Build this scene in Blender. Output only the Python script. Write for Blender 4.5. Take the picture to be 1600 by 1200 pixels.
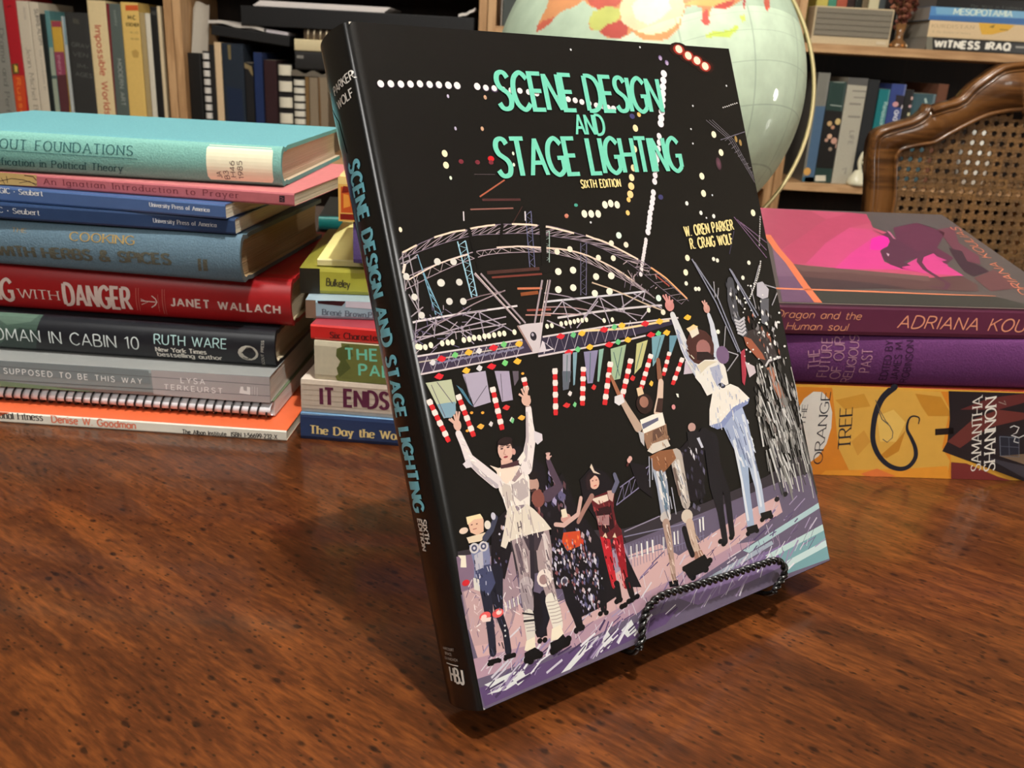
import bpy, math, random
from mathutils import Vector, Matrix
from mathutils.geometry import tessellate_polygon

# ------------------------------------------------------------------ camera, world, lights, exposure
scene = bpy.context.scene
for o in list(bpy.data.objects): bpy.data.objects.remove(o)
scene.view_settings.view_transform = 'Standard'
scene.view_settings.look = 'None'
scene.view_settings.gamma = 1.0
scene.view_settings.use_curve_mapping = False
scene.view_settings.exposure = 0.0
COL = scene.collection

cam_data = bpy.data.cameras.new('camera')
cam = bpy.data.objects.new('camera', cam_data)
COL.objects.link(cam)
cam.matrix_world = Matrix([[0.998491, -0.054917, -0.0, 0.0], [0.018571, 0.337651, -0.941088, 0.0], [0.051682, 0.939668, 0.338161, 0.224401], [0.0, 0.0, 0.0, 1.0]])
cam_data.sensor_width = 36.0
cam_data.lens = 31.95
cam_data.clip_start = 0.01
cam_data.dof.use_dof = True
cam_data.dof.focus_distance = 0.36
cam_data.dof.aperture_fstop = 30.0
scene.camera = cam

world = bpy.data.worlds.new('room_air')
world.use_nodes = True
world.node_tree.nodes['Background'].inputs[0].default_value = (1.0, 0.94, 0.86, 1)
world.node_tree.nodes['Background'].inputs[1].default_value = 0.06
scene.world = world

def light(name, kind, loc, energy, color, size, target=None):
    d = bpy.data.lights.new(name, kind)
    d.energy = energy; d.color = color
    if kind == 'AREA':
        d.shape = 'DISK'; d.size = size
    else:
        d.shadow_soft_size = size
    o = bpy.data.objects.new(name, d); COL.objects.link(o); o.location = loc
    if target: o.rotation_euler = (Vector(target) - Vector(loc)).to_track_quat('-Z', 'Y').to_euler()
    return o
WARM = (1.0, 0.975, 0.93)
light('table_pendant_lamp', 'POINT', (0.17, 0.09, 1.62), 106.0, WARM, 0.022)
light('added_fill_light', 'AREA', (0.9, -1.4, 1.2), 12.0, WARM, 0.6, (0.1, 0.8, 0.1))  # added soft fill behind the camera at right, brightens covers and spines
light('added_fill_light', 'AREA', (-0.9, -1.4, 1.2), 9.0, WARM, 0.6, (0.0, 0.6, 0.1))  # second added fill, from behind left, lifts the propped book's spine
light('added_fill_light', 'AREA', (-0.1, 0.9, 1.66), 18.0, WARM, 0.5, (-0.1, 2.2, 0.1))  # added light aimed at the bookcases to brighten the shelf books
light('side_table_lamp', 'POINT', (1.9, 1.02, 0.20), 13.0, WARM, 0.08)


# ------------------------------------------------------------------ colours and materials
def lin(c):
    f = lambda v: v / 12.92 if v <= 0.04045 else ((v + 0.055) / 1.055) ** 2.4
    return tuple(f(x / 255.0) for x in c[:3]) + (1.0,)

def new_mat(name):
    m = bpy.data.materials.new(name); m.use_nodes = True
    nt = m.node_tree
    return m, nt, nt.nodes['Principled BSDF']

def printed(name, rough, spec=0.5, coat=0.0, bump=0.0, bscale=200.0, mottle=0.0, metal=0.0, stretch=(1, 1, 1)):
    """surface whose own colour is stored per face; noise gives wear and relief"""
    m, nt, b = new_mat(name)
    at = nt.nodes.new('ShaderNodeVertexColor'); at.layer_name = 'Col'
    src = at.outputs['Color']
    tc = nt.nodes.new('ShaderNodeTexCoord'); mp = nt.nodes.new('ShaderNodeMapping')
    mp.inputs['Scale'].default_value = stretch
    nt.links.new(tc.outputs['Object'], mp.inputs[0])
    nz = nt.nodes.new('ShaderNodeTexNoise'); nz.inputs['Scale'].default_value = bscale; nz.inputs['Detail'].default_value = 4
    nt.links.new(mp.outputs[0], nz.inputs['Vector'])
    if mottle:
        mr = nt.nodes.new('ShaderNodeMapRange'); mr.inputs[1].default_value = .3; mr.inputs[2].default_value = .7
        mr.inputs[3].default_value = 1 - mottle; mr.inputs[4].default_value = 1 + mottle
        nt.links.new(nz.outputs['Fac'], mr.inputs[0])
        mx = nt.nodes.new('ShaderNodeVectorMath'); mx.operation = 'SCALE'
        nt.links.new(src, mx.inputs[0]); nt.links.new(mr.outputs[0], mx.inputs['Scale'])
        src = mx.outputs[0]
    nt.links.new(src, b.inputs['Base Color'])
    b.inputs['Roughness'].default_value = rough
    b.inputs['Specular IOR Level'].default_value = spec
    b.inputs['Coat Weight'].default_value = coat; b.inputs['Coat Roughness'].default_value = 0.12
    b.inputs['Metallic'].default_value = metal
    if bump:
        bp = nt.nodes.new('ShaderNodeBump'); bp.inputs['Strength'].default_value = bump; bp.inputs['Distance'].default_value = .001
        nt.links.new(nz.outputs['Fac'], bp.inputs['Height']); nt.links.new(bp.outputs[0], b.inputs['Normal'])
    return m

def wood(name, dark, mid, light_, rough, yaw, grain=26.0, fleck=False, coat=0.0, along='X', blotch=6.0, stretch=.09, lo=.74, mi=.9, hi=1.0, blot=.5, fine=.35):
    m, nt, b = new_mat(name)
    tc = nt.nodes.new('ShaderNodeTexCoord')
    mp = nt.nodes.new('ShaderNodeMapping'); mp.inputs['Rotation'].default_value = (0, 0, yaw)
    nt.links.new(tc.outputs['Object'], mp.inputs[0])
    st = nt.nodes.new('ShaderNodeMapping')
    st.inputs['Scale'].default_value = {'X': (stretch, 1, 1), 'Y': (1, stretch, 1), 'Z': (1, 1, stretch)}[along]
    nt.links.new(mp.outputs[0], st.inputs[0])
    n1 = nt.nodes.new('ShaderNodeTexNoise'); n1.inputs['Scale'].default_value = grain; n1.inputs['Detail'].default_value = 9; n1.inputs['Roughness'].default_value = .62; n1.inputs['Distortion'].default_value = .8
    nt.links.new(st.outputs[0], n1.inputs['Vector'])
    n2 = nt.nodes.new('ShaderNodeTexNoise'); n2.inputs['Scale'].default_value = blotch; n2.inputs['Detail'].default_value = 3
    nt.links.new(mp.outputs[0], n2.inputs['Vector'])
    n3 = nt.nodes.new('ShaderNodeTexNoise'); n3.inputs['Scale'].default_value = grain * 9; n3.inputs['Detail'].default_value = 5
    nt.links.new(st.outputs[0], n3.inputs['Vector'])
    a1 = nt.nodes.new('ShaderNodeMath'); a1.operation = 'MULTIPLY_ADD'; a1.inputs[1].default_value = blot
    nt.links.new(n2.outputs['Fac'], a1.inputs[0]); nt.links.new(n1.outputs['Fac'], a1.inputs[2])
    a2 = nt.nodes.new('ShaderNodeMath'); a2.operation = 'MULTIPLY_ADD'; a2.inputs[1].default_value = fine
    nt.links.new(n3.outputs['Fac'], a2.inputs[0]); nt.links.new(a1.outputs[0], a2.inputs[2])
    cr = nt.nodes.new('ShaderNodeValToRGB')
    e = cr.color_ramp.elements
    e[0].position = 0; e[0].color = lin(dark); e[1].position = 1.0; e[1].color = lin(light_)
    k = e.new((mi - lo) / (hi - lo)); k.color = lin(mid)
    rg = nt.nodes.new('ShaderNodeMapRange'); rg.inputs[1].default_value = lo; rg.inputs[2].default_value = hi
    nt.links.new(a2.outputs[0], rg.inputs[0]); nt.links.new(rg.outputs[0], cr.inputs[0])
    src = cr.outputs[0]
    if fleck:
        for sc_, thr, dens in ((420.0, .30, .50), (170.0, .26, .56), (95.0, .15, .72)):
            mp2 = nt.nodes.new('ShaderNodeMapping'); mp2.inputs['Scale'].default_value = (.55, 1, 1)
            nt.links.new(mp.outputs[0], mp2.inputs[0])
            v = nt.nodes.new('ShaderNodeTexVoronoi'); v.inputs['Scale'].default_value = sc_
            nt.links.new(mp2.outputs[0], v.inputs['Vector'])
            lt = nt.nodes.new('ShaderNodeMapRange'); lt.inputs[1].default_value = thr; lt.inputs[2].default_value = thr * .5
            nt.links.new(v.outputs['Distance'], lt.inputs[0])
            sp = nt.nodes.new('ShaderNodeSeparateColor'); nt.links.new(v.outputs['Color'], sp.inputs[0])
            gt = nt.nodes.new('ShaderNodeMath'); gt.operation = 'GREATER_THAN'; gt.inputs[1].default_value = dens
            nt.links.new(sp.outputs[0], gt.inputs[0])
            mu = nt.nodes.new('ShaderNodeMath'); mu.operation = 'MULTIPLY'
            nt.links.new(lt.outputs[0], mu.inputs[0]); nt.links.new(gt.outputs[0], mu.inputs[1])
            mu2 = nt.nodes.new('ShaderNodeMath'); mu2.operation = 'MULTIPLY'; mu2.inputs[1].default_value = .8
            nt.links.new(mu.outputs[0], mu2.inputs[0])
            mx = nt.nodes.new('ShaderNodeMix'); mx.data_type = 'RGBA'
            nt.links.new(mu2.outputs[0], mx.inputs[0]); nt.links.new(src, mx.inputs[6]); mx.inputs[7].default_value = lin((22, 9, 4))
            src = mx.outputs[2]
    nt.links.new(src, b.inputs['Base Color'])
    b.inputs['Roughness'].default_value = rough
    b.inputs['Specular IOR Level'].default_value = .3
    b.inputs['Coat Weight'].default_value = coat; b.inputs['Coat Roughness'].default_value = .08
    bp = nt.nodes.new('ShaderNodeBump'); bp.inputs['Strength'].default_value = .12; bp.inputs['Distance'].default_value = .001
    nt.links.new(n3.outputs['Fac'], bp.inputs['Height']); nt.links.new(bp.outputs[0], b.inputs['Normal'])
    return m

M = {
    'jacket': printed('glossy_book_jacket', .24, .5, coat=.35, bump=.05, bscale=60),
    'gloss': printed('laminated_cover', .34, .45, bump=.04, bscale=120, mottle=.03),
    'matte': printed('matte_paper_cover', .55, .35, bump=.06, bscale=300, mottle=.05),
    'cloth': printed('book_cloth', .8, .25, bump=.35, bscale=900, mottle=.10),
    'pages': printed('paper_edges', .85, .15, bump=.5, bscale=90, mottle=.10, stretch=(.03, .03, 18)),
    'paper': printed('plain_paper', .8, .2, bump=.03, mottle=.02),
    'plastic': printed('black_plastic', .35, .5),
    'wire': printed('painted_wire', .22, .6),
    'brass': printed('aged_brass', .35, .5, metal=.55),
    'ceramic': printed('glazed_ceramic', .2, .5),
    'fabric': printed('woven_fabric', .95, .1, bump=.5, bscale=700, mottle=.12),
    'cane': printed('woven_cane', .55, .35, bump=.3, bscale=900, mottle=.25),
    'table': wood('stained_table_wood', (40, 17, 6), (76, 38, 14), (120, 66, 27), 0.3, math.radians(36), grain=60, fleck=True, coat=.4, stretch=.2, lo=.72, mi=1.05, hi=1.4, blot=.32, fine=.8),
    'chair': wood('chair_walnut', (42, 25, 11), (78, 48, 22), (108, 70, 34), .32, 0, grain=22, along='X', coat=.3),
    'shelf': wood('shelf_laminate', (150, 112, 74), (176, 136, 94), (196, 156, 112), .5, 0, grain=18, along='X'),
    'side': wood('shelf_side_laminate', (150, 112, 74), (174, 134, 92), (194, 154, 110), .5, 0, grain=18, along='Z'),
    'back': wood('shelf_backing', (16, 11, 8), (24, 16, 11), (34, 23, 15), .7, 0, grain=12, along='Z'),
    'floor': wood('oak_floor', (84, 56, 34), (116, 80, 50), (150, 108, 70), .4, 0, grain=10, along='Y'),
    'plaster': printed('painted_plaster', .9, .2, bump=.2, bscale=60, mottle=.03),
    'globe': None,
}

# ------------------------------------------------------------------ mesh helpers
class MB:
    def __init__(s): s.v = []; s.f = []; s.c = []; s.m = []; s.sm = []
    def add(s, pts, faces, col, mat=0, smooth=False):
        k = len(s.v); s.v += [tuple(p) for p in pts]
        for f in faces:
            s.f.append([i + k for i in f]); s.m.append(mat); s.sm.append(smooth)
            s.c.append([col[i] for i in f] if isinstance(col, list) else col)
    def poly(s, pts, col, mat=0):
        if len(pts) <= 4 and len(pts) == 3: s.add(pts, [range(3)], col, mat); return
        tri = tessellate_polygon([[Vector(p) for p in pts]])
        s.add(pts, [list(t) for t in tri], col, mat)
    def box(s, lo, hi, col, mat=0):
        (x0, y0, z0), (x1, y1, z1) = lo, hi
        s.add([(x0,y0,z0),(x1,y0,z0),(x1,y1,z0),(x0,y1,z0),(x0,y0,z1),(x1,y0,z1),(x1,y1,z1),(x0,y1,z1)],
              [(3,2,1,0),(4,5,6,7),(0,1,5,4),(1,2,6,5),(2,3,7,6),(3,0,4,7)], col, mat)
    def lathe(s, prof, col, mat=0, n=32, center=(0,0,0), smooth=True):
        pts = []; fs = []
        for i in range(n):
            a = 2 * math.pi * i / n
            for r, z in prof: pts.append((center[0] + r*math.cos(a), center[1] + r*math.sin(a), center[2] + z))
        k = len(prof)
        for i in range(n):
            j = (i + 1) % n
            for q in range(k - 1): fs.append((i*k+q, j*k+q, j*k+q+1, i*k+q+1))
        s.add(pts, fs, col, mat, smooth)
    def tube(s, path, r, col, mat=0, n=8, smooth=True, closed=False):
        path = [Vector(p) for p in path]; pts = []; fs = []
        N = len(path); up = Vector((0, 0, 1)); prev = None
        for i, p in enumerate(path):
            a = path[i-1] if (i > 0 or closed) else path[0]; b = path[(i+1) % N] if (i < N-1 or closed) else path[-1]
            t = (b - a).normalized()
            if prev is None:
                ref = up if abs(t.dot(up)) < .9 else Vector((1, 0, 0)); nx = t.cross(ref).normalized()
            else: nx = (prev - t * prev.dot(t)).normalized()
            prev = nx; ny = t.cross(nx)
            rr = r[i] if isinstance(r, (list, tuple)) else r
            for q in range(n):
                an = 2*math.pi*q/n; pts.append(p + nx*(rr*math.cos(an)) + ny*(rr*math.sin(an)))
        for i in range(N if closed else N-1):
            j = (i + 1) % N
            for q in range(n): fs.append((i*n+q, i*n+(q+1) % n, j*n+(q+1) % n, j*n+q))
        if not closed: fs += [list(range(n))[::-1], [(N-1)*n+q for q in range(n)]]
        s.add(pts, fs, col, mat, smooth)
    def build(s, name, mats, parent=None, smooth=None, loc=None):
        me = bpy.data.meshes.new(name); me.from_pydata(s.v, [], s.f)
        if not isinstance(mats, (list, tuple)): mats = [mats]
        for m in mats: me.materials.append(M[m] if isinstance(m, str) else m)
        ca = me.color_attributes.new('Col', 'FLOAT_COLOR', 'CORNER')
        buf = []; cache = {}
        def L_(c):
            if c not in cache: cache[c] = lin(c)
            return cache[c]
        for f, c in zip(s.f, s.c):
            if isinstance(c, list):
                for q in c: buf += L_(tuple(q))
            else: buf += L_(tuple(c)) * len(f)
        ca.data.foreach_set('color', buf)
        me.polygons.foreach_set('material_index', s.m)
        me.polygons.foreach_set('use_smooth', s.sm)
        me.update()
        o = bpy.data.objects.new(name, me); COL.objects.link(o)
        if parent: o.parent = parent
        if loc: o.location = loc
        return o

def bevel(o, w, seg=2):
    b = o.modifiers.new('bevel', 'BEVEL'); b.width = w; b.segments = seg; b.limit_method = 'ANGLE'; b.angle_limit = math.radians(40)
    return o

def tag(o, label, cat, group=None):
    o['label'] = label; o['category'] = cat
    if group: o['group'] = group
    return o
def thing(name, label, cat, loc=(0,0,0), rotz=0.0, group=None):
    o = bpy.data.objects.new(name, None); COL.objects.link(o)
    o.empty_display_size = .05
    o.location = loc; o.rotation_euler = (0, 0, rotz)
    return tag(o, label, cat, group)
def structure(o): o['kind'] = 'structure'; return o

def spline(pts, n=5, closed=False):
    P = [tuple(p) for p in pts]; out = []
    P = [P[-1]] + P + P[:2] if closed else [P[0]] + P + [P[-1]]
    for i in range(1, len(P) - 2):
        a, b, c, d = P[i-1:i+3]
        for k in range(n):
            t = k / n
            out.append(tuple(.5*(2*b[j] + (c[j]-a[j])*t + (2*a[j]-5*b[j]+4*c[j]-d[j])*t*t + (3*b[j]-a[j]-3*c[j]+d[j])*t**3) for j in range(len(b))))
    out.append(P[-2]) if not closed else None
    return out

# ------------------------------------------------------------------ stroke lettering (glyph skeletons inked with a broad or round pen)
def l_(*a): return ('l', [(a[i], a[i+1]) for i in range(0, len(a), 2)])
def c_(*a): return ('c', [(a[i], a[i+1]) for i in range(0, len(a), 2)])
def o_(*a): return ('o', [(a[i], a[i+1]) for i in range(0, len(a), 2)])
RING = o_(.24,.66,.06,.56,0,.33,.06,.1,.24,0,.42,.1,.48,.33,.42,.56)
BOWL = c_(0,1,.3,1,.47,.93,.53,.76,.47,.59,.32,.5,0,.5)
GL = {
 'A': (.7, [l_(0,0,.35,1,.7,0), l_(.12,.34,.58,.34)]),
 'B': (.58, [l_(0,0,0,1), c_(0,1,.28,1,.45,.93,.5,.77,.45,.6,.3,.53,0,.53), c_(0,.53,.34,.53,.52,.44,.58,.27,.52,.09,.32,0,0,0)]),
 'C': (.66, [c_(.66,.84,.5,.97,.34,1,.1,.84,0,.5,.1,.16,.34,0,.5,.03,.66,.16)]),
 'D': (.66, [l_(0,0,0,1), c_(0,1,.26,1,.5,.9,.65,.66,.65,.34,.5,.1,.26,0,0,0)]),
 'E': (.5, [l_(.5,1,0,1,0,0,.5,0), l_(0,.52,.44,.52)]),
 'F': (.48, [l_(.48,1,0,1,0,0), l_(0,.52,.42,.52)]),
 'G': (.7, [c_(.66,.84,.5,.97,.34,1,.1,.84,0,.5,.1,.16,.34,0,.52,.03,.68,.14), l_(.42,.46,.68,.46,.68,.12)]),
 'H': (.62, [l_(0,0,0,1), l_(.62,0,.62,1), l_(0,.52,.62,.52)]),
 'I': (.04, [l_(.02,0,.02,1)]),
 'J': (.36, [l_(.36,1,.36,.3), c_(.36,.3,.34,.1,.2,0,.08,.03,0,.14)]),
 'K': (.6, [l_(0,0,0,1), l_(.57,1,0,.42), l_(.2,.6,.6,0)]),
 'L': (.46, [l_(0,1,0,0,.46,0)]),
 'M': (.8, [l_(0,0,.06,1,.4,.2,.74,1,.8,0)]),
 'N': (.62, [l_(0,0,0,1,.62,0,.62,1)]),
 'O': (.74, [o_(.37,1,.11,.86,0,.5,.11,.14,.37,0,.63,.14,.74,.5,.63,.86)]),
 'P': (.55, [l_(0,0,0,1), BOWL]),
 'Q': (.76, [o_(.37,1,.11,.86,0,.5,.11,.14,.37,0,.63,.14,.74,.5,.63,.86), l_(.44,.24,.76,-.08)]),
 'R': (.6, [l_(0,0,0,1), BOWL, l_(.28,.5,.6,0)]),
 'S': (.54, [c_(.51,.85,.42,.96,.27,1,.1,.93,.04,.76,.12,.6,.28,.51,.45,.41,.53,.25,.45,.06,.26,0,.1,.04,0,.16)]),
 'T': (.6, [l_(0,1,.6,1), l_(.3,1,.3,0)]),
 'U': (.6, [l_(0,1,0,.34), c_(0,.34,.07,.1,.3,0,.53,.1,.6,.34), l_(.6,.34,.6,1)]),
 'V': (.66, [l_(0,1,.33,0,.66,1)]),
 'W': (.98, [l_(0,1,.25,0,.49,.95,.73,0,.98,1)]),
 'X': (.62, [l_(0,1,.62,0), l_(.62,1,0,0)]),
 'Y': (.62, [l_(0,1,.31,.48,.62,1), l_(.31,.48,.31,0)]),
 'Z': (.56, [l_(0,1,.56,1,0,0,.56,0)]),
 'a': (.5, [RING, l_(.49,.66,.49,0)]), 'b': (.48, [l_(0,1,0,0), RING]),
 'c': (.42, [c_(.42,.54,.32,.65,.22,.66,.06,.56,0,.33,.06,.1,.22,0,.34,.02,.43,.12)]),
 'd': (.5, [RING, l_(.49,1,.49,0)]),
 'e': (.46, [l_(.02,.36,.46,.36), c_(.46,.36,.42,.58,.24,.66,.06,.56,0,.33,.06,.1,.24,0,.36,.02,.45,.12)]),
 'f': (.3, [c_(.34,.97,.24,1,.13,.92,.12,.76), l_(.12,.76,.12,0), l_(0,.64,.3,.64)]),
 'g': (.5, [RING, l_(.49,.66,.49,-.1), c_(.49,-.1,.42,-.26,.24,-.31,.04,-.22)]),
 'h': (.44, [l_(0,0,0,1), c_(0,.46,.1,.62,.25,.66,.4,.58,.44,.42), l_(.44,.42,.44,0)]),
 'i': (.04, [l_(.02,0,.02,.66), l_(.02,.86,.02,.95)]),
 'j': (.14, [l_(.12,.66,.12,-.16), c_(.12,-.16,.08,-.28,-.04,-.3), l_(.12,.86,.12,.95)]),
 'k': (.44, [l_(0,0,0,1), l_(.42,.66,0,.28), l_(.15,.4,.44,0)]),
 'l': (.04, [l_(.02,0,.02,1)]),
 'm': (.76, [l_(0,0,0,.66), c_(0,.46,.1,.62,.22,.66,.34,.6,.38,.44), l_(.38,.44,.38,0), c_(.38,.46,.47,.62,.6,.66,.72,.6,.76,.44), l_(.76,.44,.76,0)]),
 'n': (.44, [l_(0,0,0,.66), c_(0,.46,.1,.62,.25,.66,.4,.58,.44,.42), l_(.44,.42,.44,0)]),
 'o': (.5, [RING]), 'p': (.48, [l_(0,.66,0,-.3), RING]), 'q': (.5, [RING, l_(.49,.66,.49,-.3)]),
 'r': (.3, [l_(0,0,0,.66), c_(0,.44,.08,.6,.2,.66,.32,.63)]),
 's': (.4, [c_(.38,.56,.3,.64,.2,.66,.07,.61,.04,.5,.1,.4,.2,.35,.33,.28,.38,.17,.32,.04,.19,0,.08,.02,0,.1)]),
 't': (.3, [l_(.12,.88,.12,.16), c_(.12,.16,.16,.02,.24,0,.32,.03), l_(0,.64,.3,.64)]),
 'u': (.46, [l_(0,.66,0,.24), c_(0,.24,.05,.06,.2,0,.36,.06,.46,.22), l_(.46,.66,.46,0)]),
 'v': (.46, [l_(0,.66,.23,0,.46,.66)]), 'w': (.7, [l_(0,.66,.18,0,.35,.62,.52,0,.7,.66)]),
 'x': (.44, [l_(0,.66,.44,0), l_(.44,.66,0,0)]),
 'y': (.46, [l_(0,.66,.24,.02), l_(.46,.66,.16,-.3)]), 'z': (.4, [l_(0,.66,.4,.66,0,0,.4,0)]),
 '0': (.52, [o_(.26,1,.07,.86,0,.5,.07,.14,.26,0,.45,.14,.52,.5,.45,.86)]),
 '1': (.26, [l_(.0,.82,.2,1,.2,0)]),
 '2': (.5, [c_(.02,.8,.1,.95,.26,1,.43,.92,.47,.74,.36,.5,0,0), l_(0,0,.5,0)]),
 '3': (.48, [c_(.02,.88,.22,1,.42,.92,.44,.72,.34,.56,.18,.53), c_(.18,.53,.38,.48,.48,.27,.4,.07,.22,0,0,.1)]),
 '4': (.54, [l_(.4,0,.4,1,0,.3,.54,.3)]),
 '5': (.48, [l_(.44,1,.08,1,.04,.55), c_(.04,.55,.22,.62,.42,.52,.48,.3,.4,.07,.2,0,0,.08)]),
 '6': (.5, [c_(.44,.95,.22,.86,.04,.56,0,.3,.08,.07,.25,0,.43,.07,.5,.3,.42,.52,.25,.58,.06,.48)]),
 '8': (.48, [o_(.24,1,.06,.9,.06,.64,.24,.53,.42,.64,.42,.9), o_(.24,.53,.03,.42,.03,.1,.24,0,.45,.1,.45,.42)]),
 '9': (.5, [c_(.06,.05,.28,.14,.46,.44,.5,.7,.42,.93,.25,1,.07,.93,0,.7,.08,.48,.25,.42,.44,.52)]),
 '&': (.7, [c_(.7,0,.42,.3,.16,.68,.18,.92,.3,1,.42,.92,.4,.74,.12,.46,.02,.26,.1,.05,.28,0,.48,.1,.64,.42)]),
 '.': (.06, [l_(.03,0,.03,.07)]), ',': (.06, [l_(.04,.07,.0,-.12)]), '-': (.26, [l_(0,.36,.26,.36)]),
 '*': (.16, [l_(.0,.42,.16,.42), l_(0,.36,.16,.36), l_(0,.48,.16,.48)]), "'": (.05, [l_(.02,1,.02,.82)]),
 '~': (.46, [l_(.02,.36,.46,.36), c_(.46,.36,.42,.58,.24,.66,.06,.56,0,.33,.06,.1,.24,0,.36,.02,.45,.12), l_(.2,.78,.34,.95)]),
}
SPC = .34
def text_width(s, gap): return sum((GL[c][0] if c != ' ' else SPC) + gap for c in s) - gap
def ink(pts, wv, wh, closed=False):
    """quads of a pen stroke: weight wv on upright runs, wh on level runs"""
    out = []; n = len(pts)
    seg = []
    for i in range(n if closed else n - 1):
        (x0, y0), (x1, y1) = pts[i], pts[(i+1) % n]; dx, dy = x1-x0, y1-y0; L = math.hypot(dx, dy)
        if L < 1e-9: continue
        w = wh + (wv - wh) * (abs(dy) / L) ** 1.5
        seg.append(((x0, y0), (x1, y1), (-dy/L, dx/L), w * .5, (dx/L, dy/L)))
    for k, (a, b, nrm, w, d) in enumerate(seg):
        def off(j, at):
            if closed: j %= len(seg)
            if 0 <= j < len(seg):
                m = (nrm[0] + seg[j][2][0], nrm[1] + seg[j][2][1]); q = m[0]*nrm[0] + m[1]*nrm[1]
                if q > .8:
                    ww = (w + seg[j][3]) / 2
                    return (m[0] / q * ww, m[1] / q * ww), 0
            return (nrm[0]*w, nrm[1]*w), (w * max(.0, .55 * q) if 0 <= j < len(seg) else 0)
        (ax, ay), ea = off(k-1, 0); (bx, by), eb = off(k+1, 1)
        A = (a[0] - d[0]*ea, a[1] - d[1]*ea); B = (b[0] + d[0]*eb, b[1] + d[1]*eb)
        out.append([(A[0]-ax, A[1]-ay), (B[0]-bx, B[1]-by), (B[0]+bx, B[1]+by), (A[0]+ax, A[1]+ay)])
    return out
def lettering(s, cap, width=None, sub=None, wv=.14, wh=.12, serif=False, slant=0.0, gap=.2):
    wv *= 1.3; wh *= 1.22
    """quads (u along the line, v up) in metres; the substring `sub` starts at u=0 and is `width` long"""
    sub = sub or s
    pre = s[:s.index(sub)]
    w0 = (text_width(pre, gap) + gap) if pre else 0
    xs = cap if width is None else width / text_width(sub, gap)
    x = -w0; quads = []
    for ch in s:
        if ch == ' ': x += SPC + gap; continue
        w, strokes = GL[ch]
        for kind, pts in strokes:
            sc = lambda px, py: ((x + px) * xs + slant * py * cap, py * cap)
            if kind != 'l':
                quads += ink([sc(*p) for p in spline(pts, 4, kind == 'o')], wv*cap, wh*cap, kind == 'o')
            else:
                m_ = len(pts) - 1
                for i in range(m_):
                    (ax, ay), (bx, by) = sc(*pts[i]), sc(*pts[i+1]); dx, dy = bx-ax, by-ay; L_ = math.hypot(dx, dy)
                    pw = (wh + (wv - wh) * (abs(dy) / L_) ** 1.5) * (1 if abs(dx) < .12*L_ or abs(dy) < .3*L_ else .84); k = max(1, int(L_ / (.3*cap)))
                    if abs(dy) > .35*L_:        # stems and diagonals are cut level at cap height and base line
                        ox, oy = .5*pw*cap*L_/abs(dy), 0
                    else:                       # bars run past the middle of the stem they join
                        e0, e1 = (.5*wv*cap if i else 0), (.5*wv*cap if i < m_-1 else 0)
                        ax -= dx/L_*e0; ay -= dy/L_*e0; bx += dx/L_*e1; by += dy/L_*e1
                        ox, oy = -dy/L_*.5*pw*cap, dx/L_*.5*pw*cap
                    for q in range(k):
                        (px, py), (qx, qy) = ((ax + (bx-ax)*t, ay + (by-ay)*t) for t in (q/k, (q+1)/k))
                        quads.append([(px-ox, py-oy), (qx-ox, qy-oy), (qx+ox, qy+oy), (px+ox, py+oy)])
            if serif and kind == 'l':
                for e, nb in ((pts[0], pts[1]), (pts[-1], pts[-2])):
                    if abs(e[1]-nb[1]) > .5*abs(e[0]-nb[0]) and any(abs(e[1]-h) < .02 for h in (0, 1, .66, -.3)):
                        h = wh*cap*.5; cx = (x + e[0])*xs + slant*e[1]*cap; cy = e[1]*cap + (h if e[1] <= 0 else -h)
                        sw = .17*cap*(.8 if xs < cap*.8 else 1)
                        quads.append([(cx-sw, cy-h), (cx+sw, cy-h), (cx+sw, cy+h), (cx-sw, cy+h)])
        x += w + gap
    return quads

# ------------------------------------------------------------------ flat printing on a surface: frame(u, v, height) -> point
LAYER = 4e-6
def stroke2(pts, w):
    """polyline with a width per point (or one width)"""
    if not isinstance(w, (list, tuple)): w = [w] * len(pts)
    out = []
    n = len(pts); nr = []
    for i in range(n):
        a = pts[max(0, i-1)]; b = pts[min(n-1, i+1)]; dx, dy = b[0]-a[0], b[1]-a[1]; L = math.hypot(dx, dy) or 1
        nr.append((-dy/L, dx/L))
    for i in range(n-1):
        a, b = pts[i], pts[i+1]; p, q = nr[i], nr[i+1]; wa, wb = w[i]/2, w[i+1]/2
        out.append([(a[0]-p[0]*wa, a[1]-p[1]*wa), (b[0]-q[0]*wb, b[1]-q[1]*wb), (b[0]+q[0]*wb, b[1]+q[1]*wb), (a[0]+p[0]*wa, a[1]+p[1]*wa)])
    return out
def clip_v(P, lim, keep_above):
    out = []
    for i in range(len(P)):
        a, b = P[i-1], P[i]; ia = (a[1] >= lim) == keep_above; ib = (b[1] >= lim) == keep_above
        if ia != ib:
            k = (lim - a[1]) / (b[1] - a[1]); out.append((a[0] + (b[0]-a[0])*k, lim))
        if ib: out.append(b)
    return out
def clip_rect(P, rect):
    if all(0 <= u <= rect[0] and 0 <= v <= rect[1] for u, v in P): return P
    fl = lambda Q: [(b, a) for a, b in Q]
    Q = clip_v(clip_v(P, 0, True), rect[1], False)
    return fl(clip_v(clip_v(fl(Q), 0, True), rect[0], False))
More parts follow.
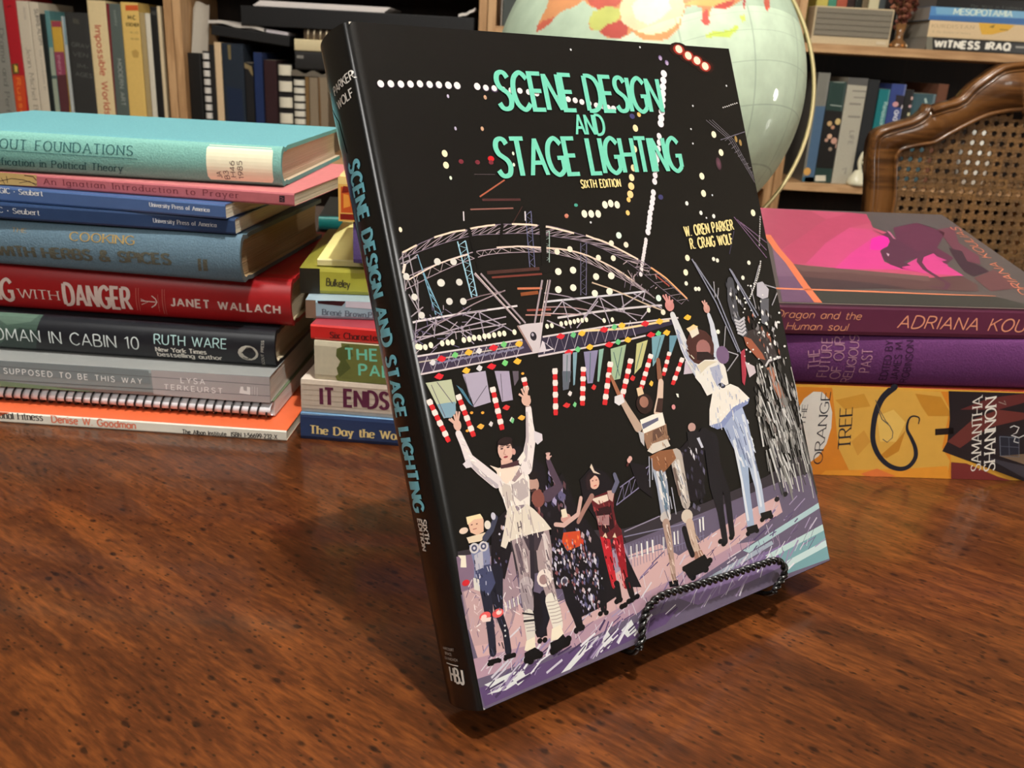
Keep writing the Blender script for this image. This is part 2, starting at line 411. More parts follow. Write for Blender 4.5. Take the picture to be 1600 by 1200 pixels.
def print_on(mb, frame, prims, mat=0, h0=6e-5, band=None, rect=None, step=LAYER):
    def face(P, h, col):
        if rect: P = clip_rect(P, rect)
        if len(P) > 2: mb.add([frame(u, v, h) for u, v in P], [range(len(P))], col, mat)
    for pr in prims:
        lay, kind, col = pr[0], pr[1], tuple(pr[2]); h = h0 + lay * step
        if kind == 'p':
            if rect:
                pr = list(pr); pr[3] = clip_rect(pr[3], rect)
                if len(pr[3]) < 3: continue
            if band:
                lo, hi = min(p[1] for p in pr[3]), max(p[1] for p in pr[3]); v = math.floor(lo/band)*band
                while v < hi:
                    q = clip_v(clip_v(pr[3], v, True), v + band, False); v += band
                    if len(q) > 2: mb.poly([frame(a, b, h) for a, b in q], col, mat)
                continue
            mb.poly([frame(u, v, h) for u, v in pr[3]], col, mat)
        elif kind == 'l':
            pts, w = pr[4], pr[3]
            if band and not isinstance(w, (list, tuple)):
                P = []
                for a, b in zip(pts, pts[1:]):
                    m = max(1, int(abs(b[1]-a[1]) / band)); P += [(a[0]+(b[0]-a[0])*k/m, a[1]+(b[1]-a[1])*k/m) for k in range(m)]
                pts = P + [pts[-1]]
            for q in stroke2(pts, w): face(q, h, col)
            if isinstance(w, (list, tuple)):       # rounded ends for limbs
                for (cx, cy), r in ((pts[0], w[0]/2), (pts[-1], w[-1]/2)):
                    mb.add([frame(cx + r*math.cos(a*.6283), cy + r*math.sin(a*.6283), h - 1e-7) for a in range(10)], [range(10)], col, mat)
        elif kind == 'e':
            (cx, cy), (rx, ry) = pr[3], pr[4]; n = 14
            if rect and not (0 < cx < rect[0] and 0 < cy < rect[1]): continue
            if rect: rx, ry = min(rx, cx, rect[0]-cx), min(ry, cy, rect[1]-cy)
            ring = [frame(cx + rx*math.cos(2*math.pi*a/n), cy + ry*math.sin(2*math.pi*a/n), h) for a in range(n)]
            if len(pr) > 5:
                e = tuple(pr[5]); mb.add([frame(cx, cy, h)] + ring, [(0, i+1, (i+1) % n + 1) for i in range(n)], [col] + [e]*n, mat)
            else: mb.add(ring, [range(n)], col, mat)
        elif kind == 't':                           # (lay,'t',col,string,(u,v),angle,cap,width,options)
            s, (u0, v0), ang, cap, width, op = pr[3:]
            ca, sa = math.cos(ang), math.sin(ang)
            for i, q in enumerate(lettering(s, cap, width, **op)):      # each pen stroke lies on the one before
                face([(u0 + u*ca - v*sa, v0 + u*sa + v*ca) for u, v in q], h + (i % 60)*4e-7, col)

# ------------------------------------------------------------------ books. local axes: x along the spine, y from spine into the book, z through the thickness
def book_profile(T, D, hard, bulge, groove=1.0):
    """outer outline (y, z) from the lower fore-edge round the spine to the upper fore-edge, and its inner partner"""
    b = .0026 if hard else .0005
    out = [(D, 0.0)]; inn = [(D, b)]
    if hard:
        for y, z in ((.011, 0), (.009, .0004), (.0065, .0009), (.004, .0004)): out.append((bulge + y, z*groove)); inn.append((bulge + y, z*groove + b))
    n = 16 if hard else 8
    for i in range(n + 1):
        t = i / n; z = T * t
        y = bulge * (1 - (2*t - 1) ** 2) ** .8 if bulge else 0
        rr = .0012 if hard else .0006
        e = min(t, 1 - t) * T
        y0 = (rr - math.sqrt(max(0, rr*rr - (rr - e)**2))) if e < rr else 0
        out.append((bulge - y + y0, z))
        inn.append((bulge - y + y0 + b, b + (T - 2*b) * t))
    if hard:
        for y, z in ((.004, .0004), (.0065, .0009), (.009, .0004), (.011, 0)): out.append((bulge + y, T - z*groove)); inn.append((bulge + y, T - z*groove - b))
    out.append((D, T)); inn.append((D, T - b))
    return out, inn
def make_book(parent, L, D, T, hard, bulge, spine_col, cover_col, page_col, mat, prims=(), top_prims=(), top_frame=None, back_col=None, ends=None, groove=1.0):
    out, inn = book_profile(T, D, hard, bulge, groove)
    mb = MB(); n = len(out)
    k0 = (1 + (4 if hard else 0)); k1 = n - k0
    def colr(i):
        return spine_col if k0 <= i < k1 - 1 else ((back_col or cover_col) if i < k0 else cover_col)
    for prof, flip in ((out, False), (inn, True)):
        base = len(mb.v); mb.v += [(x, y, z) for x in (0, L) for y, z in prof]
        for i in range(n - 1):
            f = [base + q for q in ((i, n+i, n+i+1, i+1) if not flip else (i+1, n+i+1, n+i, i))]
            mb.f.append(f); mb.m.append(0); mb.c.append(colr(i) if not flip else page_col); mb.sm.append(not flip and hard and 1 <= i < n-2)
    for x in (0, L):
        for i in range(n - 1):
            q = [(x, *out[i]), (x, *out[i+1]), (x, *inn[i+1]), (x, *inn[i])]
            mb.add(q if x == 0 else q[::-1], [(0, 1, 2, 3)], ends or colr(i))
    for i in (0, n-1):
        mb.add([(0, *out[i]), (L, *out[i]), (L, *inn[i]), (0, *inn[i])], [(0, 1, 2, 3)], colr(i if i == 0 else n-2))
    arc_ = out[k0:k1]
    def spine_frame(u, v, h):              # follows the facets of the spine outline
        if not bulge: return (u, -h, v)
        for (ya, za), (yb, zb) in zip(arc_, arc_[1:]):
            if v <= zb: break
        k = min(1, max(0, (v - za) / max(1e-9, zb - za)))
        return (u, ya + (yb - ya)*k - h, v)
    print_on(mb, spine_frame, prims, h0=1.4e-4 if bulge else 8e-5, band=.002 if bulge else None, rect=(L, T), step=4e-5 if bulge else 1.2e-5)
    if top_prims: print_on(mb, top_frame or (lambda u, v, h: (u, v, T + h)), top_prims)
    cov = mb.build('cover', mat, parent)
    # page block
    e = .003 if hard else .0003; b = .0027 if hard else .00055; fe = .003 if hard else .0004
    pg = MB(); prof = []
    m = 8
    for i in range(m + 1):
        t = i / m; z = b + (T - 2*b) * t
        s_ = 1 - (2*t - 1) ** 2
        prof.append((bulge * (1 - s_ ** .8) + .0032 if hard else .0008, z))
    back = [(D - fe - (.6*bulge * (1 - (2*i/m - 1) ** 2) if hard else 0), b + (T - 2*b) * i / m) for i in range(m, -1, -1)]
    loop = prof + back; N = len(loop)
    pts = [(x, y, z) for x in (e, L - e) for y, z in loop]
    pg.add(pts, [(i, (i+1) % N, N + (i+1) % N, N + i) for i in range(N)] +
           [(i, i+1, N-2-i, N-1-i) for i in range(m)] + [(N + i+1, N + i, 2*N-1-i, 2*N-2-i) for i in range(m)], page_col)
    pg.build('pages', 'pages', parent)
    return spine_frame

# ------------------------------------------------------------------ measured sizes, positions and printed matter
BOOKS = [
{'name':'paperback_book','label':'thin white and orange paperback lying flat on the table, lowest of the tall left stack','group':'books in the tall left stack','cat':'book','L':0.228,'D':0.155,'T':0.0067,'hard':False,'bulge':0,'cols':((226,222,208),(222,104,62),(216,208,190)),'mat':'gloss','prims':[(2,'t',(60,56,54),'Congregational Fitness',(0.05281,0.00251),0.00908,0.00483,0.02644,{'sub':'onal Fitness','serif':True,'wv':0.12,'wh':0.05}),(2,'t',(222,128,100),'Denise W. Goodman',(0.0849,0.00228),-0.01388,0.00442,0.05115,{'wv':0.16,'wh':0.14}),(2,'t',(60,56,54),'The Alban Institute  ISBN 1-56699-232-X',(0.16472,0.00048),0.01009,0.00278,0.0575,{'wv':0.15,'wh':0.13}),(1,'p',(214,100,60),[(0.05929,0.00655),(0.05303,0.00403),(0.02941,0.00445),(0.02987,0.00739),(0.05969,0.00949)])],'top':[],'o':(-0.3613,0.50677,0.0002),'yaw':-0.02884,'extra':{}},
{'name':'paperback_book','label':'grey glossy paperback with small white capitals, directly on the spiral notebook','group':'books in the tall left stack','cat':'book','L':0.228,'D':0.15,'T':0.01658,'hard':False,'bulge':0,'cols':((132,140,140),(150,152,150),(196,190,178)),'mat':'gloss','prims':[(0,'p',(168,164,164),[(0.15583,0.0191),(0.22924,0.01686),(0.22857,-0.00058),(0.15628,0.00096)]),(0,'p',(112,132,104),[(0.02647,0.00546),(0.12071,0.00032),(0.08488,-0.00159),(0.02565,0.00042)]),(0,'p',(120,130,132),[(0.02863,0.01876),(0.15441,0.01615),(0.15526,0.00755),(0.02695,0.00839)]),(1,'l',(92,96,98),0.00037,[(0.02776,0.01338),(0.22903,0.0115)]),(1,'l',(92,96,98),0.00037,[(0.02627,0.0042),(0.22877,0.00444)]),(2,'t',(222,226,224), "IT'S NOT SUPPOSED TO BE THIS WAY",(0.06509,0.00869),-0.01772,0.00342,0.08465,{'sub':'SUPPOSED TO BE THIS WAY','gap':0.42,'wv':0.13,'wh':0.12}),(2,'t',(226,226,224),'LYSA',(0.17384,0.00958),-0.00967,0.00331,0.01447,{'gap':0.42,'wv':0.13,'wh':0.12}),(2,'t',(226,226,224),'TERKEURST',(0.16328,0.00475),-0.0121,0.00317,0.03554,{'gap':0.42,'wv':0.13,'wh':0.12}),(2,'p',(228,228,226),[(0.20922,0.00524),(0.21021,0.00945),(0.21178,0.00956),(0.21205,0.00709),(0.21399,0.0068),(0.21413,0.00971),(0.21607,0.00942),(0.21584,0.00443)]),(2,'l',(205,205,205),0.00032,[(0.21726,0.00991),(0.21702,0.00451)]),(2,'l',(205,205,205),0.00032,[(0.21883,0.01001),(0.21859,0.00461)]),(2,'l',(205,205,205),0.00032,[(0.22038,0.0097),(0.22014,0.00429)])],'top':[],'o':(-0.37439,0.51869,0.01864),'yaw':-0.01745,'extra':{}},
{'name':'hardcover_book','label':'black jacketed hardcover with thin white capitals and an oval emblem, under the red one','group':'books in the tall left stack','cat':'book','L':0.236,'D':0.16,'T':0.02353,'hard':True,'bulge':0.004,'cols':((26,28,34),(24,26,30),(190,176,150)),'mat':'gloss','prims':[(0,'p',(66,88,78),[(0.02953,0.02654),(0.09051,0.0249),(0.0866,0.01315),(0.08098,0.00111),(0.02562,0.00274)]),(1,'p',(46,62,58),[(0.07643,0.01576),(0.08915,0.01415),(0.08328,1e-05),(0.05807,0.00079)]),(1,'p',(88,112,98),[(0.05732,0.0235),(0.08884,0.02438),(0.08338,0.01952),(0.06849,0.01687)]),(3,'t',(206,214,212),'THE WOMAN IN CABIN 10',(0.06753,0.00708),-0.00348,0.00774,0.08337,{'sub':'MAN IN CABIN 10','wv':0.085,'wh':0.08}),(3,'t',(172,206,204),'RUTH WARE',(0.16117,0.01123),-0.00467,0.00601,0.04497,{'wv':0.1,'wh':0.095}),(3,'t',(222,218,208),'New York Times',(0.16153,0.00628),0.00349,0.00292,0.03153,{'wv':0.2,'wh':0.14,'serif':True}),(3,'t',(222,218,208),'bestselling author',(0.16205,0.00281),0.00371,0.00294,0.04043,{'wv':0.2,'wh':0.14,'serif':True}),(3,'t',(190,186,176),'SCOUT PRESS',(0.22884,0.00097),1.52986,0.0016,0.01661,{'wv':0.13,'wh':0.12}),(2,'e',(188,184,172),(0.21944,0.00905),(0.0064,0.005)),(3,'l',(40,40,42),0.00053,[(0.22254,0.01216),(0.21898,0.01274),(0.21688,0.01053),(0.2196,0.00906),(0.22151,0.00712),(0.21861,0.00484),(0.21586,0.0059)]),(3,'l',(40,40,42),0.00045,[(0.2152,0.00875),(0.21812,0.01144),(0.22164,0.01003),(0.22031,0.00704),(0.21754,0.00767)])],'top':[],'o':(-0.3825,0.53765,0.03561),'yaw':-0.0365,'extra':{}},
{'name':'hardcover_book','label':'red jacketed hardcover with bold white lettering in the middle of the tall left stack','group':'books in the tall left stack','cat':'book','L':0.24,'D':0.16,'T':0.02994,'hard':True,'bulge':0.005,'cols':((164,26,30),(160,26,30),(196,180,150)),'mat':'gloss','prims':[(3,'t',(226,206,198),'FLIRTING',(0.01799,0.00636),-0.00782,0.01361,0.04732,{'sub':'FLIRTING','wv':0.13,'wh':0.12}),(3,'t',(226,206,198),'WITH',(0.06929,0.0083),0.0004,0.00597,0.02496,{'serif':True,'wv':0.12,'wh':0.05}),(3,'t',(226,206,198),'DANGER',(0.0982,0.0057),-0.0131,0.01356,0.04123,{'wv':0.14,'wh':0.12,'gap':0.24}),(3,'l',(196,110,100),0.0004,[(0.14395,0.01949),(0.14324,0.0048)]),(3,'l',(196,110,100),0.00028,[(0.14556,0.0196),(0.14482,0.0045)]),(3,'l',(226,206,198),0.00061,[(0.14645,0.01155),(0.15568,0.01135)]),(3,'l',(226,206,198),0.00065,[(0.1536,0.01527),(0.15584,0.01339),(0.15648,0.0114),(0.1551,0.00927),(0.15254,0.00747)]),(3,'l',(226,206,198),0.00041,[(0.14656,0.01278),(0.15083,0.01103),(0.14664,0.00912)]),(3,'l',(196,110,100),0.00028,[(0.15749,0.01634),(0.15716,0.00491)]),(3,'l',(196,110,100),0.0004,[(0.16036,0.01976),(0.15987,0.00345)]),(3,'l',(196,110,100),0.00028,[(0.16177,0.01985),(0.16125,0.00313)]),(3,'t',(226,206,198),'JANET WALLACH',(0.16539,0.00975),-0.01152,0.00499,0.06773,{'wv':0.2,'wh':0.17,'gap':0.34})],'top':[],'o':(-0.37799,0.54647,0.05954),'yaw':-0.03675,'extra':{}},
{'name':'hardcover_book','label':'faded blue-grey cloth hardcover with worn gold lettering above the red book','group':'books in the tall left stack','cat':'book','L':0.22,'D':0.155,'T':0.02863,'hard':True,'bulge':0.005,'cols':((96,122,138),(98,126,140),(150,126,92)),'mat':'cloth','prims':[(3,'t',(168,142,88),'COOKING',(0.11579,0.01884),0.00579,0.0048,0.03969,{'serif':True,'wv':0.17,'wh':0.07}),(3,'t',(92,92,80),'WITH HERBS & SPICES',(0.06846,0.00609),0.02523,0.00626,0.10862,{'wv':0.28,'wh':0.14,'serif':True,'gap':0.18}),(3,'t',(168,142,88),'THE',(0.0792,0.02136),-0.01081,0.00232,0.00925,{'serif':True,'wv':0.12,'wh':0.05}),(3,'p',(92,92,80),[(0.19427,0.01376),(0.19624,0.0139),(0.19572,0.00621),(0.19375,0.00606)]),(3,'p',(92,92,80),[(0.19739,0.01361),(0.20013,0.01381),(0.19966,0.00651),(0.19691,0.0063)])],'top':[],'o':(-0.38171,0.54152,0.08988),'yaw':-0.0925,'extra':{'ends':(88,96,96)}},
{'name':'paperback_book','label':'thin navy paperback, lower of the matching pair, resting on the blue-grey cloth hardcover','group':'books in the tall left stack','cat':'book','L':0.215,'D':0.15,'T':0.00891,'hard':False,'bulge':0,'cols':((40,62,98),(44,66,102),(206,196,174)),'mat':'gloss','prims':[(3,'t',(226,226,222),'LOGIC * Seubert',(0.0774,0.0036),-0.00714,0.00304,0.0196,{'sub':'* Seubert','serif':True,'wv':0.12,'wh':0.05}),(3,'t',(210,212,214),'University Press of America',(0.16618,0.00384),-0.00612,0.00241,0.03758,{'serif':True,'wv':0.12,'wh':0.05})],'top':[],'o':(-0.38006,0.53863,0.11891),'yaw':-0.06632,'extra':{}},
{'name':'paperback_book','label':'thin blue paperback, upper of the matching pair, under the pink book','group':'books in the tall left stack','cat':'book','L':0.215,'D':0.15,'T':0.00838,'hard':False,'bulge':0,'cols':((72,98,144),(64,92,138),(212,202,180)),'mat':'gloss','prims':[(3,'t',(230,230,226),'LOGIC * Seubert',(0.07425,0.00487),0.00255,0.00302,0.0275,{'sub':'GIC * Seubert','serif':True,'wv':0.17,'wh':0.07}),(3,'t',(224,226,228),'University Press of America',(0.16868,0.00384),-0.01235,0.00237,0.03644,{'serif':True,'wv':0.17,'wh':0.07})],'top':[],'o':(-0.38267,0.54893,0.12822),'yaw':-0.1309,'extra':{}},
{'name':'paperback_book','label':'pink paperback with a drawing at the left end of its spine, under the turquoise hardcover','group':'books in the tall left stack','cat':'book','L':0.23,'D':0.15,'T':0.00727,'hard':False,'bulge':0,'cols':((178,98,104),(190,112,112),(206,192,166)),'mat':'matte','prims':[(1,'p',(190,160,100),[(0.01651,0.00711),(0.07244,0.00745),(0.07194,0.0007),(0.01521,-0.00051)]),(2,'l',(70,48,40),0.00044,[(0.04854,0.00211),(0.05618,0.00413),(0.06345,0.00387),(0.0721,0.00183)]),(2,'l',(70,48,40),0.0004,[(0.04965,0.00406),(0.05156,0.00044)]),(2,'l',(70,48,40),0.0004,[(0.05311,0.00542),(0.05332,0.00131)]),(2,'l',(90,50,46),0.00063,[(0.06464,0.00656),(0.07025,0.00619),(0.07199,0.00407)]),(2,'l',(70,48,40),0.00036,[(0.06073,0.00181),(0.06744,0.00339),(0.07159,0.00105)]),(3,'t',(110,44,52),'An Ignatian Introduction to Prayer',(0.07661,0.00229),0.00108,0.00338,0.1201,{'serif':True,'wv':0.12,'wh':0.06,'gap':0.34}),(3,'p',(40,26,34),[(0.22122,0.00558),(0.22447,0.00563),(0.22434,0.00197),(0.22109,0.00192)]),(4,'l',(150,90,100),0.00037,[(0.22176,0.00471),(0.22365,0.00411),(0.2217,0.00288),(0.2236,0.00265)])],'top':[],'o':(-0.3595,0.54998,0.137),'yaw':-0.10821,'extra':{}},
{'name':'hardcover_book','label':'worn turquoise cloth hardcover with a cream library label, topmost of the tall left stack','group':'books in the tall left stack','cat':'book','L':0.232,'D':0.165,'T':0.02316,'hard':True,'bulge':0.005,'cols':((116,168,158),(98,154,160),(190,172,148)),'mat':'cloth','prims':[(3,'t',(48,92,94),'WITHOUT FOUNDATIONS',(0.06608,0.01377),0.00089,0.00533,0.07844,{'sub':'OUT FOUNDATIONS','serif':True,'wv':0.11,'wh':0.05,'gap':0.28}),(3,'l',(48,92,94),0.00034,[(0.03174,0.01281),(0.0659,0.01247),(0.14738,0.01198)]),(3,'t',(48,92,94),'Justification in Political Theory',(0.0647,0.00392),-0.00139,0.00429,0.07206,{'sub':'fication in Political Theory','serif':True,'wv':0.12,'wh':0.06,'slant':0.28,'gap':0.24})],'top':[],'o':(-0.37436,0.54504,0.14466),'yaw':-0.01215,'extra':{'ends':(96,150,144),'label':[(0.18837,0.02316),(0.18763,0.00218),(0.22659,0.00248),(0.22755,0.02312)],'ltext':[(2,'t',(120,108,96),'JA',(0.19646,0.00378),1.61671,0.00286,0.0037,{'wv':0.13,'wh':0.12}),(2,'t',(120,108,96),'B3',(0.20099,0.00329),1.6748,0.00285,0.00482,{'wv':0.13,'wh':0.12}),(2,'t',(120,108,96),'.H46',(0.2048,0.0035),1.59209,0.00285,0.01033,{'wv':0.13,'wh':0.12}),(2,'t',(120,108,96),'1985',(0.20937,0.00376),1.59502,0.00285,0.01032,{'wv':0.13,'wh':0.12})]}},
{'name':'paperback_book','label':'navy paperback with gold serif title, lowest of the short middle stack','group':'books in the short stack behind the propped book','cat':'book','L':0.198,'D':0.135,'T':0.01654,'hard':False,'bulge':0,'cols':((32,52,92),(120,160,196),(206,196,172)),'mat':'gloss','prims':[(3,'t',(232,208,140),'The Day the World',(0.00603,0.0039),0.00633,0.00525,0.05525,{'sub':'The Day the Wor','serif':True,'wv':0.19,'wh':0.08}),(2,'l',(150,180,206),0.00057,[(0.00045,0.01615),(0.06655,0.01778)])],'top':[],'o':(-0.12619,0.50559,0.0002),'yaw':-0.06215,'extra':{}},
{'name':'paperback_book','label':'cream woodgrain paperback with a bold maroon title, second from the table in the middle stack','group':'books in the short stack behind the propped book','cat':'book','L':0.198,'D':0.135,'T':0.0205,'hard':False,'bulge':0,'cols':((206,190,172),(214,200,184),(216,204,182)),'mat':'matte','prims':[(3,'t',(94,34,62),'IT ENDS WITH US',(0.01227,0.00556),0.0052,0.01025,0.04042,{'sub':'IT ENDS','wv':0.17,'wh':0.14,'gap':0.24}),(1,'l',(190,172,152),0.00032,[(0.00087,0.01753),(0.01947,0.01779),(0.06566,0.01783)]),(1,'l',(190,172,152),0.00032,[(0.00078,0.01427),(0.01942,0.01453),(0.06571,0.01459)]),(1,'l',(190,172,152),0.00032,[(0.00069,0.01099),(0.01937,0.01126),(0.06575,0.01133)]),(1,'l',(190,172,152),0.00032,[(0.0006,0.0077),(0.01932,0.00798),(0.0658,0.00807)]),(1,'l',(190,172,152),0.00032,[(0.00052,0.0044),(0.01927,0.00469),(0.06584,0.00479)])],'top':[],'o':(-0.12586,0.50774,0.01714),'yaw':-0.05841,'extra':{}},
{'name':'paperback_book','label':'cream paperback with an olive green smudge and mint capitals, third up in the middle stack','group':'books in the short stack behind the propped book','cat':'book','L':0.188,'D':0.13,'T':0.02376,'hard':False,'bulge':0,'cols':((204,196,170),(206,198,172),(216,204,182)),'mat':'matte','prims':[(1,'p',(112,116,58),[(0.01627,0.02353),(0.07967,0.02407),(0.08031,0.00114),(0.01403,-0.00101),(0.01252,0.0025),(0.01645,0.00606),(0.01456,0.00991),(0.01654,0.01406),(0.0135,0.01738),(0.01662,0.02041)]),(2,'p',(84,92,44),[(0.01353,0.01976),(0.02086,0.02312),(0.02349,0.01623),(0.01885,0.01346),(0.02189,0.00853),(0.01484,0.00189),(0.01337,0.0078),(0.01613,0.01164),(0.01309,0.01536)]),(3,'t',(120,208,180),'THE',(0.01885,0.01366),0.04212,0.00673,0.019,{'wv':0.17,'wh':0.15,'gap':0.34}),(3,'t',(120,208,180),'PALACE',(0.02727,0.00437),0.02988,0.00682,0.01774,{'sub':'PAL','wv':0.17,'wh':0.15,'gap':0.3})],'top':[],'o':(-0.11759,0.50911,0.03804),'yaw':-0.08045,'extra':{}},
{'name':'paperback_book','label':'thin red paperback with a dark serif title, in the middle stack','group':'books in the short stack behind the propped book','cat':'book','L':0.19,'D':0.13,'T':0.00901,'hard':False,'bulge':0,'cols':((206,38,34),(150,50,60),(210,196,172)),'mat':'gloss','prims':[(3,'t',(70,20,20),'Six Characters',(0.01173,0.00153),0.02038,0.00373,0.02944,{'sub':'Six Character','serif':True,'wv':0.15,'wh':0.08})],'top':[],'o':(-0.11983,0.51062,0.06221),'yaw':-0.07631,'extra':{}},
{'name':'paperback_book','label':'pale blue paperback with a white panel and small dark name, under the yellow one','group':'books in the short stack behind the propped book','cat':'book','L':0.185,'D':0.13,'T':0.01102,'hard':False,'bulge':0,'cols':((150,182,194),(150,170,180),(206,192,168)),'mat':'gloss','prims':[(1,'p',(128,104,86),[(-9e-05,0.01122),(0.0059,0.01104),(0.00604,-0.00039),(0.0,-0.0002)]),(1,'p',(64,30,34),[(0.00702,0.01069),(0.02358,0.01129),(0.02281,0.00969),(0.01452,0.00939),(0.00925,0.0092)]),(1,'p',(62,28,32),[(0.00702,0.01069),(0.02358,0.0105),(0.02128,0.00806),(0.00736,0.00914)]),(1,'p',(206,208,218),[(0.02358,0.01129),(0.06148,0.01108),(0.06155,0.00593),(0.02354,0.00735)]),(3,'t',(84,104,116),'Bren~ Brown,PhD',(0.00987,0.00233),-0.03461,0.00336,0.0315,{'sub':'Bren~ Brown,Ph','serif':True,'wv':0.15,'wh':0.08})],'top':[],'o':(-0.12512,0.52207,0.07161),'yaw':0.07854,'extra':{}},
{'name':'paperback_book','label':'chartreuse yellow paperback with a black spine end, near the top of the middle stack','group':'books in the short stack behind the propped book','cat':'book','L':0.19,'D':0.13,'T':0.01543,'hard':False,'bulge':0,'cols':((170,164,58),(140,136,52),(200,184,150)),'mat':'gloss','prims':[(1,'p',(34,32,24),[(5e-05,0.01603),(0.01204,0.01572),(0.01191,-0.00055),(-0.0004,-0.00061)]),(3,'t',(60,54,30),'Bulkeley',(0.01587,0.00519),-0.07644,0.00456,0.01388,{'wv':0.13,'wh':0.11,'gap':0.16})],'top':[],'o':(-0.13162,0.53619,0.08303),'yaw':0.0733,'extra':{}},
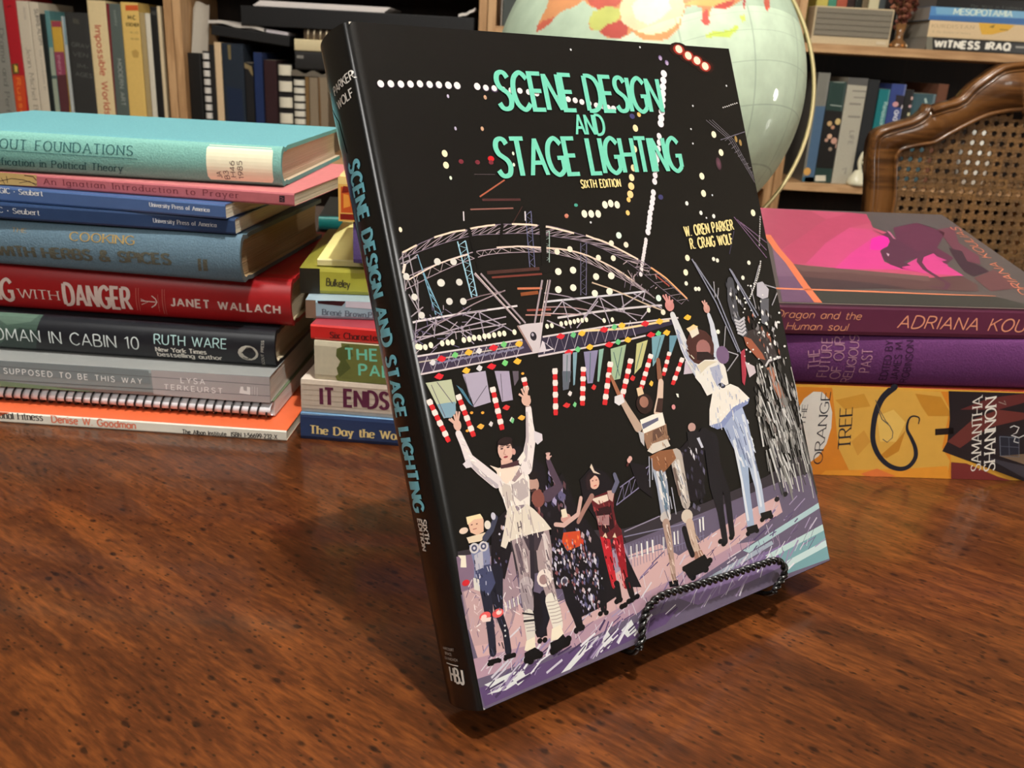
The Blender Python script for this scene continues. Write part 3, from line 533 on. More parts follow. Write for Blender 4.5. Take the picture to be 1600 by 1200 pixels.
{'name':'paperback_book','label':'very thick yellow paperback with a dark curling tail on its spine, lowest at right','group':'books in the stack at the right','cat':'book','L':0.243,'D':0.155,'T':0.05639,'hard':False,'bulge':0,'cols':((214,160,60),(150,60,40),(196,180,150)),'mat':'gloss','prims':[(1,'e',(226,222,212),(0.03647,0.03002),(0.01175,0.02285)),(0,'p',(214,132,40),[(-0.00053,0.05487),(0.11313,0.05523),(0.12724,-0.00169),(0.00761,-0.00145)]),(1,'p',(216,166,72),[(0.04419,0.05578),(0.10859,0.05506),(0.11632,0.0442),(0.11703,0.01978),(0.1235,0.01169),(0.12424,0.00118),(0.06552,0.00049),(0.0547,0.01761)]),(2,'p',(202,146,52),[(0.0475,0.04764),(0.06367,0.05219),(0.06891,0.04446),(0.05419,0.04192)]),(2,'p',(190,128,40),[(0.08844,0.0229),(0.09271,0.03042),(0.09121,0.01682),(0.08477,0.01203),(0.08059,0.01355)]),(2,'p',(196,136,44),[(0.09375,0.05332),(0.10928,0.05192),(0.11873,0.04027),(0.10424,0.03974),(0.09918,0.04557)]),(2,'p',(228,188,96),[(0.07383,0.03863),(0.08291,0.04297),(0.09173,0.03525),(0.08844,0.0229),(0.07885,0.02257)]),(2,'p',(206,150,60),[(0.06162,0.02196),(0.0679,0.02953),(0.0731,0.02236),(0.0671,0.01308)]),(2,'p',(226,150,50),[(0.04953,0.00289),(0.09198,0.00516),(0.12267,0.0083),(0.12646,-0.00172),(0.04693,-0.00014)]),(3,'p',(222,120,60),[(0.07119,0.00152),(0.08025,0.00519),(0.09289,0.00056),(0.07764,-0.00164)]),(3,'p',(34,30,34),[(0.11304,0.05563),(0.18114,0.0562),(0.19591,0.00059),(0.17215,-0.0002),(0.1463,0.00826),(0.11748,0.01773),(0.11923,0.02399),(0.11764,0.03821)]),(3,'p',(34,26,24),[(0.11016,0.03185),(0.1211,0.03306),(0.122,0.02901),(0.11103,0.0278)]),(4,'p',(116,46,44),[(0.12446,0.01088),(0.134,0.01037),(0.15565,0.00223),(0.16622,-0.0004),(0.12696,-0.00042)]),(4,'p',(104,50,46),[(0.11923,0.02399),(0.13142,0.03871),(0.14532,0.04527),(0.16113,0.04383),(0.16214,0.03982),(0.14224,0.03382),(0.12787,0.02016)]),(4,'p',(96,44,44),[(0.12242,0.04443),(0.1379,0.05219),(0.15815,0.05574),(0.17371,0.05512),(0.14532,0.04527)]),(4,'p',(60,58,66),[(0.14474,0.01492),(0.16962,0.0099),(0.19591,0.00059),(0.1761,-7e-05)]),(4,'p',(120,100,80),[(0.15234,0.01602),(0.19069,0.02027),(0.19513,0.00355)]),(4,'p',(36,40,52),[(0.14919,0.02916),(0.16177,0.02878),(0.16553,0.01522),(0.15312,0.01605)]),(5,'l',(110,116,128),0.0004,[(0.15015,0.02837),(0.16197,0.02797),(0.16504,0.01562),(0.15351,0.01606),(0.15015,0.02837)]),(5,'l',(90,96,110),0.00032,[(0.15567,0.02815),(0.15907,0.01583)]),(5,'l',(90,96,110),0.00032,[(0.15163,0.02223),(0.1635,0.02182)]),(5,'l',(206,206,204),0.00072,[(0.15496,0.03427),(0.15697,0.03557),(0.16036,0.03447),(0.15962,0.03117),(0.15692,0.02943),(0.16197,0.02797),(0.16467,0.02971)]),(5,'l',(206,206,204),0.00057,[(0.15965,0.02788),(0.15948,0.0254),(0.16278,0.02469)]),(5,'l',(150,140,130),0.00055,[(0.14417,0.05003),(0.14914,0.04862),(0.14741,0.05095)]),(5,'l',(28,32,44),[0.00425,0.00415,0.00407,0.00397,0.00387,0.00379,0.0037,0.00361,0.00352,0.00343,0.00335,0.00326,0.00316,0.00312,0.00308,0.00303,0.003,0.00294,0.00291,0.00287,0.00282,0.00284,0.00284,0.00284,0.00284,0.00286,0.00284,0.00285,0.00285,0.00285,0.00286,0.00285,0.00284,0.0028,0.00274,0.00269,0.00264,0.00259,0.00252,0.00246,0.00243,0.00231,0.0022,0.0021,0.002,0.0019,0.0018,0.00169,0.00159,0.00149,0.00138,0.00128,0.00118,0.00114,0.00108,0.00104,0.00099,0.00094,0.00089,0.00084,0.00079,0.00074,0.00069,0.00064,0.00059],[(0.08055,0.05676),(0.07954,0.05571),(0.07808,0.05421),(0.07654,0.05246),(0.07532,0.05065),(0.0745,0.0488),(0.07388,0.0468),(0.07342,0.04472),(0.07307,0.04261),(0.07283,0.0405),(0.07272,0.03834),(0.07273,0.03611),(0.07285,0.03376),(0.07305,0.03121),(0.07335,0.0285),(0.0738,0.02579),(0.07447,0.02323),(0.0754,0.02083),(0.07653,0.01853),(0.07784,0.01635),(0.07927,0.01433),(0.08087,0.01246),(0.08264,0.01072),(0.0845,0.00918),(0.08636,0.00791),(0.08825,0.00691),(0.09022,0.00615),(0.09213,0.00566),(0.09388,0.00544),(0.09546,0.00551),(0.09692,0.00586),(0.09824,0.00646),(0.09937,0.0073),(0.10034,0.00846),(0.10116,0.0099),(0.10176,0.01148),(0.10209,0.01304),(0.10211,0.01456),(0.10185,0.01611),(0.10139,0.01767),(0.10081,0.01922),(0.10009,0.02074),(0.09919,0.02225),(0.09821,0.02376),(0.09724,0.02527),(0.09619,0.02676),(0.09506,0.02826),(0.09403,0.02975),(0.09331,0.03125),(0.09297,0.03286),(0.09289,0.03453),(0.093,0.03608),(0.09323,0.03732),(0.09359,0.0382),(0.09412,0.03882),(0.09476,0.03921),(0.09548,0.03942),(0.09638,0.03943),(0.09744,0.03924),(0.09844,0.03887),(0.09916,0.03835),(0.09949,0.03754),(0.09957,0.03647),(0.09954,0.03543),(0.09953,0.03472)]),(6,'l',(60,70,80),0.00047,[(0.07383,0.04264),(0.07725,0.03674),(0.0826,0.0329),(0.08531,0.02893),(0.08565,0.02527),(0.08314,0.02231),(0.08006,0.02425)]),(6,'l',(80,80,70),0.00039,[(0.07458,0.04267),(0.07977,0.03563),(0.08161,0.03408)]),(6,'l',(80,80,70),0.00039,[(0.07118,0.04852),(0.07458,0.04267)]),(6,'t',(28,32,44),'ORANGE',(0.04643,0.00738),1.62489,0.00519,0.04532,{'serif':True,'wv':0.13,'wh':0.06,'gap':0.16}),(6,'t',(28,32,44),'TREE',(0.06178,0.01786),1.69987,0.00725,0.02603,{'serif':True,'wv':0.12,'wh':0.05,'gap':0.14}),(6,'t',(28,32,44),'THE',(0.03201,0.03631),1.59212,0.00301,0.00797,{'serif':True,'wv':0.13,'wh':0.06,'sub':'HE'}),(6,'t',(226,222,212),'SAMANTHA',(0.14356,0.00648),1.7762,0.00579,0.04775,{'serif':True,'wv':0.13,'wh':0.05,'gap':0.14}),(6,'t',(232,228,218),'SHANNON',(0.15218,0.00678),1.78134,0.00656,0.04742,{'serif':True,'wv':0.14,'wh':0.06,'gap':0.14})],'top':[],'o':(0.13951,0.49171,0.0002),'yaw':0.05675,'extra':{}},
{'name':'hardcover_book','label':'plain purple cloth hardcover between the yellow and the dragon-covered paperbacks','group':'books in the stack at the right','cat':'book','L':0.242,'D':0.155,'T':0.03006,'hard':True,'bulge':0.004,'cols':((88,42,90),(84,40,88),(196,180,160)),'mat':'cloth','prims':[(3,'t',(150,108,126),'THE',(0.05805,0.01077),1.7136,0.00628,0.01096,{'wv':0.09,'wh':0.085}),(3,'t',(150,108,126),'FUTURE',(0.064,0.0052),1.58182,0.00598,0.02268,{'wv':0.09,'wh':0.085}),(3,'t',(150,108,126),'OF OUR',(0.07154,0.00406),1.59297,0.00581,0.02481,{'gap':0.14,'wv':0.09,'wh':0.085}),(3,'t',(150,108,126),'RELIGIOUS',(0.07846,0.00154),1.53684,0.00526,0.02799,{'gap':0.14,'wv':0.09,'wh':0.085}),(3,'t',(150,108,126),'PAST',(0.08799,0.00897),1.5972,0.006,0.01363,{'wv':0.09,'wh':0.085}),(3,'t',(44,16,44),'EDITED BY',(0.09936,0.0041),1.5772,0.00416,0.02341,{'wv':0.09,'wh':0.085}),(3,'t',(44,16,44),'JAMES M.',(0.10579,0.00429),1.61308,0.00416,0.02342,{'wv':0.09,'wh':0.085}),(3,'t',(44,16,44),'ROBINSON',(0.11217,0.00291),1.6032,0.00417,0.025,{'wv':0.09,'wh':0.085})],'top':[],'o':(0.1155,0.48668,0.05699),'yaw':0.08184,'extra':{}}]
SHELF_BOOKS = [
{'name':'hardcover_book','label':'grey book with dark lettering, leftmost on the left shelf','group':'books on the shelf at the left','o':(-1.25436,2.225,0.29567),'L':0.31608,'T':0.04458,'D':0.17,'hard':False,'bulge':0,'cols':((136,134,124),(136,134,124),(200,188,164)),'mat':'matte','prims':[(2,'t',(70,70,66),'Drama and Perform',(0.07145,0.02884),-0.03907,0.01038,0.22889,{'serif':True,'wv':0.12,'wh':0.05})]},
{'name':'paperback_book','label':'red shelf book turning orange towards its foot, with a small yellow emblem','group':'books on the shelf at the left','o':(-1.20843,2.225,0.2962),'L':0.31661,'T':0.02875,'D':0.17,'hard':False,'bulge':0,'cols':((172,30,40),(172,30,40),(200,188,164)),'mat':'gloss','prims':[(1,'p',(200,72,36),[(0.17308,0.00182),(0.17167,0.02903),(0.33543,0.02006),(0.33692,-0.00785)]),(2,'p',(90,80,40),[(0.14758,0.00226),(0.14538,0.0175),(0.168,0.0175),(0.17022,0.00221)]),(3,'p',(216,186,80),[(0.14869,0.00809),(0.15256,0.01505),(0.16538,0.01335),(0.16427,0.0075)]),(3,'t',(232,140,60),'Russell',(0.17842,0.00862),-0.00905,0.00907,0.09838,{'wv':0.13,'wh':0.12}),(2,'l',(90,20,24),0.002,[(0.02424,0.00862),(0.02107,0.01784)])]},
{'name':'paperback_book','label':'cream shelf book with grey serif name, beside the red one','group':'books on the shelf at the left','o':(-1.17832,2.225,0.28682),'L':0.30724,'T':0.02798,'D':0.17,'hard':False,'bulge':0,'cols':((202,190,168),(202,190,168),(200,188,164)),'mat':'matte','prims':[(2,'t',(120,110,100),'Jean Michel B',(0.09981,0.01002),0.01204,0.01048,0.1395,{'serif':True,'wv':0.12,'wh':0.05}),(2,'t',(160,150,136),'museum',(0.01436,0.01522),-0.0102,0.0059,0.0245,{'serif':True,'wv':0.12,'wh':0.05})]},
{'name':'paperback_book','label':'narrow cream shelf book with small dark capitals along its top half','group':'books on the shelf at the left','o':(-1.14899,2.225,0.28538),'L':0.30579,'T':0.02045,'D':0.17,'hard':False,'bulge':0,'cols':((204,192,170),(204,192,170),(200,188,164)),'mat':'matte','prims':[(2,'t',(84,80,76),'SURREALISM',(0.01437,0.01061),0.04768,0.00886,0.07679,{'wv':0.13,'wh':0.12}),(2,'t',(150,142,130),'the revolution in',(0.10236,0.01138),0.01312,0.00599,0.08767,{'serif':True,'wv':0.12,'wh':0.05})]},
{'name':'paperback_book','label':'narrow near-black green shelf book beside the cream pair','group':'books on the shelf at the left','o':(-1.12719,2.225,0.26168),'L':0.28209,'T':0.01067,'D':0.17,'hard':False,'bulge':0,'cols':((20,28,26),(20,28,26),(200,188,164)),'mat':'matte','prims':[]},
{'name':'paperback_book','label':'teal shelf book fading to pale green lower down','group':'books on the shelf at the left','o':(-1.11516,2.225,0.26911),'L':0.28953,'T':0.01067,'D':0.17,'hard':False,'bulge':0,'cols':((84,128,128),(84,128,128),(200,188,164)),'mat':'matte','prims':[(1,'p',(150,160,140),[(0.07925,0.00217),(0.07848,0.01711),(0.31895,0.00871),(0.32011,-0.01302)]),(2,'p',(70,90,84),[(0.14128,-0.00082),(0.14049,0.01427),(0.14756,0.01494),(0.14835,-0.00017)])]},
{'name':'paperback_book','label':'shelf book with a yellow upper half and magenta lower half','group':'books on the shelf at the left','o':(-1.10313,2.225,0.24809),'L':0.2685,'T':0.02269,'D':0.17,'hard':False,'bulge':0,'cols':((196,156,60),(196,156,60),(200,188,164)),'mat':'gloss','prims':[(1,'p',(150,62,76),[(0.00108,0.00145),(-0.00021,0.02662),(0.01219,0.02518),(0.01341,0.00145)]),(1,'p',(136,62,84),[(0.06751,-0.00057),(0.06619,0.02487),(0.11821,0.02639),(0.12249,-0.00111)]),(2,'p',(84,46,50),[(0.11963,-0.00077),(0.11536,0.02671),(0.29693,0.01531),(0.29859,-0.01573)]),(3,'t',(190,140,150),'theory',(0.07416,0.00609),0.02415,0.0075,0.04223,{'wv':0.13,'wh':0.12})]},
{'name':'paperback_book','label':'thin shelf book with a pale blue and white spine, left of the dark grey one','group':'books on the shelf at the left','o':(-1.07834,2.225,0.25857),'L':0.27898,'T':0.00766,'D':0.17,'hard':False,'bulge':0,'cols':((176,180,176),(176,180,176),(200,188,164)),'mat':'gloss','prims':[(1,'p',(120,150,160),[(-0.00216,0.00473),(-0.00268,0.01507),(0.06072,0.01229),(0.06118,0.00334)])]},
{'name':'hardcover_book','label':'wide charcoal shelf book with faint grey capitals','group':'books on the shelf at the left','o':(-1.06933,2.225,0.26836),'L':0.28877,'T':0.0527,'D':0.17,'hard':False,'bulge':0,'cols':((46,46,44),(46,46,44),(200,188,164)),'mat':'matte','prims':[(2,'t',(92,92,88),'GRAV',(0.073,0.00893),1.48234,0.00843,0.03985,{'wv':0.13,'wh':0.12}),(2,'t',(92,92,88),'VEN',(0.09389,0.00956),1.49882,0.00848,0.03407,{'wv':0.13,'wh':0.12}),(2,'t',(92,92,88),'IM-',(0.1188,0.01724),1.45459,0.00856,0.02527,{'wv':0.13,'wh':0.12}),(2,'t',(92,92,88),'AGES',(0.13754,0.01068),1.47598,0.00861,0.03876,{'wv':0.13,'wh':0.12}),(1,'p',(70,68,60),[(0.01198,0.01726),(0.01405,0.03025),(0.0249,0.032),(0.0229,0.0175)])]},
{'name':'hardcover_book','label':'tall cream shelf book with red lettering running down its spine','group':'books on the shelf at the left','o':(-1.01528,2.225,0.29662),'L':0.31704,'T':0.04215,'D':0.17,'hard':False,'bulge':0,'cols':((222,200,152),(222,200,152),(200,188,164)),'mat':'gloss','prims':[(2,'t',(184,84,64),'Impossible Worlds',(0.05414,0.01245),0.02345,0.0149,0.18469,{'sub':'Impossible World','wv':0.15,'wh':0.13})]},
{'name':'hardcover_book','label':'grey-green shelf book with a dark red left edge, right of the tall cream one','group':'books on the shelf at the left','o':(-0.97178,2.225,0.29175),'L':0.31216,'T':0.03163,'D':0.17,'hard':False,'bulge':0,'cols':((82,92,86),(82,92,86),(200,188,164)),'mat':'matte','prims':[(1,'p',(110,28,34),[(0.00147,-0.00052),(0.0011,0.00682),(0.3194,6e-05),(0.32006,-0.0123)]),(2,'t',(146,152,144),'twenty',(0.01417,0.01579),0.03829,0.00589,0.03265,{'serif':True,'wv':0.12,'wh':0.05}),(2,'t',(156,160,152),'MODERN ART',(0.11898,0.01457),0.00654,0.00898,0.10401,{'wv':0.13,'wh':0.12})]},
{'name':'hardcover_book','label':'yellow shelf book with an orange-red band at its head','group':'books on the shelf at the left','o':(-0.9388,2.225,0.2963),'L':0.31672,'T':0.03985,'D':0.17,'hard':False,'bulge':0,'cols':((220,184,104),(220,184,104),(200,188,164)),'mat':'gloss','prims':[(1,'p',(206,92,44),[(0.00646,0.01102),(0.00482,0.04331),(0.01629,0.04378),(0.01798,0.01069)]),(2,'t',(80,64,30),'M.C.',(0.03611,0.01489),1.57184,0.0082,0.01909,{'wv':0.2,'wh':0.18}),(2,'t',(80,64,30),'ESCHER',(0.05044,0.0099),1.55964,0.00633,0.02867,{'wv':0.2,'wh':0.18}),(2,'t',(170,140,80),'HIS LIFE',(0.06617,0.01657),1.55043,0.00416,0.01915,{'wv':0.13,'wh':0.12}),(2,'t',(170,140,80),'AND WORK',(0.07995,0.0168),1.54996,0.00417,0.01919,{'wv':0.13,'wh':0.12}),(1,'p',(186,150,80),[(0.10498,0.01602),(0.10024,0.02684),(0.10686,0.03368),(0.11817,0.0312),(0.11879,0.01924)])]},
{'name':'paperback_book','label':'dull tan shelf book pressed against the yellow one','group':'books on the shelf at the left','o':(-0.89759,2.225,0.27592),'L':0.29633,'T':0.01138,'D':0.17,'hard':False,'bulge':0,'cols':((168,146,100),(168,146,100),(200,188,164)),'mat':'matte','prims':[]},
{'name':'paperback_book','label':'thin white shelf book near the left bookcase edge','group':'books on the shelf at the left','o':(-0.88487,2.225,0.27519),'L':0.29561,'T':0.01138,'D':0.17,'hard':False,'bulge':0,'cols':((214,206,186),(214,206,186),(200,188,164)),'mat':'gloss','prims':[]},
{'name':'paperback_book','label':'thin black shelf book near the left bookcase edge','group':'books on the shelf at the left','o':(-0.87214,2.225,0.28952),'L':0.30993,'T':0.01512,'D':0.17,'hard':False,'bulge':0,'cols':((22,20,18),(22,20,18),(200,188,164)),'mat':'matte','prims':[(1,'p',(60,58,54),[(0.00888,0.00278),(0.00964,0.01443),(0.01782,0.01377),(0.01698,0.00358)])]},
{'name':'paperback_book','label':'thin cream shelf book touching the bookcase side board','group':'books on the shelf at the left','o':(-0.85612,2.225,0.29148),'L':0.31189,'T':0.00733,'D':0.17,'hard':False,'bulge':0,'cols':((216,196,158),(216,196,158),(200,188,164)),'mat':'matte','prims':[]},
{'name':'ring_binder','label':'plain black binder standing at the left end of the middle shelf','group':'black and dark binders on the shelf behind the turquoise book','o':(-0.79277,2.225,0.19488),'L':0.21529,'T':0.03025,'D':0.2,'hard':False,'bulge':0,'cols':((20,19,17),(20,19,17),(30,28,26)),'mat':'plastic','prims':[]},
{'name':'paperback_book','label':'narrow black book between the white spiral and the cream spine','group':'black and dark binders on the shelf behind the turquoise book','o':(-0.74162,2.225,0.21512),'L':0.23553,'T':0.01068,'D':0.17,'hard':False,'bulge':0,'cols':((22,20,18),(22,20,18),(200,188,164)),'mat':'matte','prims':[]},
{'name':'paperback_book','label':'thin cream book standing among the dark binders','group':'black and dark binders on the shelf behind the turquoise book','o':(-0.72958,2.225,0.22139),'L':0.24181,'T':0.01519,'D':0.17,'hard':False,'bulge':0,'cols':((206,178,140),(206,178,140),(200,188,164)),'mat':'matte','prims':[]},
{'name':'hardcover_book','label':'broad navy-black book with a small gold mark on the middle shelf','group':'black and dark binders on the shelf behind the turquoise book','o':(-0.71229,2.225,0.22036),'L':0.24077,'T':0.04899,'D':0.17,'hard':False,'bulge':0,'cols':((30,38,48),(30,38,48),(200,188,164)),'mat':'cloth','prims':[(1,'p',(110,96,64),[(0.00358,0.01361),(0.0032,0.02103),(0.03523,0.02081),(0.03554,0.01485)]),(1,'p',(22,34,56),[(0.09528,0.00713),(0.10055,0.04288),(0.18738,0.04473),(0.18933,0.00808)])]},
{'name':'hardcover_book','label':'dark book with a torn tan spine edge on the middle shelf','group':'black and dark binders on the shelf behind the turquoise book','o':(-0.6612,2.225,0.18031),'L':0.20072,'T':0.01892,'D':0.17,'hard':False,'bulge':0,'cols':((24,22,22),(24,22,22),(200,188,164)),'mat':'cloth','prims':[(1,'p',(120,104,72),[(-0.00192,-0.00516),(0.00817,0.01669),(0.03057,0.02016),(0.02521,0.01442),(0.0142,0.00896),(0.012,-0.00286)])]},
{'name':'hardcover_book','label':'deep blue book on the middle shelf','group':'black and dark binders on the shelf behind the turquoise book','o':(-0.63943,2.225,0.20384),'L':0.22426,'T':0.01967,'D':0.17,'hard':False,'bulge':0,'cols':((24,40,78),(24,40,78),(200,188,164)),'mat':'cloth','prims':[]},
{'name':'hardcover_book','label':'dark maroon book on the middle shelf','group':'black and dark binders on the shelf behind the turquoise book','o':(-0.61616,2.225,0.18849),'L':0.2089,'T':0.02866,'D':0.17,'hard':False,'bulge':0,'cols':((44,22,24),(44,22,24),(200,188,164)),'mat':'cloth','prims':[]},
{'name':'paperback_book','label':'brown book between the white spiral and the grey spine','group':'black and dark binders on the shelf behind the turquoise book','o':(-0.52093,2.225,0.15625),'L':0.17666,'T':0.00839,'D':0.17,'hard':False,'bulge':0,'cols':((112,84,44),(112,84,44),(200,188,164)),'mat':'matte','prims':[]},
{'name':'paperback_book','label':'grey-tan book left of its twin behind the propped book','group':'black and dark binders on the shelf behind the turquoise book','o':(-0.51119,2.225,0.15563),'L':0.17605,'T':0.01962,'D':0.17,'hard':False,'bulge':0,'cols':((128,112,90),(128,112,90),(200,188,164)),'mat':'matte','prims':[]},
{'name':'paperback_book','label':'grey-tan book with a brown edge, right of its twin behind the propped book','group':'black and dark binders on the shelf behind the turquoise book','o':(-0.49022,2.225,0.15678),'L':0.17719,'T':0.02186,'D':0.17,'hard':False,'bulge':0,'cols':((128,112,90),(128,112,90),(200,188,164)),'mat':'matte','prims':[(1,'p',(100,70,34),[(0.00066,-0.00123),(0.00043,0.00325),(0.11411,0.00553),(0.11435,0.00097)])]},
{'name':'paperback_book','label':'yellow book behind the grey ribbed box','group':'books along the upper right shelf','o':(0.66657,2.33,0.42906),'L':0.14035,'T':0.02708,'D':0.12,'hard':False,'bulge':0,'cols':((206,190,92),(206,190,92),(200,188,164)),'mat':'matte','prims':[]},
{'name':'paperback_book','label':'green book behind the grey ribbed box','group':'books along the upper right shelf','o':(0.695,2.33,0.42481),'L':0.1361,'T':0.0181,'D':0.12,'hard':False,'bulge':0,'cols':((70,140,112),(70,140,112),(200,188,164)),'mat':'matte','prims':[]},
{'name':'paperback_book','label':'brick red book behind the grey ribbed box','group':'books along the upper right shelf','o':(0.71445,2.33,0.42866),'L':0.13995,'T':0.02407,'D':0.12,'hard':False,'bulge':0,'cols':((170,82,56),(170,82,56),(200,188,164)),'mat':'matte','prims':[]},
{'name':'paperback_book','label':'dark brown book behind the grey ribbed box','group':'books along the upper right shelf','o':(0.73987,2.33,0.42157),'L':0.13286,'T':0.01659,'D':0.12,'hard':False,'bulge':0,'cols':((44,24,18),(44,24,18),(200,188,164)),'mat':'matte','prims':[]},
{'name':'paperback_book','label':'black-green book behind the grey ribbed box','group':'books along the upper right shelf','o':(0.75781,2.33,0.43332),'L':0.14462,'T':0.01509,'D':0.12,'hard':False,'bulge':0,'cols':((26,30,22),(26,30,22),(200,188,164)),'mat':'matte','prims':[]},
{'name':'paperback_book','label':'olive book behind the grey ribbed box','group':'books along the upper right shelf','o':(0.77425,2.33,0.42049),'L':0.13178,'T':0.01359,'D':0.12,'hard':False,'bulge':0,'cols':((112,96,70),(112,96,70),(200,188,164)),'mat':'matte','prims':[]},
{'name':'paperback_book','label':'cream book behind the right end of the grey ribbed box','group':'books along the upper right shelf','o':(0.78993,2.33,0.43242),'L':0.14371,'T':0.0233,'D':0.12,'hard':False,'bulge':0,'cols':((214,204,164),(214,204,164),(200,188,164)),'mat':'matte','prims':[]},
{'name':'paperback_book','label':'slate book just left of the dried flowers','group':'books along the upper right shelf','o':(0.81458,2.33,0.42797),'L':0.13926,'T':0.01358,'D':0.12,'hard':False,'bulge':0,'cols':((70,76,76),(70,76,76),(200,188,164)),'mat':'matte','prims':[]},
{'name':'paperback_book','label':'grey and blue book with an orange dot near its foot, leftmost behind the globe ring','group':'books on the lower shelf behind the chair','o':(0.66677,2.225,0.22734),'L':0.24775,'T':0.02701,'D':0.2,'hard':False,'bulge':0,'cols':((120,118,108),(110,108,100),(200,188,164)),'mat':'gloss','prims':[(1,'p',(74,100,126),[(0.07435,0.00393),(0.07287,0.03207),(0.26944,0.05149),(0.27193,0.00568)]),(2,'e',(212,160,84),(0.22344,0.00862),(0.0091,0.01191)),(1,'p',(52,98,120),[(0.23625,-0.00616),(0.23569,0.03206),(0.27044,0.03317),(0.27259,-0.00654)])]},
{'name':'paperback_book','label':'dark green book with pale blossoms printed on its spine','group':'books on the lower shelf behind the chair','o':(0.69512,2.225,0.20967),'L':0.23009,'T':0.03967,'D':0.2,'hard':False,'bulge':0,'cols':((36,58,52),(30,40,36),(200,188,164)),'mat':'gloss','prims':[(1,'p',(24,22,20),[(0.06403,-0.00078),(0.06572,0.04888),(0.19617,0.04744),(0.19598,-0.00452)]),(2,'e',(196,160,110),(0.09346,0.0147),(0.00596,0.00575)),(2,'e',(206,180,120),(0.08814,0.03331),(0.00744,0.00717)),(2,'e',(190,140,110),(0.10169,0.02362),(0.00447,0.00432)),(2,'e',(210,170,140),(0.12229,0.0196),(0.00598,0.00579)),(2,'e',(196,150,130),(0.13188,0.03181),(0.00749,0.00726)),(2,'e',(180,140,120),(0.13138,0.01359),(0.00449,0.00436)),(2,'e',(200,160,140),(0.14327,0.03831),(0.00601,0.00584)),(2,'e',(150,130,110),(0.15129,0.02605),(0.00451,0.00439)),(2,'p',(206,200,180),[(0.21364,0.00145),(0.21233,0.02573),(0.22576,0.02799),(0.22716,0.00214)]),(2,'l',(150,160,150),0.00234,[(0.05206,0.00915),(0.05349,0.03627)]),(2,'l',(130,140,130),0.00202,[(0.00112,0.00788),(0.00121,0.03307)])]},
{'name':'paperback_book','label':'tall pale grey book with faint lettering','group':'books on the lower shelf behind the chair','o':(0.73688,2.225,0.22031),'L':0.24072,'T':0.0456,'D':0.2,'hard':False,'bulge':0,'cols':((172,166,148),(150,146,134),(200,188,164)),'mat':'matte','prims':[(1,'p',(86,84,80),[(-0.00389,-0.0026),(-0.00394,0.05204),(0.01707,0.05298),(0.01564,-0.00062)]),(2,'l',(120,116,106),0.0029,[(0.029,0.01362),(0.02871,0.04623)]),(2,'l',(120,116,106),0.00233,[(0.04289,0.01907),(0.0429,0.04586)]),(2,'l',(130,126,114),0.00437,[(0.05753,0.01126),(0.05754,0.03811)]),(2,'l',(130,126,114),0.0044,[(0.08608,0.01333),(0.08602,0.04178)]),(2,'t',(130,126,116),'LIFE',(0.11882,0.02364),0.02936,0.01045,0.03066,{'wv':0.13,'wh':0.12}),(2,'l',(140,136,124),0.00302,[(0.20747,0.02106),(0.20254,0.02936),(0.21753,0.02894)])]},
{'name':'hardcover_book','label':'black-navy book right of the tall grey one','group':'books on the lower shelf behind the chair','o':(0.78383,2.225,0.21807),'L':0.23848,'T':0.02695,'D':0.2,'hard':True,'bulge':0,'cols':((26,28,30),(24,26,30),(200,188,164)),'mat':'matte','prims':[]},
{'name':'paperback_book','label':'bright teal book with white lettering beside the chair frame','group':'books on the lower shelf behind the chair','o':(0.81273,2.225,0.19888),'L':0.2193,'T':0.02459,'D':0.2,'hard':False,'bulge':0,'cols':((16,112,116),(20,110,112),(200,188,164)),'mat':'gloss','prims':[(2,'t',(176,206,196),'Renaissance',(0.02909,0.01461),-0.01419,0.00884,0.06627,{'wv':0.13,'wh':0.12})]},
{'name':'paperback_book','label':'royal blue book with a small picture on its spine','group':'books on the lower shelf behind the chair','o':(0.83866,2.225,0.21161),'L':0.23202,'T':0.03347,'D':0.2,'hard':False,'bulge':0,'cols':((48,64,124),(50,64,118),(200,188,164)),'mat':'gloss','prims':[(1,'p',(36,30,40),[(0.02347,0.01341),(0.0252,0.03455),(0.05078,0.03515),(0.05179,0.01595)]),(2,'e',(206,150,150),(0.04465,0.01605),(0.0059,0.00707)),(2,'e',(220,210,210),(0.04952,0.03192),(0.00442,0.00425)),(2,'t',(214,214,220),'DVD',(0.07998,0.02592),3.12861,0.00889,0.02157,{'wv':0.2,'wh':0.18})]},
{'name':'paperback_book','label':'black book with pale squares down its spine','group':'books on the lower shelf behind the chair','o':(0.87347,2.225,0.20048),'L':0.22089,'T':0.01865,'D':0.2,'hard':False,'bulge':0,'cols':((22,20,20),(22,20,20),(200,188,164)),'mat':'gloss','prims':[(1,'p',(206,170,160),[(0.0147,0.01473),(0.01424,0.02355),(0.02134,0.0235),(0.0218,0.01467)]),(1,'p',(200,160,160),[(0.03331,0.0125),(0.03261,0.02577),(0.03833,0.02544),(0.03903,0.01215)]),(1,'p',(196,190,150),[(0.05044,0.01293),(0.04982,0.02476),(0.057,0.02471),(0.05763,0.01287)])]},
{'name':'paperback_book','label':'slate teal book with green marks at its head, just over the chair shoulder','group':'books on the lower shelf behind the chair','o':(0.89345,2.225,0.19398),'L':0.21439,'T':0.05118,'D':0.2,'hard':False,'bulge':0,'cols':((50,78,84),(50,76,80),(200,188,164)),'mat':'gloss','prims':[(1,'p',(110,180,140),[(-0.00041,0.05089),(-0.00079,0.05823),(0.0176,0.05914),(0.01799,0.05178)]),(1,'p',(120,190,150),[(-0.00087,0.0597),(-0.00133,0.06851),(0.01425,0.06884),(0.01463,0.06149)]),(1,'p',(170,190,180),[(0.01087,0.02501),(0.00923,0.02914),(0.02032,0.0344),(0.02063,0.02851)])]},
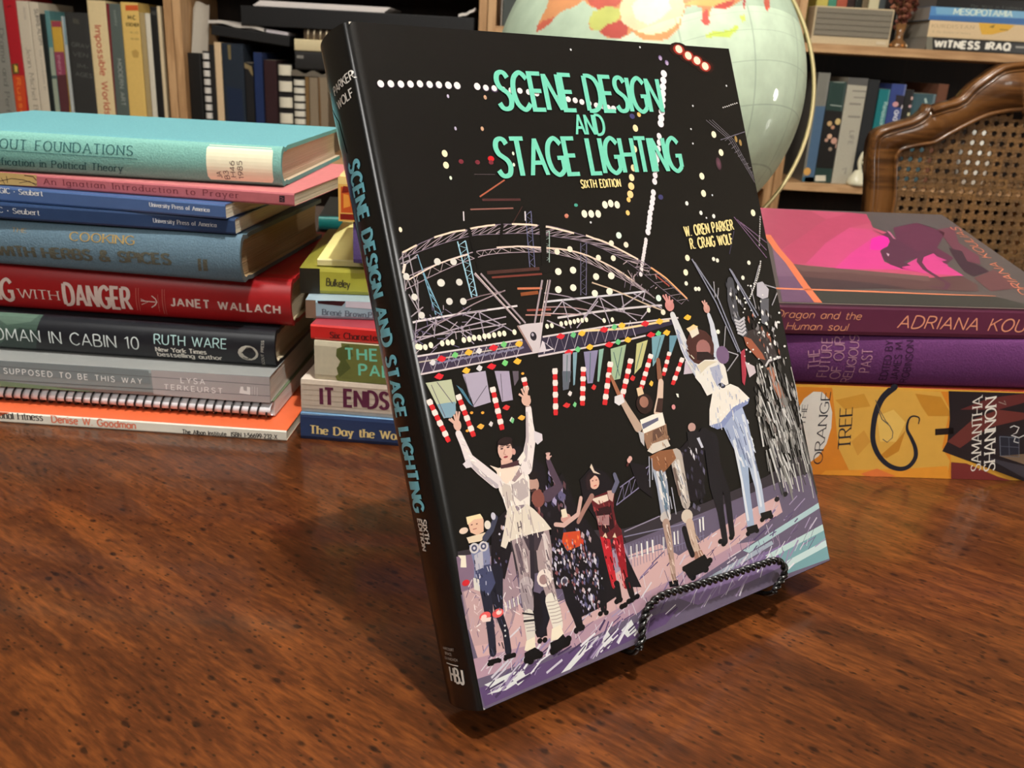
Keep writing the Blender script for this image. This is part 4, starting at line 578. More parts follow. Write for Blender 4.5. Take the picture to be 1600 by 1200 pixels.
{'name':'hardcover_book','label':'brown book half hidden by the chair crest','group':'books on the lower shelf behind the chair','o':(0.94598,2.225,0.2169),'L':0.23732,'T':0.0238,'D':0.2,'hard':True,'bulge':0,'cols':((104,66,48),(100,64,46),(200,188,164)),'mat':'cloth','prims':[]},
{'name':'paperback_book','label':'pale grey book beside the globe top','group':'books beside the globe','o':(-0.07134,2.225,0.37063),'L':0.08213,'T':0.00303,'D':0.15,'hard':False,'bulge':0,'cols':((150,140,128),(150,140,128),(200,188,164)),'mat':'matte','prims':[]},
{'name':'paperback_book','label':'dark slate book beside the globe top','group':'books beside the globe','o':(-0.06699,2.225,0.36357),'L':0.07506,'T':0.02914,'D':0.15,'hard':False,'bulge':0,'cols':((60,66,62),(60,66,62),(200,188,164)),'mat':'matte','prims':[]}]
FLAT_BOOKS = [
{'label':'black book with bold white capitals, lowest in the flat pile on the upper right shelf','o':(0.8901,2.205,0.28871),'L':0.2584,'T':0.02679,'D':0.2,'cols':((34,32,28),(40,38,34),(150,146,136)),'mat':'gloss','hard':False,'prims':[(1,'p',(120,116,100),[(-0.00303,0.02709),(0.01151,0.02649),(0.01766,-0.00297),(0.00304,-0.00237)]),(2,'t',(236,230,214),'WITNESS IRAQ',(0.02013,0.00598),0.0106,0.01409,0.16886,{'wv':0.3,'wh':0.24,'gap':0.3}),(2,'p',(150,146,136),[(0.20115,0.01735),(0.23428,0.0177),(0.23526,0.01369),(0.20211,0.01333)])]},
{'label':'cream book with a yellow patch, middle of the flat pile on the upper right shelf','o':(0.89727,2.225,0.316),'L':0.25349,'T':0.03538,'D':0.2,'cols':((216,188,146),(206,190,150),(176,168,152)),'mat':'matte','hard':False,'prims':[(2,'t',(176,146,112),'KURDISTAN',(0.0069,0.02006),0.01522,0.00736,0.09395,{'serif':True,'wv':0.14,'wh':0.06,'gap':0.34}),(2,'t',(180,156,124),'In the shadow of history',(0.01057,0.00942),0.00385,0.00483,0.08563,{'serif':True,'wv':0.12,'wh':0.05}),(1,'p',(220,170,64),[(0.10885,0.0374),(0.15346,0.03833),(0.19076,0.03352),(0.17898,0.02212),(0.14502,0.01226),(0.12205,0.01108),(0.11502,0.0229)]),(2,'p',(150,120,50),[(0.13416,0.02792),(0.14724,0.03398),(0.1448,0.02577)]),(2,'l',(150,120,60),0.00196,[(0.15974,0.02384),(0.17867,0.02346)])]},
{'label':'blue book with pale capitals in the flat pile on the upper right shelf','o':(0.89345,2.225,0.35188),'L':0.24951,'T':0.02809,'D':0.2,'cols':((84,136,186),(90,140,186),(170,160,148)),'mat':'gloss','hard':False,'prims':[(1,'p',(120,170,200),[(0.01043,0.02707),(0.29422,0.03219),(0.29897,0.01372),(0.0149,0.01261)]),(1,'p',(58,104,160),[(-0.00026,0.00916),(0.29863,0.01504),(0.30169,0.00311),(0.00166,-0.00013)]),(2,'t',(206,222,210),'MESOPOTAMIA',(0.05359,0.01392),0.01015,0.01257,0.13102,{'wv':0.2,'wh':0.14,'gap':0.14})]},
{'label':'black book on top of the flat pile on the upper right shelf','o':(0.90389,2.225,0.38047),'L':0.23302,'T':0.02325,'D':0.2,'cols':((24,22,20),(22,20,18),(120,110,100)),'mat':'gloss','hard':False,'prims':[(2,'t',(90,96,92),'The West in Evidence',(0.07687,0.00239),0.00507,0.00526,0.11642,{'gap':0.4,'serif':True,'wv':0.12,'wh':0.05})]}]
SPIRAL = {'o':(-0.37058,0.52026,0.0073),'yaw':-0.03384,'L':0.225,'T':0.01094}
CREAM = {'o':(-0.12209,0.54219,0.09886),'yaw':0.075,'L':0.155,'D':0.16,'T':0.0042}
PURPLE = {'o':(-0.09877,0.53426,0.10326),'yaw':0.075,'L':0.15,'D':0.11,'T':0.02489}
ORANGE = {'o':(-0.10695,0.53265,0.12856),'yaw':0.075,'L':0.15,'D':0.1,'T':0.02568}
DRAGON = {'L':0.21469,'D':0.155,'T':0.01725,'o':(0.10761,0.48352,0.08746),'yaw':0.118,'lift':0.17908}
DRAGON_SPINE = [(3,'t',(206,140,106),'The Dragon and the',(0.04089,0.00932),-0.00564,0.00419,0.04433,{'sub':'ragon and the','slant':0.2,'wv':0.11,'wh':0.1,'gap':0.18}),(3,'t',(206,140,106),'Human soul',(0.04308,0.00254),0.00141,0.00405,0.03546,{'slant':0.2,'wv':0.11,'wh':0.1,'gap':0.18}),(3,'t',(222,150,118),'ADRIANA KOULIAS',(0.10798,0.00493),-0.01052,0.00722,0.07602,{'sub':'ADRIANA KOU','slant':0.2,'wv':0.1,'wh':0.09})]
DRAGON_COVER = [(1,'p',(164,70,94),[(0.07785,0.15823),(0.14339,0.15467),(0.15491,0.15239),(0.14754,0.12502),(0.15473,0.11462),(0.13511,0.08744),(0.12678,0.06452),(0.13294,0.0544),(0.14473,0.0475),(0.16856,0.04535),(0.14298,0.03981),(0.08904,0.04991),(0.06429,0.05583),(0.06356,0.1018)]),(2,'p',(149,63,84),[(0.0784,0.15619),(0.11498,0.15518),(0.11948,0.13863),(0.08361,0.09763),(0.06673,0.07895),(0.06356,0.1018)]),(2,'p',(156,62,87),[(0.11948,0.13863),(0.14308,0.15394),(0.15425,0.15233),(0.15088,0.1351),(0.13001,0.12337),(0.10239,0.09338),(0.07389,0.05733),(0.06429,0.05583),(0.06709,0.07842),(0.08361,0.09763)]),(3,'p',(173,65,104),[(0.07358,0.05653),(0.10121,0.09328),(0.13001,0.12337),(0.14478,0.12157),(0.14458,0.10299),(0.13238,0.08151),(0.12678,0.06452),(0.1323,0.05305),(0.08904,0.04991)]),(4,'p',(184,58,119),[(0.08904,0.04991),(0.1113,0.077),(0.13871,0.10549),(0.1495,0.11105),(0.14653,0.09718),(0.13238,0.08151),(0.12663,0.06184),(0.14473,0.0475),(0.13165,0.05171)]),(4,'p',(181,60,117),[(0.1408,0.06157),(0.1689,0.08506),(0.16659,0.06216),(0.16926,0.04463),(0.14446,0.04697),(0.1323,0.05305)]),(5,'p',(198,40,137),[(0.13678,0.10381),(0.14535,0.10975),(0.15092,0.10902),(0.14799,0.10028),(0.1417,0.09031),(0.13306,0.08298),(0.12641,0.08329)]),(6,'p',(77,43,60),[(0.14478,0.12157),(0.14931,0.1132),(0.15704,0.11954),(0.15436,0.10384),(0.15628,0.09212),(0.15842,0.08363),(0.16982,0.08686),(0.15668,0.07449),(0.1441,0.0672),(0.13986,0.06417),(0.1423,0.05902),(0.13473,0.05583),(0.13416,0.05241),(0.12875,0.05934),(0.1293,0.06878),(0.13235,0.08094),(0.14217,0.09035),(0.1477,0.09966),(0.14972,0.10647)]),(7,'p',(159,92,117),[(0.15509,0.11999),(0.15652,0.11792),(0.15387,0.1038),(0.15266,0.10521)]),(7,'p',(181,142,159),[(0.13548,0.07894),(0.13673,0.0768),(0.13391,0.0727)]),(5,'p',(84,43,62),[(0.16272,0.12646),(0.18577,0.13851),(0.19723,0.12008),(0.17594,0.09084),(0.17853,0.07398),(0.16659,0.06216),(0.16982,0.08686),(0.15812,0.08304),(0.15436,0.10384)]),(5,'p',(94,53,65),[(0.19497,0.12627),(0.21005,0.13257),(0.1969,0.1015),(0.1981,0.07831),(0.19114,0.06399),(0.18369,0.06886),(0.18734,0.09473)]),(6,'p',(55,38,47),[(0.18447,0.09155),(0.19095,0.08628),(0.18487,0.06895),(0.18955,0.06119),(0.19065,0.05334),(0.17576,0.04457),(0.17336,0.05211),(0.17816,0.07118)]),(7,'l',(77,43,60),[0.00431,0.00378,0.00326,0.00316,0.00306,0.003,0.00256,0.0011],[(0.16782,0.08297),(0.15697,0.07507),(0.1508,0.065),(0.14857,0.05293),(0.15075,0.04034),(0.15245,0.03182),(0.14652,0.02423),(0.13817,0.02727)]),(6,'p',(173,60,114),[(0.15706,0.05879),(0.16817,0.06094),(0.16605,0.06752),(0.17149,0.0693),(0.16614,0.07859),(0.16659,0.06216)]),(3,'p',(82,58,57),[(0.06399,0.05503),(0.09723,0.04668),(0.14409,0.03988),(0.16784,0.04403),(0.17075,0.0318),(0.16623,0.02192),(0.1012,0.02253),(0.06193,0.01819),(0.06306,0.03436)]),(4,'p',(94,70,67),[(0.06399,0.05503),(0.14541,0.04248),(0.14257,0.03483),(0.09611,0.04407),(0.06691,0.04451)]),(4,'p',(62,48,50),[(0.0619,0.03672),(0.10452,0.02988),(0.12242,0.02389),(0.10098,0.02205),(0.06193,0.01819)]),(2,'p',(53,52,48),[(0.06157,0.01724),(0.17263,0.01484),(0.19193,0.0006),(0.20881,-0.00506),(0.05846,-0.00078)]),(3,'p',(94,68,90),[(0.06426,0.09889),(0.06399,0.05503),(0.06223,0.02948),(0.05814,-0.00036),(0.03859,-0.00105),(0.06096,0.08128)]),(4,'p',(107,80,100),[(0.06426,0.09889),(0.06458,0.07599),(0.0638,0.05449),(0.06084,0.03665),(0.04822,0.03578),(0.06096,0.08128)]),(2,'p',(77,70,70),[(0.15722,0.14919),(0.23376,0.15278),(0.22489,0.13233),(0.19562,0.12633),(0.18577,0.13851),(0.15704,0.11954),(0.14979,0.12204)]),(3,'p',(90,58,60),[(0.17429,0.04194),(0.19572,0.05633),(0.19631,0.04599),(0.19451,0.02847),(0.17387,0.02239)]),(8,'l',(194,104,72),0.00457,[(0.06557,0.10438),(0.06334,0.07867),(0.06314,0.05705),(0.06038,0.02461),(0.0593,-0.00159)]),(8,'l',(196,114,80),[0.00199,0.00214,0.00203,0.00194,0.00143,0.00059],[(0.0349,0.01763),(0.04299,0.01814),(0.06875,0.01769),(0.09881,0.01726),(0.1391,0.01605),(0.17297,0.01578)]),(8,'t',(189,109,82),'ADRIANA KOULIAS',(0.19884,0.0285),1.43486,0.0061,0.10397,{'sub':'RIANA KOULIAS','wv':0.12,'wh':0.1,'gap':0.16})]
CASES = [(-1.53278,-0.81358),(-0.81198,-0.10136),(-0.09976,0.59103),(0.59263,1.31183)]
ZLOW, ZUP, CASE_Y = -0.02041, 0.28851, 2.2
RINGS = [{'label':'notebook with a white spiral, beside the plain black binder','o':(-0.76132,2.225,-0.02041),'T':0.01835,'L':0.22079,'kind':'white'},{'label':'black notebook bound with wide white comb teeth','o':(-0.5857,2.225,-0.02041),'T':0.03224,'L':0.20214,'kind':'comb'},{'label':'notebook with a white spiral, right of the comb-bound notebook','o':(-0.55046,2.225,-0.02041),'T':0.02773,'L':0.1728,'kind':'cream'}]
PILE = {'sheet':(-0.78988,-0.75151,0.19482,0.30476),'papers':(-0.63593,-0.33713,0.3042,0.31902),'creambook':(-0.54357,-0.39579,0.21334,0.23827),'coil':(-0.52371,-0.39566,0.24014,0.26075),'blackbook':(-0.54304,-0.39597,0.17419,0.21198),'cloth':(-0.55283,-0.46771,0.15515,0.17069),'note':(-0.73481,-0.55468,0.22507,0.2554)}
BOX = (0.63352,0.81132,0.28776,0.36851)
VASE = {'x':0.84416,'z':0.28851,'top':0.34057}
FIGURE = {'x':0.78532,'z':-0.02041,'top':0.05659}
JAR = {'c':(1.09802,0.03805),'z':-0.02041}
SCRAP = [(-0.16788,0.30152),(-0.1306,0.31827)]
CHAIR_OUT = [(0.46473,0.05135),(0.45428,0.12714),(0.45457,0.14862),(0.4603,0.15875),(0.47496,0.16604),(0.50408,0.1765),(0.51626,0.18682),(0.52094,0.19668),(0.52556,0.19052),(0.53764,0.19676),(0.55794,0.20342),(0.56884,0.21827),(0.58391,0.23244),(0.60212,0.24666),(0.61758,0.25096),(0.63357,0.25295)]
CHAIR_IN = [(0.50093,0.05333),(0.49926,0.07989),(0.49243,0.12169),(0.49294,0.13004),(0.49704,0.13523),(0.51389,0.14026),(0.53658,0.14559),(0.55362,0.15717),(0.57883,0.17317),(0.59994,0.18399),(0.62368,0.19007),(0.64812,0.19297)]
GLOBE = {'c':(0.11736,0.955,0.20276),'r':0.1524,'v':(-0.12194,-0.99228,0.02248),'ux':(0.99253,-0.12198,0.0),'uy':(0.00274,0.02231,0.99975)}
LAND = [((226,150,96),[(-0.217,0.246),(-0.236,0.233),(-0.257,0.223),(-0.287,0.219),(-0.312,0.201),(-0.337,0.176),(-0.362,0.165),(-0.391,0.158),(-0.392,0.18),(-0.38,0.207),(-0.365,0.239),(-0.366,0.295),(-0.346,0.37),(-0.129,0.397),(0.073,0.401),(0.311,0.437),(0.277,0.283),(0.24,0.253),(0.207,0.234),(0.173,0.239),(0.163,0.219),(0.161,0.196),(0.167,0.188),(0.15,0.178),(0.139,0.19),(0.142,0.228),(0.115,0.235),(0.091,0.225),(0.082,0.196),(0.081,0.178),(0.074,0.16),(0.044,0.129),(0.011,0.122),(-0.03,0.128),(-0.055,0.147),(-0.066,0.135),(-0.088,0.126),(-0.125,0.129),(-0.152,0.146),(-0.179,0.153),(-0.188,0.172),(-0.18,0.196),(-0.163,0.212),(-0.192,0.223)]),((212,96,72),[(-0.312,0.201),(-0.337,0.176),(-0.362,0.165),(-0.391,0.158),(-0.392,0.18),(-0.371,0.195)]),((206,86,72),[(-0.206,0.245),(-0.093,0.252),(-0.101,0.223),(-0.137,0.214),(-0.163,0.212),(-0.192,0.227)]),((206,208,110),[(-0.181,0.203),(-0.138,0.222),(-0.096,0.21),(-0.095,0.182),(-0.129,0.158),(-0.152,0.146),(-0.18,0.156),(-0.186,0.175)]),((196,70,62),[(-0.152,0.146),(-0.13,0.164),(-0.091,0.176),(-0.065,0.158),(-0.066,0.138),(-0.088,0.126),(-0.125,0.13)]),((238,226,180),[(-0.099,0.213),(-0.084,0.28),(0.076,0.287),(0.088,0.222),(0.073,0.177),(0.042,0.152),(-0.002,0.138),(-0.05,0.15),(-0.085,0.17)]),((246,242,220),[(-0.064,0.219),(-0.044,0.252),(0.034,0.256),(0.049,0.218),(0.022,0.186),(-0.011,0.166),(-0.048,0.182)]),((230,190,110),[(0.084,0.234),(0.127,0.26),(0.208,0.281),(0.237,0.266),(0.193,0.237),(0.153,0.237),(0.115,0.237)]),((206,74,66),[(0.173,0.237),(0.208,0.26),(0.253,0.277),(0.236,0.252),(0.207,0.234)]),((206,90,80),[(0.14,0.215),(0.16,0.231),(0.162,0.196),(0.169,0.187),(0.15,0.178),(0.139,0.19)]),((206,90,70),[(0.377,0.33),(0.412,0.325),(0.407,0.294),(0.39,0.275),(0.378,0.282)]),((196,60,60),[(0.282,0.284),(0.294,0.287),(0.285,0.256),(0.28,0.247)]),((196,214,96),[(0.159,0.154),(0.175,0.165),(0.208,0.169),(0.236,0.179),(0.252,0.195),(0.262,0.191),(0.252,0.175),(0.229,0.155),(0.202,0.149),(0.182,0.15),(0.163,0.142)]),((206,220,110),[(0.266,0.224),(0.282,0.234),(0.29,0.218),(0.273,0.208)]),((206,220,110),[(0.153,0.15),(0.162,0.157),(0.164,0.145),(0.156,0.141)]),((222,120,110),[(-0.779,0.335),(-0.762,0.376),(-0.759,0.387),(-0.779,0.343),(-0.793,0.303)])]
MAIN = {'L':0.241,'D':0.19589,'T':0.0235,'bulge':0.003}
MAIN_SPINE = [(3,'t',(130,214,234),'SCENE DESIGN AND STAGE LIGHTING',(0.04604,0.00991),-0.01494,0.00711,0.12446,{'wv':0.17,'wh':0.15,'gap':0.24}),(3,'t',(226,222,214),'PARKER',(0.0211,0.01),1.70324,0.00292,0.01272,{'wv':0.15,'wh':0.13,'gap':0.18}),(3,'t',(226,222,214),'WOLF',(0.02649,0.01082),1.69198,0.00299,0.01017,{'wv':0.15,'wh':0.13,'gap':0.18}),(3,'t',(226,222,214),'SIXTH',(0.17367,0.01255),-0.03268,0.00282,0.00826,{'wv':0.17,'wh':0.15}),(3,'t',(226,222,214),'EDITION',(0.17348,0.00925),-0.06203,0.00284,0.01113,{'wv':0.17,'wh':0.15,'gap':0.24}),(3,'t',(170,166,160),'HARCOURT',(0.22014,0.00987),1.55157,0.00093,0.00676,{'wv':0.13,'wh':0.12}),(3,'t',(170,166,160),'BRACE',(0.22189,0.01056),1.54744,0.00093,0.00428,{'wv':0.13,'wh':0.12}),(3,'t',(170,166,160),'JOVANOVICH',(0.22366,0.0094),1.55722,0.00093,0.0081,{'wv':0.13,'wh':0.12}),(3,'l',(226,222,214),0.00038,[(0.22504,0.01024),(0.22537,0.01733)]),(3,'t',(226,222,214),'HBJ',(0.23129,0.01146),1.50605,0.00507,0.00695,{'wv':0.16,'wh':0.12,'gap':0.14}),(1,'p',(24,46,50),[(0.02066,-0.0005),(0.02967,0.00812),(0.04196,0.01017),(0.03562,-0.00192)])]
MAIN_TITLE = [(80,'t',(112,200,172),'SCENE DESIGN',(0.0571,0.2108),-0.00353,0.01441,0.0849,{'wv':0.125,'wh':0.095,'gap':0.15}),(80,'t',(112,200,172),'AND',(0.0918,0.2009),-0.01342,0.00812,0.0149,{'wv':0.13,'wh':0.11,'gap':0.18}),(80,'t',(112,200,172),'STAGE LIGHTING',(0.0507,0.185),-0.00414,0.01441,0.0966,{'wv':0.125,'wh':0.095,'gap':0.15}),(80,'t',(226,206,140),'SIXTH EDITION',(0.0888,0.1791),-0.00962,0.00321,0.0208,{'wv':0.15,'wh':0.13,'gap':0.26}),(80,'t',(226,206,140),'W. OREN PARKER',(0.141,0.1559),0.0357,0.00438,0.03082,{'wv':0.15,'wh':0.13,'gap':0.24}),(80,'t',(226,206,140),'R. CRAIG WOLF',(0.1429,0.1503),0.01498,0.00439,0.0267,{'wv':0.15,'wh':0.13,'gap':0.24})]
EASEL = {'O':(-0.00391,0.25476,0.0135),'b1':(0.80299,0.59599,0.00084),'b2':(-0.24663,0.331,0.91083),'bn':(0.54257,-0.7316,0.41278),'bar':[(0.0685,0.00035),(0.07075,0.0026),(0.07166,0.00604),(0.07375,0.01013),(0.07691,0.01318),(0.08189,0.01522),(0.08754,0.01559),(0.10083,0.01457),(0.11546,0.01356),(0.13084,0.01274),(0.14533,0.01206),(0.15108,0.01161),(0.15479,0.00975),(0.15639,0.00648),(0.15458,0.00332),(0.15049,0.0011),(0.14738,-0.0008)],'T':0.0235}
MAIN_MATRIX = Matrix([[0.24663,0.80299,0.54257,-0.07851],[-0.331,0.59599,-0.7316,0.34994],[-0.91083,0.00084,0.41278,0.22331],[0.0,0.0,0.0,1.0]])
ART_PALETTE = [(90,28,22),(17,16,15),(235,90,70),(120,32,26),(250,215,190),(120,100,140),(238,228,222),(225,215,215),(230,222,225),(225,218,220),(220,212,210),(110,90,130),(170,150,175),(245,215,165),(255,205,140),(240,190,110),(245,232,205),(240,230,195),(225,225,215),(200,200,200),(70,150,130),(170,90,70),(60,58,100),(240,225,185),(215,225,200),(200,35,40),(110,40,50),(180,170,190),(190,150,120),(190,120,100),(165,88,66),(72,40,40),(130,85,76),(70,60,62),(58,36,34),(190,185,180),(170,165,160),(92,86,92),(100,95,100),(95,90,100),(150,120,70),(110,70,85),(105,80,105),(60,55,75),(112,98,112),(150,132,140),(165,148,150),(120,165,185),(150,190,205),(92,92,120),(150,170,160),(92,88,108),(215,205,205),(232,205,182),(225,160,110),(150,70,60),(225,200,185),(220,196,180),(215,190,170),(212,202,202),(165,150,160),(150,130,135),(120,100,105),(130,115,130),(175,160,165),(195,190,195),(200,190,190),(140,125,135),(190,165,140),(150,120,120),(180,150,150),(150,138,150),(160,148,158),(120,108,125),(170,155,160),(92,84,110),(130,112,120),(170,150,150),(100,88,100),(150,140,145),(225,205,190),(110,52,44),(70,42,38),(190,110,80),(130,70,40),(140,70,60),(170,120,110),(15,14,14),(16,15,15),(18,16,16),(240,228,200),(238,226,200),(215,212,200),(210,205,195),(240,220,190),(235,228,205),(232,220,195),(215,230,215),(245,232,195),(230,225,205),(58,48,66),(46,40,58),(205,192,192),(205,190,190),(175,165,150),(205,192,190),(200,186,186),(230,200,150),(190,180,190),(120,116,140),(205,40,50),(235,175,60),(110,190,110),(210,205,205),(240,180,60),(100,185,120),(240,205,90),(150,134,138),(206,186,180),(196,184,186),(150,120,112),(206,196,200),(46,42,56),(40,36,44),(170,160,170),(176,180,150),(120,150,165),(165,155,172),(160,148,168),(70,110,130),(150,148,158),(120,150,160),(128,122,150),(130,165,150),(150,170,138),(185,182,125),(110,150,160),(100,140,155),(190,175,185),(90,80,90),(90,95,105),(95,88,98),(70,95,95),(232,214,205),(198,40,44),(225,165,70),(205,50,50),(215,205,200),(110,180,120),(240,160,60),(200,50,50),(230,180,70),(50,44,50),(94,84,104),(196,160,158),(168,136,150),(150,132,150),(86,66,104),(110,150,155),(176,200,196),(186,206,204),(160,186,188),(150,160,172),(190,182,196),(150,136,164),(72,54,92),(122,104,140),(205,198,204),(84,70,104),(200,192,200),(160,140,160),(90,74,108),(206,208,206),(150,126,134),(182,150,150),(120,98,118),(206,186,190),(110,90,112),(176,150,160),(84,66,92),(226,216,214),(214,212,216),(190,186,196),(140,124,156),(80,60,96),(64,48,80),(140,130,150),(110,104,130),(222,220,212),(118,112,136),(150,140,160),(150,130,150),(205,180,180),(110,90,116),(120,112,140),(24,20,26),(150,142,168),(96,92,124),(196,190,200),(62,58,82),(120,70,74),(176,150,150),(44,44,66),(80,76,104),(90,60,66),(120,104,120),(60,54,80),(40,34,50),(120,66,60),(70,40,46),(150,100,96),(90,84,110),(40,34,42),(150,140,170),(90,84,116),(60,56,84),(44,40,60),(150,146,166),(60,56,76),(200,196,200),(54,50,64),(90,86,104),(34,32,40),(176,138,124),(30,22,24),(60,40,40),(74,58,72),(200,160,150),(120,70,62),(190,140,130),(220,205,180),(196,160,150),(190,70,40),(235,120,60),(200,60,40),(240,170,110),(34,34,48),(30,30,42),(116,120,150),(62,66,96),(176,172,180),(205,200,190),(196,190,188),(70,72,96),(196,190,196),(216,196,168),(214,172,146),(226,204,160),(110,70,66),(140,70,70),(60,62,80),(215,205,190),(214,86,84),(236,200,190),(225,200,190),(196,40,48),(225,215,195),(16,15,18),(14,13,15),(200,195,190),(22,20,26),(20,18,22),(20,18,24),(18,16,20),(26,24,34),(14,13,16),(180,176,186),(60,56,70),(176,34,44),(140,26,36),(70,30,30),(88,28,34),(44,18,24),(216,196,178),(186,150,140),(150,110,110),(210,190,160),(212,166,146),(40,26,30),(210,190,170),(120,60,60),(170,60,60),(150,110,100),(206,160,150),(90,90,110),(216,60,70),(110,20,30),(230,110,110),(16,14,18),(150,96,70),(176,150,132),(128,84,64),(206,178,158),(60,40,36),(46,30,28),(150,104,88),(214,186,150),(138,104,82),(96,70,58),(228,220,206),(96,96,116),(180,174,172),(204,194,180),(150,156,170),(172,160,150),(132,86,58),(90,112,130),(206,204,206),(206,196,186),(110,92,84),(186,176,170),(200,184,168),(164,136,122),(190,164,146),(206,190,178),(150,110,92),(18,17,20),(22,20,24),(150,150,160),(190,196,206),(196,198,206),(190,140,128),(200,150,138),(206,204,204),(160,164,186),(196,128,122),(200,136,130),(70,40,36),(40,26,28),(218,206,186),(226,196,150),(222,216,206),(168,170,188),(206,194,170),(150,160,186),(160,170,196),(226,218,206),(128,138,176),(230,226,216),(40,40,52),(150,166,190),(170,180,198),(206,210,216),(20,19,22),(60,58,66),(30,28,32),(176,140,130),(28,26,30),(190,190,200),(26,24,30),(24,22,28),(196,130,130),(220,220,205),(54,46,46),(150,84,62),(160,104,82),(70,70,76),(186,182,186),(176,170,178),(90,90,96),(190,184,184),(160,50,66),(196,180,184),(186,184,186),(60,60,66),(120,118,124),(226,224,222),(36,34,36),(180,176,176),(70,66,66),(120,114,114),(225,220,216),(40,36,36),(150,86,66),(84,80,76),(130,126,122),(170,166,160),(58,56,54),(40,38,36),(110,100,96),(170,168,164),(120,116,114),(200,196,190),(126,126,140),(150,146,150),(210,206,200),(225,222,215),(110,86,116),(150,132,134),(158,138,138),(60,50,58),(206,192,188),(96,82,90),(198,184,180),(44,38,46),(222,208,198),(150,120,118),(172,158,160),(206,196,190),(150,136,140),(206,198,186),(218,210,196),(170,156,148),(150,140,140),(40,36,40),(226,214,190),(228,216,192),(224,214,204),(214,202,186),(178,164,162),(196,182,172),(134,118,126),(226,206,188),(150,128,130),(218,206,204),(222,210,206),(176,164,168),(182,168,170),(210,200,202),(225,215,205),(240,232,224),(190,176,172),(160,144,148),(232,220,206),(206,194,188),(104,90,96),(80,66,74),(176,160,158),(130,114,118),(214,214,216),(120,126,140),(176,168,160),(90,84,84),(232,226,216),(176,136,108),(90,64,50),(206,176,150),(120,88,68),(166,110,76),(96,56,36),(206,180,164),(110,80,66),(150,120,104),(214,192,176),(130,100,86),(166,140,122),(222,80,92),(96,16,28),(40,12,18),(150,30,42),(236,140,140),(150,60,60),(60,20,26),(206,170,150),(110,40,44),(178,178,196),(70,74,100),(130,132,156),(44,44,62),(210,206,214),(60,60,80),(24,24,34),(96,96,120),(16,16,22),(226,222,218),(166,172,192),(196,196,204),(206,196,176),(140,148,180),(206,212,222),(110,122,150),(90,98,124),(226,228,230),(176,166,186),(40,38,52),(206,196,204),(170,160,180),(30,28,40),(104,98,124),(210,202,206),(120,80,80),(120,118,114),(150,148,144),(88,86,84),(60,58,56),(190,188,184),(206,164,146),(150,110,104),(206,164,148),(70,44,50),(40,28,30),(212,170,154),(60,36,40),(170,124,112),(146,60,66),(110,96,100),(130,116,118),(90,76,80),(180,166,156),(196,190,176),(170,166,156)]
